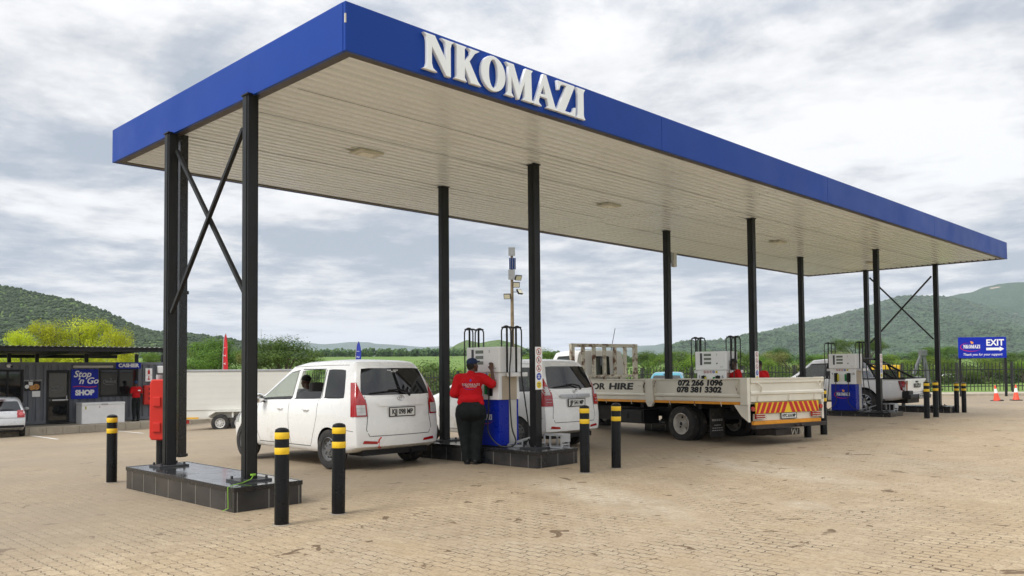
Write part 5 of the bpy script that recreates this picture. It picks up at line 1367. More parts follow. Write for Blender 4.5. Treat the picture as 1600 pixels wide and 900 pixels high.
        cl=MB(); patch(cl,bvh,[(X(.60),.84),(X(.735),.84),(X(.735),.99),(X(.605),.99)] if style==0 else [(X(.62),1.02),(X(.735),1.02),(X(.735),1.17),(X(.64),1.17)],'B',4,4,.017); cl.build('clear_lens',CLEARL,tl,fix=False)
        gr=MB(); 
        for t in range(1,3): seam(gr,bvh,[(X(.61),.84+.05*t),(X(.73),.84+.05*t)],'B',.008,.019)
        gr.build('lens_rib',GREYM,tl)
        rf_=MB(); patch(rf_,bvh,[(X(.42),.40),(X(.66),.415),(X(.64),.46),(X(.44),.44)],'B',6,2,.006); rf_.build('bumper_reflector',REDL,root,fix=False)
        hl=MB(); patch(hl,bvh,[(3.72,.62),(3.98,.60),(3.98,.74),(3.66,.80)],ax,5,4,.008); hl.build('headlight',CLEARL,root,fix=False)
    if style==0:
        rp=MB(); 
        for pth in ([(-.36,.50),(-.40,.46),(-.40,.36),(-.33,.33)],[(-.40,.43),(-.45,.42)]): seam(rp,bvh,pth,'B',.022,.005)
        rp.build('red_tape_mark',REDP,root,fix=False)
    # hatch seam, door seams, bumper line
    sm=MM(); GAP=M('panel_gap',(.10,.10,.095),.6,0,.05)
    seam(sm,bvh,[(-.585,1.12),(-.57,.82),(-.60,.62),(-.55,.52),(.55,.52),(.60,.62),(.57,.82),(.585,1.12)],'B',.012,.001)
    for s,ax in((-1,'L'),(1,'R')):
        seam(sm,bvh,[(1.90,1.04),(1.90,.55),(1.88,.32)],ax); seam(sm,bvh,[(2.92,.96),(2.98,.6),(2.90,.34)],ax); seam(sm,bvh,[(1.04,1.06),(1.05,.80),(1.12,.62),(1.24,.40),(1.30,.32)],ax); seam(sm,bvh,[(1.30,.325),(2.92,.325)],ax,.012)
        seam(sm,bvh,[(.36,.62),(.12,.60)],ax); seam(sm,bvh,[(2.24,1.58),(1.0,1.60),(.5,1.60)],ax,.007)
    sm.build('panel_seams',GAP,root,fix=False)
    # black rubber around the side glass
    bl=MM()
    for s,ax in((-1,'L'),(1,'R')):
        for pts in ([(1.04,1.53),(.98,1.09)],[(1.86,1.53),(1.865,1.07)],[(.40,1.10),(.92,1.095)],[(1.0,1.085),(1.78,1.065)],[(1.88,1.06),(2.82,1.035)],[(2.17,1.47),(2.84,1.04)],[(1.84,1.525),(2.15,1.48)],[(1.06,1.54),(1.76,1.54)]):
            seam(bl,bvh,pts,ax,.013,.003)
    bl.build('window_rubber',BLACKM,root,fix=False)
    # garnish / handle over plate
    gh=MB(); patch(gh,bvh,[(-.40,.965),(.44,.965),(.44,1.025),(-.40,1.025)],'B',10,3,.018 if style==0 else .03); gh.build('tailgate_garnish',WPAINT if style==0 else M('grey_garnish',(.42,.42,.42),.3,.5,.05),root,fix=True,smooth=1)
    ht,_=cast(bvh,(-.18 if style==0 else -.0,-3,.78),(0,1,0))
    h1,_=cast(bvh,(0,-3,.95),(0,1,0)); h2,_=cast(bvh,(0,-3,.80),(0,1,0)); tl_=-math.atan2(h1.y-h2.y,.16)
    nplate(root,(.02,min(h1.y,h2.y)-.004,.875),.46,.125,'KJJ 098 MP' if style==0 else 'JJP 541 MP',0,0) if True else 0
    he,_=cast(bvh,(0,-3,1.08),(0,1,0)); emblem3(root,(0.02,he.y-.008,1.085),.060)
    wp=MB(); hA,_=cast(bvh,(.18,-3,1.14),(0,1,0)); hB,_=cast(bvh,(-.42,-3,1.20),(0,1,0)); hC,_=cast(bvh,(-.05,-3,1.205),(0,1,0))
    wp.tube([(.20,hA.y-.03,1.12),(.14,hA.y-.035,1.18),(-.02,hC.y-.04,1.215),(-.20,hC.y-.04,1.21)],[.016,.016,.012,.010],6); wp.tube([(-.06,hC.y-.03,1.20),(-.50,hB.y-.02,1.165)],.009,5); wp.build('rear_wiper',BLACKM,root)
    hT,_=cast(bvh,(0,-3,1.50),(0,1,0)); tilt=-math.atan2(hT.y-he.y,.44)
    if style==0:
        hs,_=cast(bvh,(0,-3,1.43),(0,1,0)); mb=MB(); put(mb,textmb('MAMAS TAXI',.04,.001,off=.002),(.02,hs.y-.006,1.455),(1,0,0),(0,.30,.95)); mb2=mb; 
        mb=MB(); 
        for (xa,xb,za) in ((-.10,.13,1.515),(-.04,.07,1.493)):
            for t in range(9):
                if (t*7)%5==1: continue
                u0=xa+(xb-xa)*t/9; seam(mb,bvh,[(u0,za),(u0+(xb-xa)/9*.7,za)],'B',.014,.003)
        mb.build('window_sticker',WLET,root,fix=False)
    else:
        hs,_=cast(bvh,(-.45,-3,.95),(0,1,0)); mb=MB(); 
        for t in range(6): seam(mb,bvh,[(-.62+t*.03,.965),(-.60+t*.03,.965)],'B',.014,.003)
        mb.build('model_badge',CHROME,root,fix=False)
    # handles, mirrors, roof fin
    for s in(-1,1):
        for y in (1.36,2.16):
            h,_=cast(bvh,(s*4,y,.90),(-s,0,0)); q=MB(); q.tube([(h.x-s*.005,y-.09,.90),(h.x+s*.03,y-.06,.905),(h.x+s*.03,y+.06,.905),(h.x-s*.005,y+.09,.90)],.013,6); q.build('door_handle',WPAINT,root,smooth=1)
        h,_=cast(bvh,(s*4,2.72,1.0),(-s,0,0)); q=MB(); q.sph((h.x+s*.12,2.70,1.06),(.11,.07,.085),12,8); m_=q.build('wing_mirror',CHROME if style==0 else WPAINT,root,smooth=2); MB().bar((h.x-s*.02,2.74,.99),(h.x+s*.08,2.71,1.03),.03,.03).build('mirror_arm',BLACKM,m_)
    # bumper underside and exhaust
    q=MB(); q.b2((-.60,.12,.22),(.60,.5,.31)); q.cyl((-.62,.8,.27),(.62,.8,.27),.05,n=8); q.b2((-.6,.6,.30),(.6,3.5,.38)); q.cyl((.30,.10,.25),(.30,.6,.27),.03,n=8); q.build('undercarriage',BLACKM,root)
    w=wheel(.305,.185,.19,'steel'); u=False
    for y in(.74,3.395):
        for s in(-1,1): putwheel(w,root,(s*.725,y,.305),0 if s>0 else math.pi,u); u=True
    return root
mv1=minibus(0); gx=3.37
mv1.location=(gx+.10,3.55,gz(gx,4.3)); mv1.scale=(1.10,1.06,1.06); tag(mv1,'white minibus with a half open rear side window, at the left pump lane','minibus')
mv2=minibus(1); mv2.location=(7.42,3.14,gz(7.4,4.)); mv2.scale=(1.045,1.045,1.045); tag(mv2,'white minibus with a grey tailgate strip, between the first pump and the truck','minibus')
# ---------------- silver hatchback
def hatchback(paint):
    root=empty('hatchback'); z0=.22
    ws=(.76,.80,.81,.79,.77,.62,.55)
    Z=lambda low,mid,bm_,b_,gt,e,r1,rm:(z0,.28,low,mid,bm_,b_,gt,e,r1,rm)
    R=[([.10,.10,.12,.02,.0,.05,.10,.14,.40,.50,.48,.46],[0,.68*FR,.68,.76,.78,.785,.76,.735,.60,.52,.52*FR,0],[z0+.05]*3+[.34,.52,.74,.90,.96,1.32,1.405,1.425,1.43]),
    rib(.42,.66,Z(.55,.78,.92,.97,1.34,1.42,1.45,1.46),ws), rib(.80,.98,Z(.55,.78,.92,.96,1.36,1.43,1.46,1.465),ws), rib(.92,1.08,Z(.55,.78,.92,.96,1.36,1.43,1.46,1.465),ws),
    rib(1.66,1.66,Z(.55,.78,.91,.95,1.36,1.43,1.46,1.465),ws), rib(1.76,1.76,Z(.55,.78,.91,.95,1.36,1.43,1.46,1.465),ws), rib(2.72,2.10,Z(.55,.76,.88,.92,1.32,1.39,1.42,1.43),ws,2.12),
    ([2.85]*7+[2.85,2.83,2.88,2.96,3.0],[0,.70*FR,.70,.76,.80,.80,.77,.74,.71,.68,.68*FR,0],[z0,z0,z0,.28,.55,.75,.87,.90,.92,.94,.96,.97]),
    ([3.4]*12,[0,.66*FR,.66,.72,.77,.77,.74,.70,.66,.58,.58*FR,0],[z0,z0,z0,.28,.5,.68,.78,.81,.83,.86,.88,.89]),
    ([3.78]*12,[0,.56*FR,.56,.62,.66,.66,.62,.58,.54,.48,.48*FR,0],[z0,z0,z0,.28,.44,.56,.62,.66,.68,.70,.72,.73])]
    def gfn(w_,a,b_):
        if w_=='rear': return 3 if a==7 and b_ in(1,2) else 0
        if w_=='side':
            if b_==7 and a in(1,3,5): return 1
            if a==6 and b_ in(9,10): return 4
        return 0
    me=carshell('h',R,FR,[(.78,.29,.34),(3.22,.29,.34)],.07,.80,glass_fn=gfn,paint=paint)
    parts,bvh=splitmesh(me,root,lambda mi,c:'body' if mi==0 else 'wheel_arch' if mi==2 else 'rear_window' if abs(c.x)<.2 and c.y<1 else 'windscreen' if abs(c.x)<.2 else 'side_window')
    for s in(-1,1):
        rd=MB(); h,_=cast(bvh,(s*.64,-3,.86),(0,1,0)); 
        for rr,mt_,off in ((.135,REDL,.012),(.075,M('pink_lens',(.6,.12,.12),.2,0,.05),.03)):
            q=MB(); P=[]; 
            for t in range(20):
                x,z=s*.645+rr*math.cos(t*math.pi/10),.86+rr*.92*math.sin(t*math.pi/10); hh_,_=cast(bvh,(max(min(x,.765),-.765),-3,z),(0,1,0)); P.append((x,hh_.y-off,z))
            q.add(P+[(s*.645,h.y-off-.02,.86)],[(t,(t+1)%20,20) for t in range(20)]); q.build('tail_lamp',mt_,root,fix=False,smooth=2)
        q=MB(); patch(q,bvh,[(X_*s,z_) for X_,z_ in((.52,.72),(.76,.72),(.76,.99),(.52,.99))],'B',5,5,.006); q.build('lamp_cluster',REDL,root,fix=False)
    nplate(root,(.06,-.078,.60),.50,.115,'BT 404 MP'); h,_=cast(bvh,(0,-3,.90),(0,1,0))
    mb=MB(); P=[(.06*math.cos(t*math.pi/10),0,.06*math.sin(t*math.pi/10)) for t in range(21)]; mb.tube(P,.008,5); mb.tube([(-.035,0,.045),(0,0,-.005),(.035,0,.045)],.006,4); mb.tube([(-.045,0,.0),(-.02,0,-.045),(0,0,.0),(.02,0,-.045),(.045,0,0)],.006,4); mb.build('emblem',CHROME,root,loc=(0,h.y-.012,.90))
    sm=MM(); seam(sm,bvh,[(-.60,.95),(-.56,.72),(.56,.72),(.60,.95)],'B',.01,.001); seam(sm,bvh,[(-.74,.70),(.74,.70)],'B',.008,.001); sm.build('panel_seams',M('panel_gap2',(.08,.08,.08),.6),root,fix=False)
    lo=MB(); patch(lo,bvh,[(-.74,.32),(.74,.32),(.74,.45),(-.74,.45)],'B',14,3,.008); lo.build('lower_bumper',BLACKM,root,fix=False); q=MB(); patch(q,bvh,[(-.1,.76),(.1,.76),(.1,.80),(-.1,.80)],'B',4,2,.014); q.build('boot_handle',paint,root)
    hw,_=cast(bvh,(.1,-3,1.02),(0,1,0)); MB().tube([(.0,h.y-.03,.98),(.05,hw.y-.03,1.03),(.42,hw.y-.02,1.02)],[.02,.012,.008],5).build('rear_wiper',BLACKM,root)
    br=MB(); patch(br,bvh,[(-.16,1.36),(.16,1.36),(.16,1.395),(-.16,1.395)],'B',6,2,.01); br.build('brake_light',REDL,root,fix=False)
    MB().tube([(0,.9,1.45),(0.0,.62,1.86)],.006,5).build('aerial',BLACKM,root)
    MB().b2((-.68,.3,.36),(.68,3.0,.42)).build('cabin_floor',DARKI,root); [seat(root,x,2.0,.4) for x in(-.34,.34)]; seat(root,0,1.0,.4,1.15)
    for s in(-1,1):
        q=MB(); q.sph((s*.90,2.55,.96),(.10,.06,.07),10,7); q.build('wing_mirror',paint,root,smooth=2)
    q=MB(); q.b2((-.6,.14,.2),(.6,3.6,.32)); q.build('undercarriage',BLACKM,root)
    w=wheel(.30,.185,.19,'steel'); u=False
    for y in(.78,3.22):
        for s in(-1,1): putwheel(w,root,(s*.71,y,.30),0 if s>0 else math.pi,u); u=True
    return root
SILP=M('silver_car_paint',(.60,.61,.62),.28,.15,.03,1.5,coat=.6)
hb=hatchback(SILP); p=at(1,650,30.3); zq=at(36,687.5,30.6).z
hb.location=(p.x,p.y,gz(p.x,p.y)); hb.rotation_euler=(0,0,R_(-13)); tag(hb,'silver hatchback parked in front of the shop, cut by the left edge','hatchback')
TURQ=M('turquoise_car_paint',(.02,.22,.30),.25,.1,.03,coat=.6); REDC=M('red_car_paint',(.30,.01,.012),.25,.0,.03,coat=.6)
def dupcar(src,paint):
    o=dup(src)
    for c in kids(o):
        if c.type=='MESH' and any(m_==SILP for m_ in c.data.materials):
            c.data=c.data.copy()
            for i,m_ in enumerate(c.data.materials):
                if m_==SILP: c.data.materials[i]=paint
    return o
for px,dep,pnt,lb,pt in ((1041,34,TURQ,'turquoise car whose roof shows over the truck side, behind the headboard',588),(683,64,REDC,'dark red car seen between the two minibuses beyond the yard',600)):
    o=dupcar(hb,pnt); p=at(px,600,dep); zt2=at(px,pt,dep).z-1.465; o.location=(p.x,p.y,tz(p.x,p.y) if dep>50 else gz(p.x,p.y)); o.rotation_euler=(0,0,R_(-60)); tag(o,lb,'hatchback')
    for c in kids(o):
        if c.name.startswith(('number_plate','emblem')): 
            for k_ in kids(c): drop(k_)
            drop(c)
# ---------------- pickup
def pickup():
    root=empty('pickup_truck'); z0=.42; PW=M('pickup_white',(.90,.90,.90),.22,0,.015,1.5,coat=.7)
    BZ=1.12
    def bed(y,z=BZ): return ([y]*12,[0,.80*FR,.80,.90,.93,.93,.915,.90,.89,.875,.875*FR,0],[z0,z0,z0,.50,.70,.90,z-.07,z-.03,z-.012,z,z,z])
    ws=(.88,.92,.925,.91,.885,.73,.67)
    Z=lambda b_,gt,e,r1,rm:(z0,.50,.72,.92,b_-.05,b_,gt,e,r1,rm)
    R=[([.03,.03,.03,.0,.0,.0,0,0,0,0,0,0],[0,.80*FR,.80,.89,.915,.915,.90,.89,.88,.865,.865*FR,0],[.58,.58,.58,.62,.74,.92,BZ-.07,BZ-.03,BZ-.012,BZ,BZ,BZ]),bed(.3),bed(1.50),
    ([1.62]*7+[1.62,1.63,1.62,1.62,1.62],[0,.80*FR,.80,.90,.93,.93,.915,.90,.885,.86,.86*FR,0],[z0,z0,z0,.50,.70,.92,1.06,1.11,1.13,1.14,1.14,1.14]),
    rib(1.66,1.86,Z(1.12,1.60,1.70,1.745,1.76),ws), rib(1.76,1.95,Z(1.12,1.62,1.72,1.77,1.78),ws), rib(2.42,2.44,Z(1.11,1.63,1.73,1.785,1.795),ws), rib(2.52,2.52,Z(1.11,1.63,1.73,1.785,1.795),ws),
    rib(3.60,3.05,Z(1.08,1.60,1.69,1.74,1.75),ws,3.05),
    ([3.72]*7+[3.72,3.70,3.75,3.82,3.86],[0,.80*FR,.80,.88,.92,.92,.90,.87,.84,.80,.80*FR,0],[z0,z0,z0,.50,.72,.92,1.03,1.07,1.10,1.12,1.14,1.15]),
    ([4.4]*12,[0,.78*FR,.78,.86,.90,.90,.88,.85,.80,.72,.72*FR,0],[z0,z0,z0,.50,.70,.88,.97,1.01,1.04,1.07,1.09,1.10]),
    ([5.1]*12,[0,.68*FR,.68,.76,.80,.80,.78,.74,.70,.62,.62*FR,0],[z0,z0,z0,.50,.62,.74,.82,.88,.92,.95,.96,.965])]
    def gfn(w_,a,b_):
        if w_=='side':
            if b_==7 and a in(5,7): return 1
            if a==8 and b_ in(9,10): return 4
            if a==3 and b_ in(9,10): return 3
            if a in(1,) and b_ in(9,10): return 2
        return 0
    me=carshell('p',R,FR,[(1.28,.40,.46),(4.375,.40,.45)],.02,.92,glass_fn=gfn,paint=PW,crease=.8)
    parts,bvh=splitmesh(me,root,lambda mi,c:'body' if mi==0 else 'bed_cover' if mi==2 else 'rear_window' if abs(c.x)<.2 and c.y<2.2 else 'windscreen' if abs(c.x)<.2 else 'side_window')
    q=MB()
    for s in(-1,1):
        q.b2((s*.86,.02,BZ-.012),(s*.925,1.6,BZ+.022)); 
        q.tube([(s*.84,.35,BZ+.01),(s*.80,.85,1.40),(s*.72,1.35,1.70),(s*.64,1.55,1.76)],.035,8); q.tube([(s*.86,.9,BZ+.01),(s*.80,1.15,1.55)],.03,8)
    q.b2((-.86,.0,BZ-.012),(.86,.05,BZ+.022)); q.tube([(-.64,1.55,1.76),(.64,1.55,1.76)],.035,8); q.tube([(-.76,1.15,1.58),(.76,1.15,1.58)],.03,8); q.build('sports_bar',BLACKM,root,smooth=1)
    for s in(-1,1):
        ax='L' if s<0 else 'R'; t=MB(); patch(t,bvh,[(s*.80,.76),(s*.89,.76),(s*.89,1.06),(s*.76,1.06)],'B',4,5,.014); patch(t,bvh,[(.03,.74),(.14,.78),(.22,1.06),(.0,1.06)],ax,4,5,.014)
        tl=t.build('tail_lamp',M('dark_red_lens',(.16,.004,.006),.12,0,.1,coat=.8),root,fix=False); t=MB(); patch(t,bvh,[(s*.83,.86),(s*.90,.86),(s*.90,.98),(s*.82,.98)],'B',2,2,.02); patch(t,bvh,[(.02,.90),(.09,.90),(.12,1.03),(.02,1.03)],ax,2,2,.02); t.build('bright_lens',REDL,tl,fix=False); t=MB(); patch(t,bvh,[(.02,.78),(.08,.78),(.08,.86),(.02,.86)],ax,2,2,.02); t.build('clear_lens',CLEARL,tl,fix=False)
        h=MB(); patch(h,bvh,[(4.8,.80),(5.08,.78),(5.08,.88),(4.75,.92)],ax,4,3,.01); h.build('headlight',CLEARL,root,fix=False)
        q=MB(); q.sph((s*1.03,3.42,1.14),(.12,.07,.10),12,8); q.build('wing_mirror',CHROME if s<0 else BLACKM,root,smooth=2)
        for y in (1.95,2.75):
            hh_,_=cast(bvh,(s*4,y,1.02),(-s,0,0)); MB().bar((hh_.x+s*.02,y-.09,1.02),(hh_.x+s*.02,y+.09,1.02),.025,.03).build('door_handle',CHROME,root)
    mb=MB(); put(mb,textmb('ISUZU',.18,.003,off=.004,space=1.1),(.0,-.03,.90),(1,0,0),(0,0,1),sx=1.1); mb.build('lettering',BLACKM,root)
    MB().b2((-.10,-.035,1.00),(.10,-.012,1.05)).build('tailgate_handle',BLACKM,root,bev=.008)
    q=MB(); q.b2((-.90,-.14,.50),(.90,.06,.64)); q.b2((-.92,-.10,.52),(-.55,.12,.76)); q.b2((.55,-.10,.52),(.92,.12,.76)); q.build('rear_bumper',BLACKM,root,bev=.03)
    nplate(root,(0,-.15,.585),.44,.11,'KHT 88 MP')
    MB().b2((-.5,.1,.36),(.5,4.9,.55)).build('undercarriage',BLACKM,root); q=MB(); q.cyl((-.8,1.28,.4),(.8,1.28,.4),.07,n=10); q.bar((-.45,.1,.5),(-.45,2.0,.36),.06,.1); q.bar((.45,.1,.5),(.45,2.0,.36),.06,.1); q.build('axle',BLACKM,root)
    for s in (-1,1): q=MB(); q.b2((s*.62,.66,.18),(s*.90,.68,.50)); q.build('mud_flap',BLACKM,root)
    MB().b2((-.78,1.8,.60),(.78,3.6,.68)).build('cabin_floor',DARKI,root); [seat(root,x,2.85,.7) for x in(-.38,.38)]; seat(root,0,2.15,.7,1.2)
    sm=MM()
    for s,ax in((-1,'L'),(1,'R')): seam(sm,bvh,[(1.58,1.12),(1.58,.52)],ax,.014); seam(sm,bvh,[(2.48,1.1),(2.5,.55)],ax); seam(sm,bvh,[(3.62,1.05),(3.60,.55)],ax); seam(sm,bvh,[(1.75,1.1),(1.80,.7),(1.9,.55)],ax)
    seam(sm,bvh,[(-.80,1.08),(-.79,.70),(.79,.70),(.80,1.08)],'B',.012,.001); sm.build('panel_seams',M('panel_gap3',(.12,.12,.12),.6),root,fix=False)
    bl=MM()
    for s,ax in((-1,'L'),(1,'R')):
        for pts in ([(1.80,1.14),(2.42,1.13)],[(2.52,1.13),(3.58,1.10)],[(1.92,1.62),(3.05,1.60)],[(3.05,1.60),(3.60,1.09)],[(1.78,1.14),(1.93,1.6)]): seam(bl,bvh,pts,ax,.03,.005)
        patch(bl,bvh,[(2.42,1.12),(2.52,1.12),(2.52,1.63),(2.43,1.63)],ax,2,4,.004)
    bl.build('window_rubber',BLACKM,root,fix=False)
    w=wheel(.385,.255,.25,'alloy'); u=False
    for y in(1.28,4.375):
        for s in(-1,1): putwheel(w,root,(s*.80,y,.385),0 if s>0 else math.pi,u); u=True
    return root
pk=pickup(); pk.location=(22.42,1.93,gz(22.4,3.2)-.0); tag(pk,'white double cab pickup with black sports bar beyond the third fuel pump','pickup')
# white minibus-like sliver already covered; ---------------- flatbed truck
def flatbed():
    root=empty('flatbed_truck'); W2=1.09; BL=5.80; RX=1.98; zb=.90; zs=1.37
    cab_ref=None
    # bed floor and frame
    MB().b2((-W2+.03,.10,zb-.05),(W2-.03,BL,zb+.02)).build('bed_floor',CREAM,root)
    q=MB(); q.b2((-W2-.005,.16,zb-.055),(-W2+.028,BL,zb-.003)); q.build('yellow_strip',ORANGE,root); q=MB(); q.b2((W2-.028,.16,zb-.055),(W2+.005,BL,zb-.003)); q.build('yellow_strip',ORANGE,root)
    def side_panel(s,y0,y1):
        pr=[(0,0),(.0,.08),(.022,.10),(.022,.13),(0,.155),(0,.448),(.03,.452),(.03,.47),(-.03,.47),(-.03,0)]
        q=MB(); P=[(s*(W2+a),zb+z) for a,z in pr]; k=len(P)
        q.add([(x,y0,z) for x,z in P]+[(x,y1,z) for x,z in P],[tuple(range(k)),tuple(range(2*k-1,k-1,-1))]+[(i,(i+1)%k,k+(i+1)%k,k+i) for i in range(k)])
        o=q.build('side_panel',CREAM,root,bev=.004); 
        f=MB(); 
        for y in (y0+.05,y1-.07): f.tube([(s*(W2+.03),y,zb+.43),(s*(W2+.05),y+.03,zb+.30),(s*(W2+.03),y-.01,zb+.16)],.014,6)
        for y in (y0+.5,(y0+y1)/2,y1-.5): f.cyl((s*(W2+.012),y,zb-.10),(s*(W2+.012),y+.02,zb-.01),.008,n=5)
        f.build('latch',RUST,o); return o
    ymid=2.80
    L1=side_panel(-1,.20,ymid-.13); L2=side_panel(-1,ymid+.13,BL-.05); side_panel(1,.20,ymid-.13); side_panel(1,ymid+.13,BL-.05)
    for s in(-1,1):
        q=MB(); q.b2((s*(W2-.04),ymid-.12,zb-.06),(s*(W2+.045),ymid+.12,zs+.01)); q.prism([(ymid-.12,zb-.062),(ymid+.12,zb-.062),(ymid+.05,zb-.15),(ymid-.05,zb-.15)],s*(W2-.02),s*(W2+.04),'X'); q.build('side_post',CREAM,root,bev=.006)
        q=MB(); q.b2((s*(W2-.04),0,zb-.06),(s*(W2+.045),.18,zs+.01))
        q.prism([(.0,zb-.062),(.36,zb-.062),(.18,.62),(.0,.50)],s*(W2-.03),s*(W2+.03),'X'); q.build('corner_post',CREAM,root,bev=.006)
    # phone numbers and words on side
    def st(t,y,z,s_,wd_,off=.008):
        mb=MB(); vf=textmb(t,s_,.003,off=off,shear=.10); xs_=[v[0] for v in vf[0]]; put(mb,vf,(-W2-.004,y,z),(0,-1,0),(0,0,1),sx=wd_/(max(xs_)-min(xs_)))
        mb.build('painted_lettering',M('black_paint',(.012,.012,.013),.6,0,.1),root)
    st('072 266 1096',1.30,zb+.378,.160,1.27); st('078 381 3302',1.34,zb+.235,.160,1.27); st('FOR',4.74,zb+.30,.205,.66,.008); st('HIRE',3.83,zb+.30,.205,.88,.008); st('(',3.02,zb+.30,.22,.08,.008)
    # tailgate
    q=MB(); pr=[(0,0),(0,.13),(-.02,.15),(-.02,.19),(0,.215),(0,.36),(-.02,.38),(-.02,.44),(-.03,.445),(-.03,.47),(.03,.47),(.03,0)]; k=len(pr)
    x0_,x1_=-W2+.05,W2+.03
    q.add([(x0_,.0+a,zb+.02+z-.02) for a,z in pr]+[(x1_,a,zb+z) for a,z in pr],[tuple(range(k)),tuple(range(2*k-1,k-1,-1))]+[(i,(i+1)%k,k+(i+1)%k,k+i) for i in range(k)]); tg=q.build('tailgate',CREAM,root,bev=.004)
    f=MB(); 
    for x in (-.85,.05,.82): f.prism([(x-.03,zb+.01),(x+.04,zb+.01),(x-.01,zb+.12)],-.035,-.0,'Y')
    f.tube([(-.88,-.03,zb+.38),(-.80,-.06,zb+.30),(-.78,-.03,zb+.20)],.018,6)
    P=[(.96+.05*math.cos(t*math.pi/6),-.035,zb+.36+.05*math.sin(t*math.pi/6)) for t in range(13)]; f.tube(P,.01,5); f.build('hinge',CREAM,tg)
    # chevron board
    cb_=MB(); zc0,zc1=zb-.235,zb-.015; cb_.b2((-.93,-.02,zc0),(.93,0,zc1)); ch=cb_.build('chevron_board',M('chevron_yellow',(.80,.50,.01),.35,0,.05),root)
    rdm=MB(); n=6
    for s in(-1,1):
        for i in range(n):
            a=s*(.12+i*.150); b_=a+s*.098; sh=-s*.11
            lim=lambda v: max(min(v,.925),-.925)
            rdm.add([(lim(a),-.023,zc0+.003),(lim(b_),-.023,zc0+.003),(lim(b_+sh),-.023,zc1-.003),(lim(a+sh),-.023,zc1-.003)],[(0,1,2,3)])
    rdm.build('red_stripes',REDR,ch,fix=False)
    # rear cross beam with lamps and plate
    MB().b2((-.93,.01,.518),(.96,.06,zc0-.005)).build('rear_beam',CREAM,root,bev=.006)
    for s in(-1,1):
        q=MB(); q.b2((s*.95,-.05,.56),(s*.70,.0,.66)); tl=q.build('tail_lamp',REDL,root,bev=.008); g_=MB(); [g_.tube([(s*.97,-.065,z),(s*.68,-.065,z)],.006,5) for z in(.57,.61,.65)]; g_.build('lamp_guard',RUST,tl)
        MB().lathe([(0,-.03),(.045,-.03),(.05,0)],c=(s*1.0,-.005,.76),axis='Y',n=16).build('round_reflector',REDL,root,smooth=.6)
    nplate(root,(.02,-.012,.60),.44,.105,'HYC 616 MP')
    q=MB(); q.b2((-1.0,-.03,.445),(.98,.03,.515)); q.build('yellow_strip',ORANGE,root)
    q=MB(); q.b2((-1.02,-.09,.365),(1.10,.03,.44)); q.b2((.10,-.14,.37),(.32,-.09,.42)); q.b2((-.35,-.0,.20),(.35,.5,.33)); q.cyl((.2,-.16,.40),(.30,-.16,.40),.03,n=8); q.build('rear_bumper',M('rusty_black_steel',(.035,.028,.025),.6,.2,.4,6),root,bev=.006)
    ck=MB(); [ck.tube([(x,-.07,.33),(x+.03,-.07,.22-.05*abs(math.sin(x*9))),(x+.08,-.07,.32)],.006,4) for x in(.02,.12,.30)]; ck.build('chain',RUST,root)
    # chassis
    q=MB(); [q.b2((s*.36,.2,.50),(s*.46,7.2,.70)) for s in(-1,1)]; [q.b2((-.95,y,.72),(.95,y+.10,.84)) for y in(.5,1.4,2.3,3.2,4.1,5.0)]; q.b2((-.46,.4,.52),(.46,.5,.68)); q.cyl((-.8,RX,.40),(.8,RX,.40),.08,n=10); q.sph((0,RX,.40),(.2,.2,.2)); q.b2((-.95,3.2,.34),(-.50,4.3,.66)); q.b2((.5,3.0,.30),(.95,4.2,.66)); q.b2((-.4,4.3,.35),(.4,6.8,.72)); q.build('chassis',BLACKM,root)
    q=MB(); q.b2((-.97,3.25,.36),(-.951,4.25,.64)); q.b2((-.985,3.72,.46),(-.97,3.78,.58)); q.build('battery_box',BLACKM,root,bev=.004)
    for s in(-1,1):
        q=MB(); q.b2((s*.98,1.13,.14),(s*.58,1.15,.74)); mf=q.build('mud_flap',RUBBER,root)
        mb=MB(); xx=s*.78
        for i,(z,wd_) in enumerate(((.50,.16),(.475,.15),(.38,.10),(.32,.15),(.27,.16))):
            k=5
            for t in range(k): mb.b2((xx-wd_+2*wd_*t/k,1.122,z),(xx-wd_+2*wd_*(t+.7)/k,1.1285,z+.016))
        mb.build('flap_lettering',M('worn_white_print',(.45,.45,.45),.6),mf)
    # cab
    FRl=FR; paint=CREAM; cw=.86
    wsC=(.84,.86,.865,.86,.845,.72,.64)
    Zc=lambda b_,gt,e,r1,rm:(.50,.58,.85,1.15,b_-.06,b_,gt,e,r1,rm)
    y0c=BL+.12
    CW=M('cab_white_paint',(.74,.73,.69),.35,0,.05,1.5,coat=.3,dirt=((.5,.44,.34),4,.7))
    R=[([y0c]*12,[0,.82*FR,.82,.84,.855,.86,.85,.84,.75,.68,.68*FR,0],[.5,.5,.5,.58,.85,1.15,1.35,1.42,1.98,2.11,2.14,2.15]),
       rib(y0c+.28,y0c+.26,Zc(1.42,1.98,2.12,2.16,2.17),wsC), rib(y0c+1.10,y0c+.90,Zc(1.38,1.98,2.12,2.16,2.17),wsC),
       ([y0c+1.30]*7+[y0c+1.30,y0c+1.12,y0c+1.10,y0c+1.12,y0c+1.12],[0,.8*FR,.8,.84,.86,.865,.86,.845,.73,.64,.64*FR,0],[.5,.5,.5,.58,.85,1.1,1.30,1.36,1.96,2.09,2.13,2.14]),
       ([y0c+1.62]*7+[y0c+1.60,y0c+1.55,y0c+1.54,y0c+1.56,y0c+1.58],[0,.76*FR,.76,.80,.84,.84,.83,.82,.80,.78,.78*FR,0],[.5,.5,.5,.58,.85,1.0,1.22,1.28,1.31,1.33,1.34,1.34])]
    def gfn(w_,a,b_):
        if w_=='rear': return 1 if a==7 and b_ in(1,2) else 0
        if w_=='side':
            if b_==7 and a==1: return 1
            if a==3 and b_ in(9,10): return 4
        return 0
    me=carshell('c',R,.32,[(y0c+.85,.42,.48)],.02,.86,glass_fn=gfn,paint=CW,crease=.7)
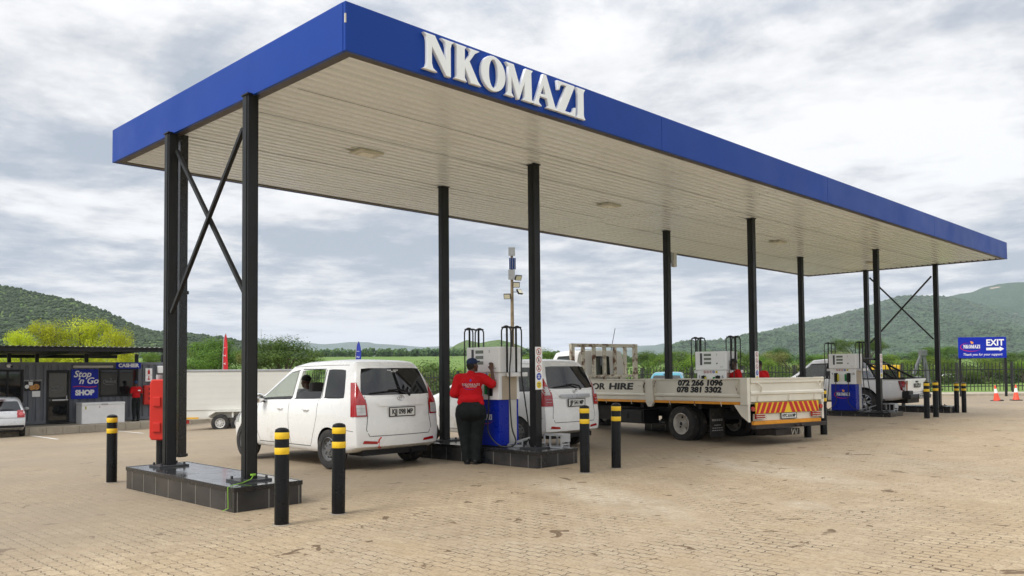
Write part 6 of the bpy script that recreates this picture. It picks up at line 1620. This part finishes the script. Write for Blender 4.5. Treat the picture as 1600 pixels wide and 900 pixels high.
    parts,bvh=splitmesh(me,root,lambda mi,c:'cab' if mi==0 else 'wheel_arch' if mi==2 else 'rear_window' if abs(c.x)<.2 and c.y<y0c+.2 else 'windscreen' if abs(c.x)<.2 else 'side_window')
    bl=MM(); 
    for s,ax in((-1,'L'),(1,'R')):
        for pts in ([(y0c+.28,1.43),(y0c+1.1,1.39)],[(y0c+.27,1.99),(y0c+.9,1.985)],[(y0c+.27,1.43),(y0c+.26,1.98)],[(y0c+1.1,1.40),(y0c+.9,1.98)]): seam(bl,bvh,pts,ax,.035,.006)
    for pts in ([(-.27,1.43),(.27,1.43)],[(-.24,1.97),(.24,1.97)],[(-.27,1.43),(-.24,1.97)],[(.27,1.43),(.24,1.97)]): seam(bl,bvh,pts,'B',.035,.006)
    bl.build('window_rubber',BLACKM,root,fix=False)
    MB().b2((-.75,y0c+.1,.75),(.75,y0c+1.3,.8)).build('cabin_floor',DARKI,root); [seat(root,x,y0c+.48,.8) for x in(-.42,.42)]
    MB().tube([(.5,y0c+.2,2.12),(.58,y0c+.1,2.75)],.008,4).build('aerial',BLACKM,root)
    # headboard ladder frame
    q=MB(); HW=1.03; zt=2.28; yh=BL-.03
    for x in (-HW,HW): q.b2((x-.05,yh-.05,zb),(x+.05,yh+.05,zt-.06))
    q.b2((-HW-.05,yh-.06,zt-.058),(HW+.05,yh+.06,zt+.03)); q.b2((-HW+.052,yh-.04,1.42),(HW-.052,yh+.04,1.49))
    for i in range(5): x=-HW+2*HW*(i+1)/6; q.b2((x-.045,yh-.03,1.492),(x+.045,yh+.03,zt-.06))
    for i in range(3): x=-HW+2*HW*(i+1)/4; q.b2((x-.04,yh-.03,zb),(x+.04,yh+.03,1.418))
    q.build('headboard',RUST,root,bev=.006)
    w=wheel(.39,.20,.235,'truck'); u=False
    for s in(-1,1):
        for xo in (.90,.68): putwheel(w,root,(s*xo,RX,.39),0 if (s>0)==(xo>.8) else math.pi,u); u=True
        putwheel(w,root,(s*.78,y0c+.85,.39),0 if s>0 else math.pi,True)
    return root
tk=flatbed(); a=Vector((9.55,.6,0)); bb=Vector((11.7,.1,0)); ctr=(a+bb)/2; g_=gz(10.5,2.5)
tk.location=(ctr.x,ctr.y,g_-.01); tk.scale=(1,1,.97); tk.rotation_euler=(R_(-.6),0,math.atan2((bb-a).y,(bb-a).x)); tag(tk,'cream flatbed truck with drop sides, phone numbers and a red and yellow chevron board','truck')
# ---------------- digger beyond the fence
dg=at(1443,600,62); DZ=tz(dg.x,dg.y); D=empty('backhoe_loader',(dg.x,dg.y,DZ),R_(-40),'yellow digger with a raised grey folded arm behind the pickup','digger'); k=62/FPX
GA=M('digger_grey',(.13,.135,.14),.5,.2,.2,2)
zz=lambda py: at(1443,py,62).z-DZ
q=MB(); q.bar((.45,0,zz(600)),(.0,0,zz(552)),.22,.26); q.bar((.0,0,zz(549)),(-.75,.0,zz(585)),.2,.22); q.b2((-.25,-.2,zz(556)),(.25,.2,zz(547))); q.bar((.25,.15,zz(596)),(.12,.15,zz(560)),.09,.09); q.bar((-.1,.12,zz(556)),(-.5,.12,zz(580)),.09,.09); q.build('arm',GA,D,bev=.03)
q=MB(); q.b2((-.9,-.3,zz(604)),(-.3,.3,zz(588))); q.build('bucket',GA,D,bev=.05)
YC=M('digger_yellow',(.72,.42,.02),.4,0,.08); q=MB(); q.b2((-3.8,-.2,zz(577)),(-1.8,1.6,zz(570))); q.build('cab_roof',YC,D,bev=.05)
q=MB(); [q.b2((x-.05,y-.05,.9),(x+.05,y+.05,zz(577))) for x in(-3.7,-1.9) for y in(-.1,1.5)]; q.b2((-3.7,-.1,.5),(-1.9,1.5,1.2)); q.b2((-5.6,.1,.6),(-3.75,1.3,1.4)); q.build('cab_frame',YC,D)
MB().b2((-3.66,-.06,1.2),(-1.94,1.46,zz(577)-.01)).build('cab_glass',TGLASS,D)
w=wheel(.62,.4,.34,'white'); u=False
for x,rr in((-2.5,1),(-5.0,.7)):
    for y,rz_ in((-.35,-math.pi/2),(1.75,math.pi/2)):
        o=putwheel(w,D,(x,y,.62*rr),rz_,u); o.scale=(rr,rr,rr); u=True
# ---------------- far white lorry through the fence
p=at(1588,600,125); g0=tz(p.x,p.y); T_=empty('tipper_lorry',(p.x,p.y,g0),R_(-38),'far white lorry seen through the fence below the exit sign','lorry')
q=MB(); q.prism([(-1.6,.5),(-.0,.5),(-.0,1.9),(-1.1,1.9),(-1.6,1.2)],-1.0,1.0,'Y'); q.build('cab',WHITEP,T_,bev=.06); MB().b2((-1.35,-1.02,1.2),(-.3,-1.001,1.7)).build('side_window',DGLASS,T_)
MB().b2((.15,-1.0,.8),(4.6,1.0,1.5)).build('load_bed',M('dusty_bed',(.40,.35,.30),.7),T_,bev=.03); MB().b2((-.9,-.4,.45),(4.5,.4,.7)).build('chassis',BLACKM,T_)
w=wheel(.45,.3,.26,'truck'); u=False
for x in(-.8,2.6,3.6):
    for y,rz_ in((-.9,-math.pi/2),(.9,math.pi/2)): putwheel(w,T_,(x,y,.45),rz_,u); u=True
p=at(1490,606,95); q=MB(); q.prism([(-1.1,.3),(-1.1,.7),(-.7,1.05),(.5,1.05),(.9,.75),(1.3,.65),(1.3,.3)],-.7,.7,'Y'); o=q.build('parked_car',WHITEP,bev=.06,loc=(p.x,p.y,tz(p.x,p.y)),rot=(0,0,R_(-45))); tag(o,'small far white car behind the fence left of the sign post','car'); q=MB(); q.b2((-.6,-.715,.74),(.4,-.701,.98)); q.build('side_window',DGLASS,o)
q=MB(); [q.cyl((x,-.72,.28),(x,.72,.28),.28,n=14) for x in (-.7,.8)]; q.build('wheel',RUBBER,o)
# ================================================================ people
def blob(name,prims,mat,parent,vox=.014,smooth=6):
    """one continuous surface: union of tapered limbs and ellipsoids, voxel remeshed and smoothed"""
    mb=MB()
    for p in prims:
        if p[0]=='c':
            _,a,b_,r0,r1=p; a,b_=Vector(a),Vector(b_); mb.cyl(a,b_,r0,r1,n=16); mb.sph(a,r0,14,9); mb.sph(b_,r1,14,9)
        else:
            mb.sph(p[1],p[2],18,12,rot=p[3] if len(p)>3 else None)
    o=mb.build(name,mat,None,fix=False); m_=o.modifiers.new('r','REMESH'); m_.mode='VOXEL'; m_.voxel_size=vox; m_.use_smooth_shade=True
    s_=o.modifiers.new('s','SMOOTH'); s_.factor=.5; s_.iterations=smooth
    me=evalmesh(o); drop(o); me.name=name; r=bpy.data.objects.new(name,me); COL.objects.link(r); r.parent=parent
    for f in me.polygons: f.use_smooth=True
    if not me.materials: me.materials.append(mat)
    return r
def hand(pre,wr,dirv,side,palm_n,curl=.5):
    """palm and five fingers from the wrist along dirv; side is towards the thumb"""
    wr,d,s_,n=Vector(wr),Vector(dirv).normalized(),Vector(side).normalized(),Vector(palm_n).normalized(); out=[('c',wr,wr+d*.05,.026,.030)]
    out+= [('c',wr+d*.05+s_*k*.019,wr+d*.088+s_*k*.020,.014,.012) for k in(-1.4,-.5,.4,1.3)]
    for k,L_ in ((-1.4,.055),(-.5,.070),(.4,.074),(1.3,.066)):
        b0=wr+d*.088+s_*k*.0205; b1=b0+(d*(1-curl*.5)+n*curl*.6).normalized()*L_*.45; b2_=b1+(d*(1-curl)+n*curl*1.1).normalized()*L_*.55
        out+=[('c',b0,b1,.0095,.009),('c',b1,b2_,.009,.0075)]
    t0=wr+d*.02+s_*.026; t1=t0+(d*.6+s_*.7+n*.2).normalized()*.036; t2=t1+(d*.9+s_*.2+n*.4).normalized()*.030
    out+=[('c',t0,t1,.012,.010),('c',t1,t2,.010,.008)]
    return out
def head(hc,fwd,up=(0,0,1),k=1.):
    """head with jaw, nose, lips, ears around centre hc, looking along fwd"""
    f=Vector(fwd).normalized(); u=Vector(up); r=f.cross(u).normalized(); u=r.cross(f); hc=Vector(hc); Mx=Matrix((r,f,u)).transposed(); P=lambda x,y,z: hc+r*x*k+f*y*k+u*z*k
    e=[('e',P(0,-.01,.03),(.074*k,.092*k,.085*k),Mx),('e',P(0,.025,-.04),(.058*k,.066*k,.07*k),Mx),('e',P(0,.092,-.012),(.015*k,.022*k,.020*k),Mx),('c',P(0,.082,.03),P(0,.098,-.008),.009*k,.012*k),
      ('c',P(-.02,.082,-.048),P(.02,.082,-.048),.010*k,.010*k),('c',P(-.018,.080,-.060),P(.018,.080,-.060),.010*k,.010*k),('e',P(0,.07,-.092),(.026*k,.024*k,.02*k),Mx)]
    for s in(-1,1): e+=[('e',P(s*.075,-.005,.0),(.010*k,.022*k,.032*k),Mx),('e',P(s*.035,.068,-.02),(.022*k,.02*k,.02*k),Mx),('c',P(s*.018,.080,.045),P(s*.045,.070,.045),.009*k,.008*k)]
    return e,P,Mx
EYE=M('eye_white',(.55,.52,.48),.3,0,.03)
def eyes(par,P,k=1.):
    o=MB(); [o.sph(P(s*.030,.077,.026),.0105*k,8,6,m=0) for s in(-1,1)]; [o.sph(P(s*.030,.0845,.026),.0058*k,8,6,m=1) for s in(-1,1)]; return o.build('eyes',[EYE,HAIR],par,smooth=2)
def legs(prims,hip,knee,ankle,r):
    for s in(0,1):
        prims+=[('c',hip[s],knee[s],r[0],r[1]),('c',knee[s],ankle[s],r[1]*.98,r[2])]
def shoe(par,a,d):
    a=Vector((a[0],a[1],0)); d=Vector((d[0],d[1],0)).normalized(); s=Vector((d.y,-d.x,0)); Mx=Matrix((s,d,Vector((0,0,1)))).transposed()
    o=blob('shoe',[('e',a+d*-.02+Vector((0,0,.055)),(.045,.06,.055),Mx),('e',a+d*.06+Vector((0,0,.045)),(.048,.085,.042),Mx),('e',a+d*.12+Vector((0,0,.036)),(.046,.06,.032),Mx),('c',a+Vector((0,0,.06)),a+Vector((0,0,.11)),.042,.045)],SHOE,par,.010,4)
    q=MB(); q.prism([tuple((a+s*x+d*y).xy) for x,y in((-.042,-.075),(.042,-.075),(.052,.05),(.046,.15),(.0,.185),(-.046,.15),(-.052,.05))],.0,.016,'Z'); q.build('sole',BLACKM,o,bev=.004); return o
# --- the pump attendant, local axes: X her right, Y ahead
SH=M('red_shirt',(.52,.008,.013),.85,0,.10,7,.55,8,spec=.2)
pe=empty('person',(4.53,3.00,gz(4.53,3.00)),R_(-44),'person in red polo shirt and navy cap pressing a button on the first fuel pump','person')
hc=(.035,.03,1.655); hd,P,Mx=head(hc,(.78,.62,.10))
sr=(.205,.0,1.44); sl=(-.205,.0,1.43); er=(.47,.10,1.33); wr=(.455,.27,1.56)
er=(.395,-.03,1.32); wr=(.355,-.01,1.575)
el=(-.29,-.02,1.15); wl=(-.17,.22,1.10)
bd=list(hd)+[('c',(.0,.0,1.46),(.02,.015,1.60),.062,.055),('e',(0,.0,1.36),(.185,.12,.15)),('e',(0,.02,1.15),(.19,.15,.2)),('e',(0,-.03,.92),(.22,.17,.17)),('c',(-.17,0,1.44),(.17,0,1.45),.07,.07),
 ('c',sr,er,.052,.042),('c',er,wr,.040,.026),('c',sl,el,.052,.042),('c',el,wl,.040,.027)]
bd+=hand(0,wr,(-.05,.3,.95),(-1,.1,0),(0,1,.1),.5)+hand(0,wl,(.9,.4,0),(0,0,1),(0,1,0),.6)
legs(bd,[(-.11,0,.88),(.11,0,.88)],[(-.085,.03,.47),(.08,.02,.47)],[(-.06,-.02,.10),(.07,-.04,.10)],(.12,.08,.05))
blob('body',bd,SKIN,pe,.011,4); eyes(pe,P)
sh=[('e',(0,-.005,1.37),(.205,.145,.155)),('e',(0,.01,1.20),(.200,.165,.19)),('e',(0,-.01,1.09),(.222,.178,.13)),('c',(-.17,0,1.445),(.17,0,1.455),.082,.082),('c',(0,0,1.46),(.005,.0,1.515),.085,.072)]
sh+=[('c',sr,(.31,-.015,1.375),.088,.080),('c',(.31,-.015,1.375),(.355,-.025,1.345),.080,.082),('c',sl,(-.27,-.015,1.23),.088,.076),('c',(-.27,-.015,1.23),(-.283,-.016,1.185),.076,.079),('c',(-.17,-.07,1.04),(.17,-.07,1.02),.062,.062)]
blob('polo_shirt',sh,SH,pe,.012,5)
pt=[('e',(0,-.045,.90),(.262,.190,.18)),('e',(-.10,-.075,.88),(.155,.160,.16)),('e',(.10,-.075,.88),(.155,.160,.16)),('e',(0,-.01,1.03),(.225,.165,.10))]
pt+=[('c',(-.130,-.02,.84),(-.110,.0,.50),.140,.105),('c',(-.105,.0,.50),(-.075,-.02,.13),.105,.078),('c',(.130,-.02,.84),(.10,.0,.50),.140,.105),('c',(.10,.0,.50),(.085,-.045,.13),.105,.080),
 ('c',(-.09,-.02,.30),(-.075,-.02,.09),.086,.080),('c',(.095,-.03,.30),(.085,-.045,.09),.088,.083)]
tr_=blob('trousers',pt,PANTS,pe,.013,5)
shoe(pe,(-.065,-.02),(-.05,1)); shoe(pe,(.085,-.05),(.35,1))
cp_=blob('cap',[('e',P(0,-.012,.062),(.086,.104,.072),Mx),('e',P(0,.105,.062),(.060,.055,.013),Mx)],NAVY,pe,.008,3)
blob('hair',[('e',P(0,-.045,.012),(.080,.072,.062),Mx),('e',P(0,-.055,-.03),(.062,.052,.045),Mx)],HAIR,pe,.009,3)
# back print on the shirt
shm=[c for c in kids(pe) if c.name.startswith('polo')][0]; bvs=BVHTree.FromPolygons([v.co[:] for v in shm.data.vertices],[p.vertices[:] for p in shm.data.polygons])
def drape(vf,cx,cz,k,off=.004,sxx=1.):
    mb=MB(); vs=[]
    for v in vf[0]:
        x,z=cx+v[0]*k*sxx,cz+v[1]*k; h,_,_,_=bvs.ray_cast(Vector((x,-2,z)),Vector((0,1,0))); y=h.y if h is not None else -.12; vs.append((x,y-off-abs(v[2]),z))
    mb.add(vs,vf[1]); return mb
v,f,tw=serif('NKOMAZI',.05,1.25,.001); v=[(a[0]-tw/2,a[1]-.025,0) for a in v]
mb=drape((v,f),.005,1.335,.80); t2=textmb('FUEL STATION',.028,.0005,off=.001); m2=drape(t2,.01,1.298,1.); mb.add(m2.v,m2.f); mb.build('shirt_print',WLET,shm,fix=False)
sw_=MB(); swoosh(sw_,(0,0,0),(1,0,0),(0,0,1),.24,.13,0,.55,1.95,0,.07,.0005); m3=MB(); vs=[]
for q in sw_.v:
    h,_,_,_=bvs.ray_cast(Vector((q[0]-.005,-2,q[2]+1.315)),Vector((0,1,0))); vs.append((q[0]-.005,(h.y if h is not None else -.12)-.004,q[2]+1.315))
m3.add(vs,sw_.f); m3.add([(x-.0,bvs.ray_cast(Vector((x,-2,z)),Vector((0,1,0)))[0].y-.005,z) for x,z in((-.02,1.39),(.012,1.385),(.02,1.415),(-.004,1.43))],[(0,1,2,3)]); m3.build('shirt_emblem',M('blue_print',(.03,.05,.40),.6),shm,fix=False)
# --- customer at the cashier window
def stander(loc,rz,label,hcol,turn=(0,1,0),shirt=REDS,cap=None,k=1.,armf=True):
    o=empty('person',loc,rz,label,'person'); hd,P,Mx=head((0,.03,1.60),turn)
    b=list(hd)+[('c',(0,0,1.42),(0,.02,1.55),.055,.05),('e',(0,0,1.30),(.165,.105,.17)),('e',(0,0,1.05),(.15,.11,.2)),('e',(0,0,.92),(.16,.115,.13)),('c',(-.15,0,1.40),(.15,0,1.40),.06,.06)]
    for s in(-1,1):
        e_=(s*.24,-.02,1.14); w_=(s*.20,.20,1.08) if armf else (s*.25,.03,.88)
        b+=[('c',(s*.175,0,1.39),e_,.045,.038),('c',e_,w_,.036,.025)]+hand(0,w_,(-s*.2,.9,-.1) if armf else (0,.1,-1),(-s*.3,.0,1) if armf else (0,1,0),(0,-.2,-1) if armf else (-s,0,0),.4)
    legs(b,[(-.09,0,.86),(.09,0,.86)],[(-.09,.02,.47),(.09,.02,.47)],[(-.085,-.02,.10),(.09,-.02,.10)],(.085,.06,.042))
    blob('body',b,SKIN,o,.013,4); eyes(o,P)
    s_=[('e',(0,0,1.30),(.185,.125,.17)),('e',(0,0,1.08),(.17,.125,.17)),('c',(-.15,0,1.405),(.15,0,1.405),.07,.07)]
    for s in(-1,1): s_+=[('c',(s*.175,0,1.39),(s*.22,-.012,1.22),.066,.060)]
    blob('polo_shirt',s_,shirt,o,.014,4)
    t_=[('e',(0,0,.93),(.172,.13,.13))]
    for s in(-1,1): t_+=[('c',(s*.085,0,.86),(s*.09,.02,.48),.098,.075),('c',(s*.09,.02,.48),(s*.088,-.02,.12),.075,.062)]
    blob('trousers',t_,PANTS,o,.014,4)
    for s in(-1,1): shoe(o,(s*.088,-.02),(s*.1,1))
    blob('hair' if cap is None else 'cap',[('e',P(0,-.018,.045),(.082,.098,.082),Mx)]+([('e',P(0,.10,.06),(.06,.05,.012),Mx)] if cap else []),cap or hcol,o,.010,3)
    return o,P
cu_=at(204,655,33.0); 
o,_=stander((sx(204),SY-.62,zf-.028),R_(3),'person in red polo shirt and black trousers standing at the cashier window',HAIR,(.25,.9,0),cap=M('blue_cap',(.01,.05,.13),.8))
mb=MB(); mb.b2((.02,-.135,1.28),(.13,-.126,1.33)); mb.build('shirt_print',WLET,o)
pz=at(1148,590,19.4); stander((pz.x,pz.y,gz(pz.x,pz.y)),R_(60),'person with black hair and red shirt beside the second pump, behind the truck',HAIR,(-.5,.9,0))
pz=at(1187,590,20.2); pz2,_=stander((pz.x,pz.y,gz(pz.x,pz.y)),R_(-30),'person in red shirt mostly hidden behind the sticker column of the third island',HAIR,(.3,.9,-.3)); pz2.location.z=gz(pz.x,pz.y); pz2.scale=(1,1,.97)
# --- passengers inside the first minibus
def sitter(x,y,z,label,shirt):
    w_=mv1.matrix_basis; o=empty('person',(mv1.location.x+x*1.06,mv1.location.y+y*1.06,mv1.location.z+z*1.06+.02),0,label,'person'); hd,P,Mx=head((0,.04,.72),(-.2,1,-.1))
    b=list(hd)+[('c',(0,0,.54),(0,.02,.66),.055,.05),('e',(0,-.01,.42),(.16,.11,.17)),('e',(0,0,.14),(.16,.14,.14)),('c',(-.15,0,.52),(.15,0,.52),.06,.06)]
    for s in(-1,1): b+=[('c',(s*.17,0,.51),(s*.22,.04,.26),.045,.038),('c',(s*.22,.04,.26),(s*.12,.26,.22),.036,.026),('c',(s*.09,.0,.12),(s*.10,.42,.14),.085,.06),('c',(s*.10,.42,.14),(s*.10,.46,-.02),.058,.045)]+hand(0,(s*.12,.26,.22),(-s*.3,.9,0),(-s*.2,0,1),(0,0,-1),.4)
    blob('body',b,SKIN,o,.014,4); eyes(o,P)
    s_=[('e',(0,-.01,.42),(.18,.13,.17)),('e',(0,0,.22),(.17,.135,.14)),('c',(-.15,0,.525),(.15,0,.525),.07,.07)]+[('c',(s*.17,0,.51),(s*.21,.02,.34),.062,.056) for s in(-1,1)]; blob('shirt',s_,shirt,o,.014,4)
    t_=[('e',(0,0,.12),(.17,.15,.11))]+[('c',(s*.09,.0,.12),(s*.10,.42,.14),.096,.072) for s in(-1,1)]+[('c',(s*.10,.42,.14),(s*.10,.46,.02),.070,.056) for s in(-1,1)]; blob('trousers',t_,PANTS,o,.014,4)
    blob('hair',[('e',P(0,-.018,.045),(.080,.096,.080),Mx)],HAIR,o,.010,3); return o
sitter(-.36,2.12,.64,'person in the front left seat of the first minibus',M('grey_shirt',(.16,.16,.17),.85,0,.1)); sitter(.36,2.12,.64,'person in the front right seat of the first minibus',REDS)
sitter(-.22,1.22,.64,'person in the middle row of the first minibus by the open window',M('pink_shirt',(.45,.22,.22),.85,0,.1))
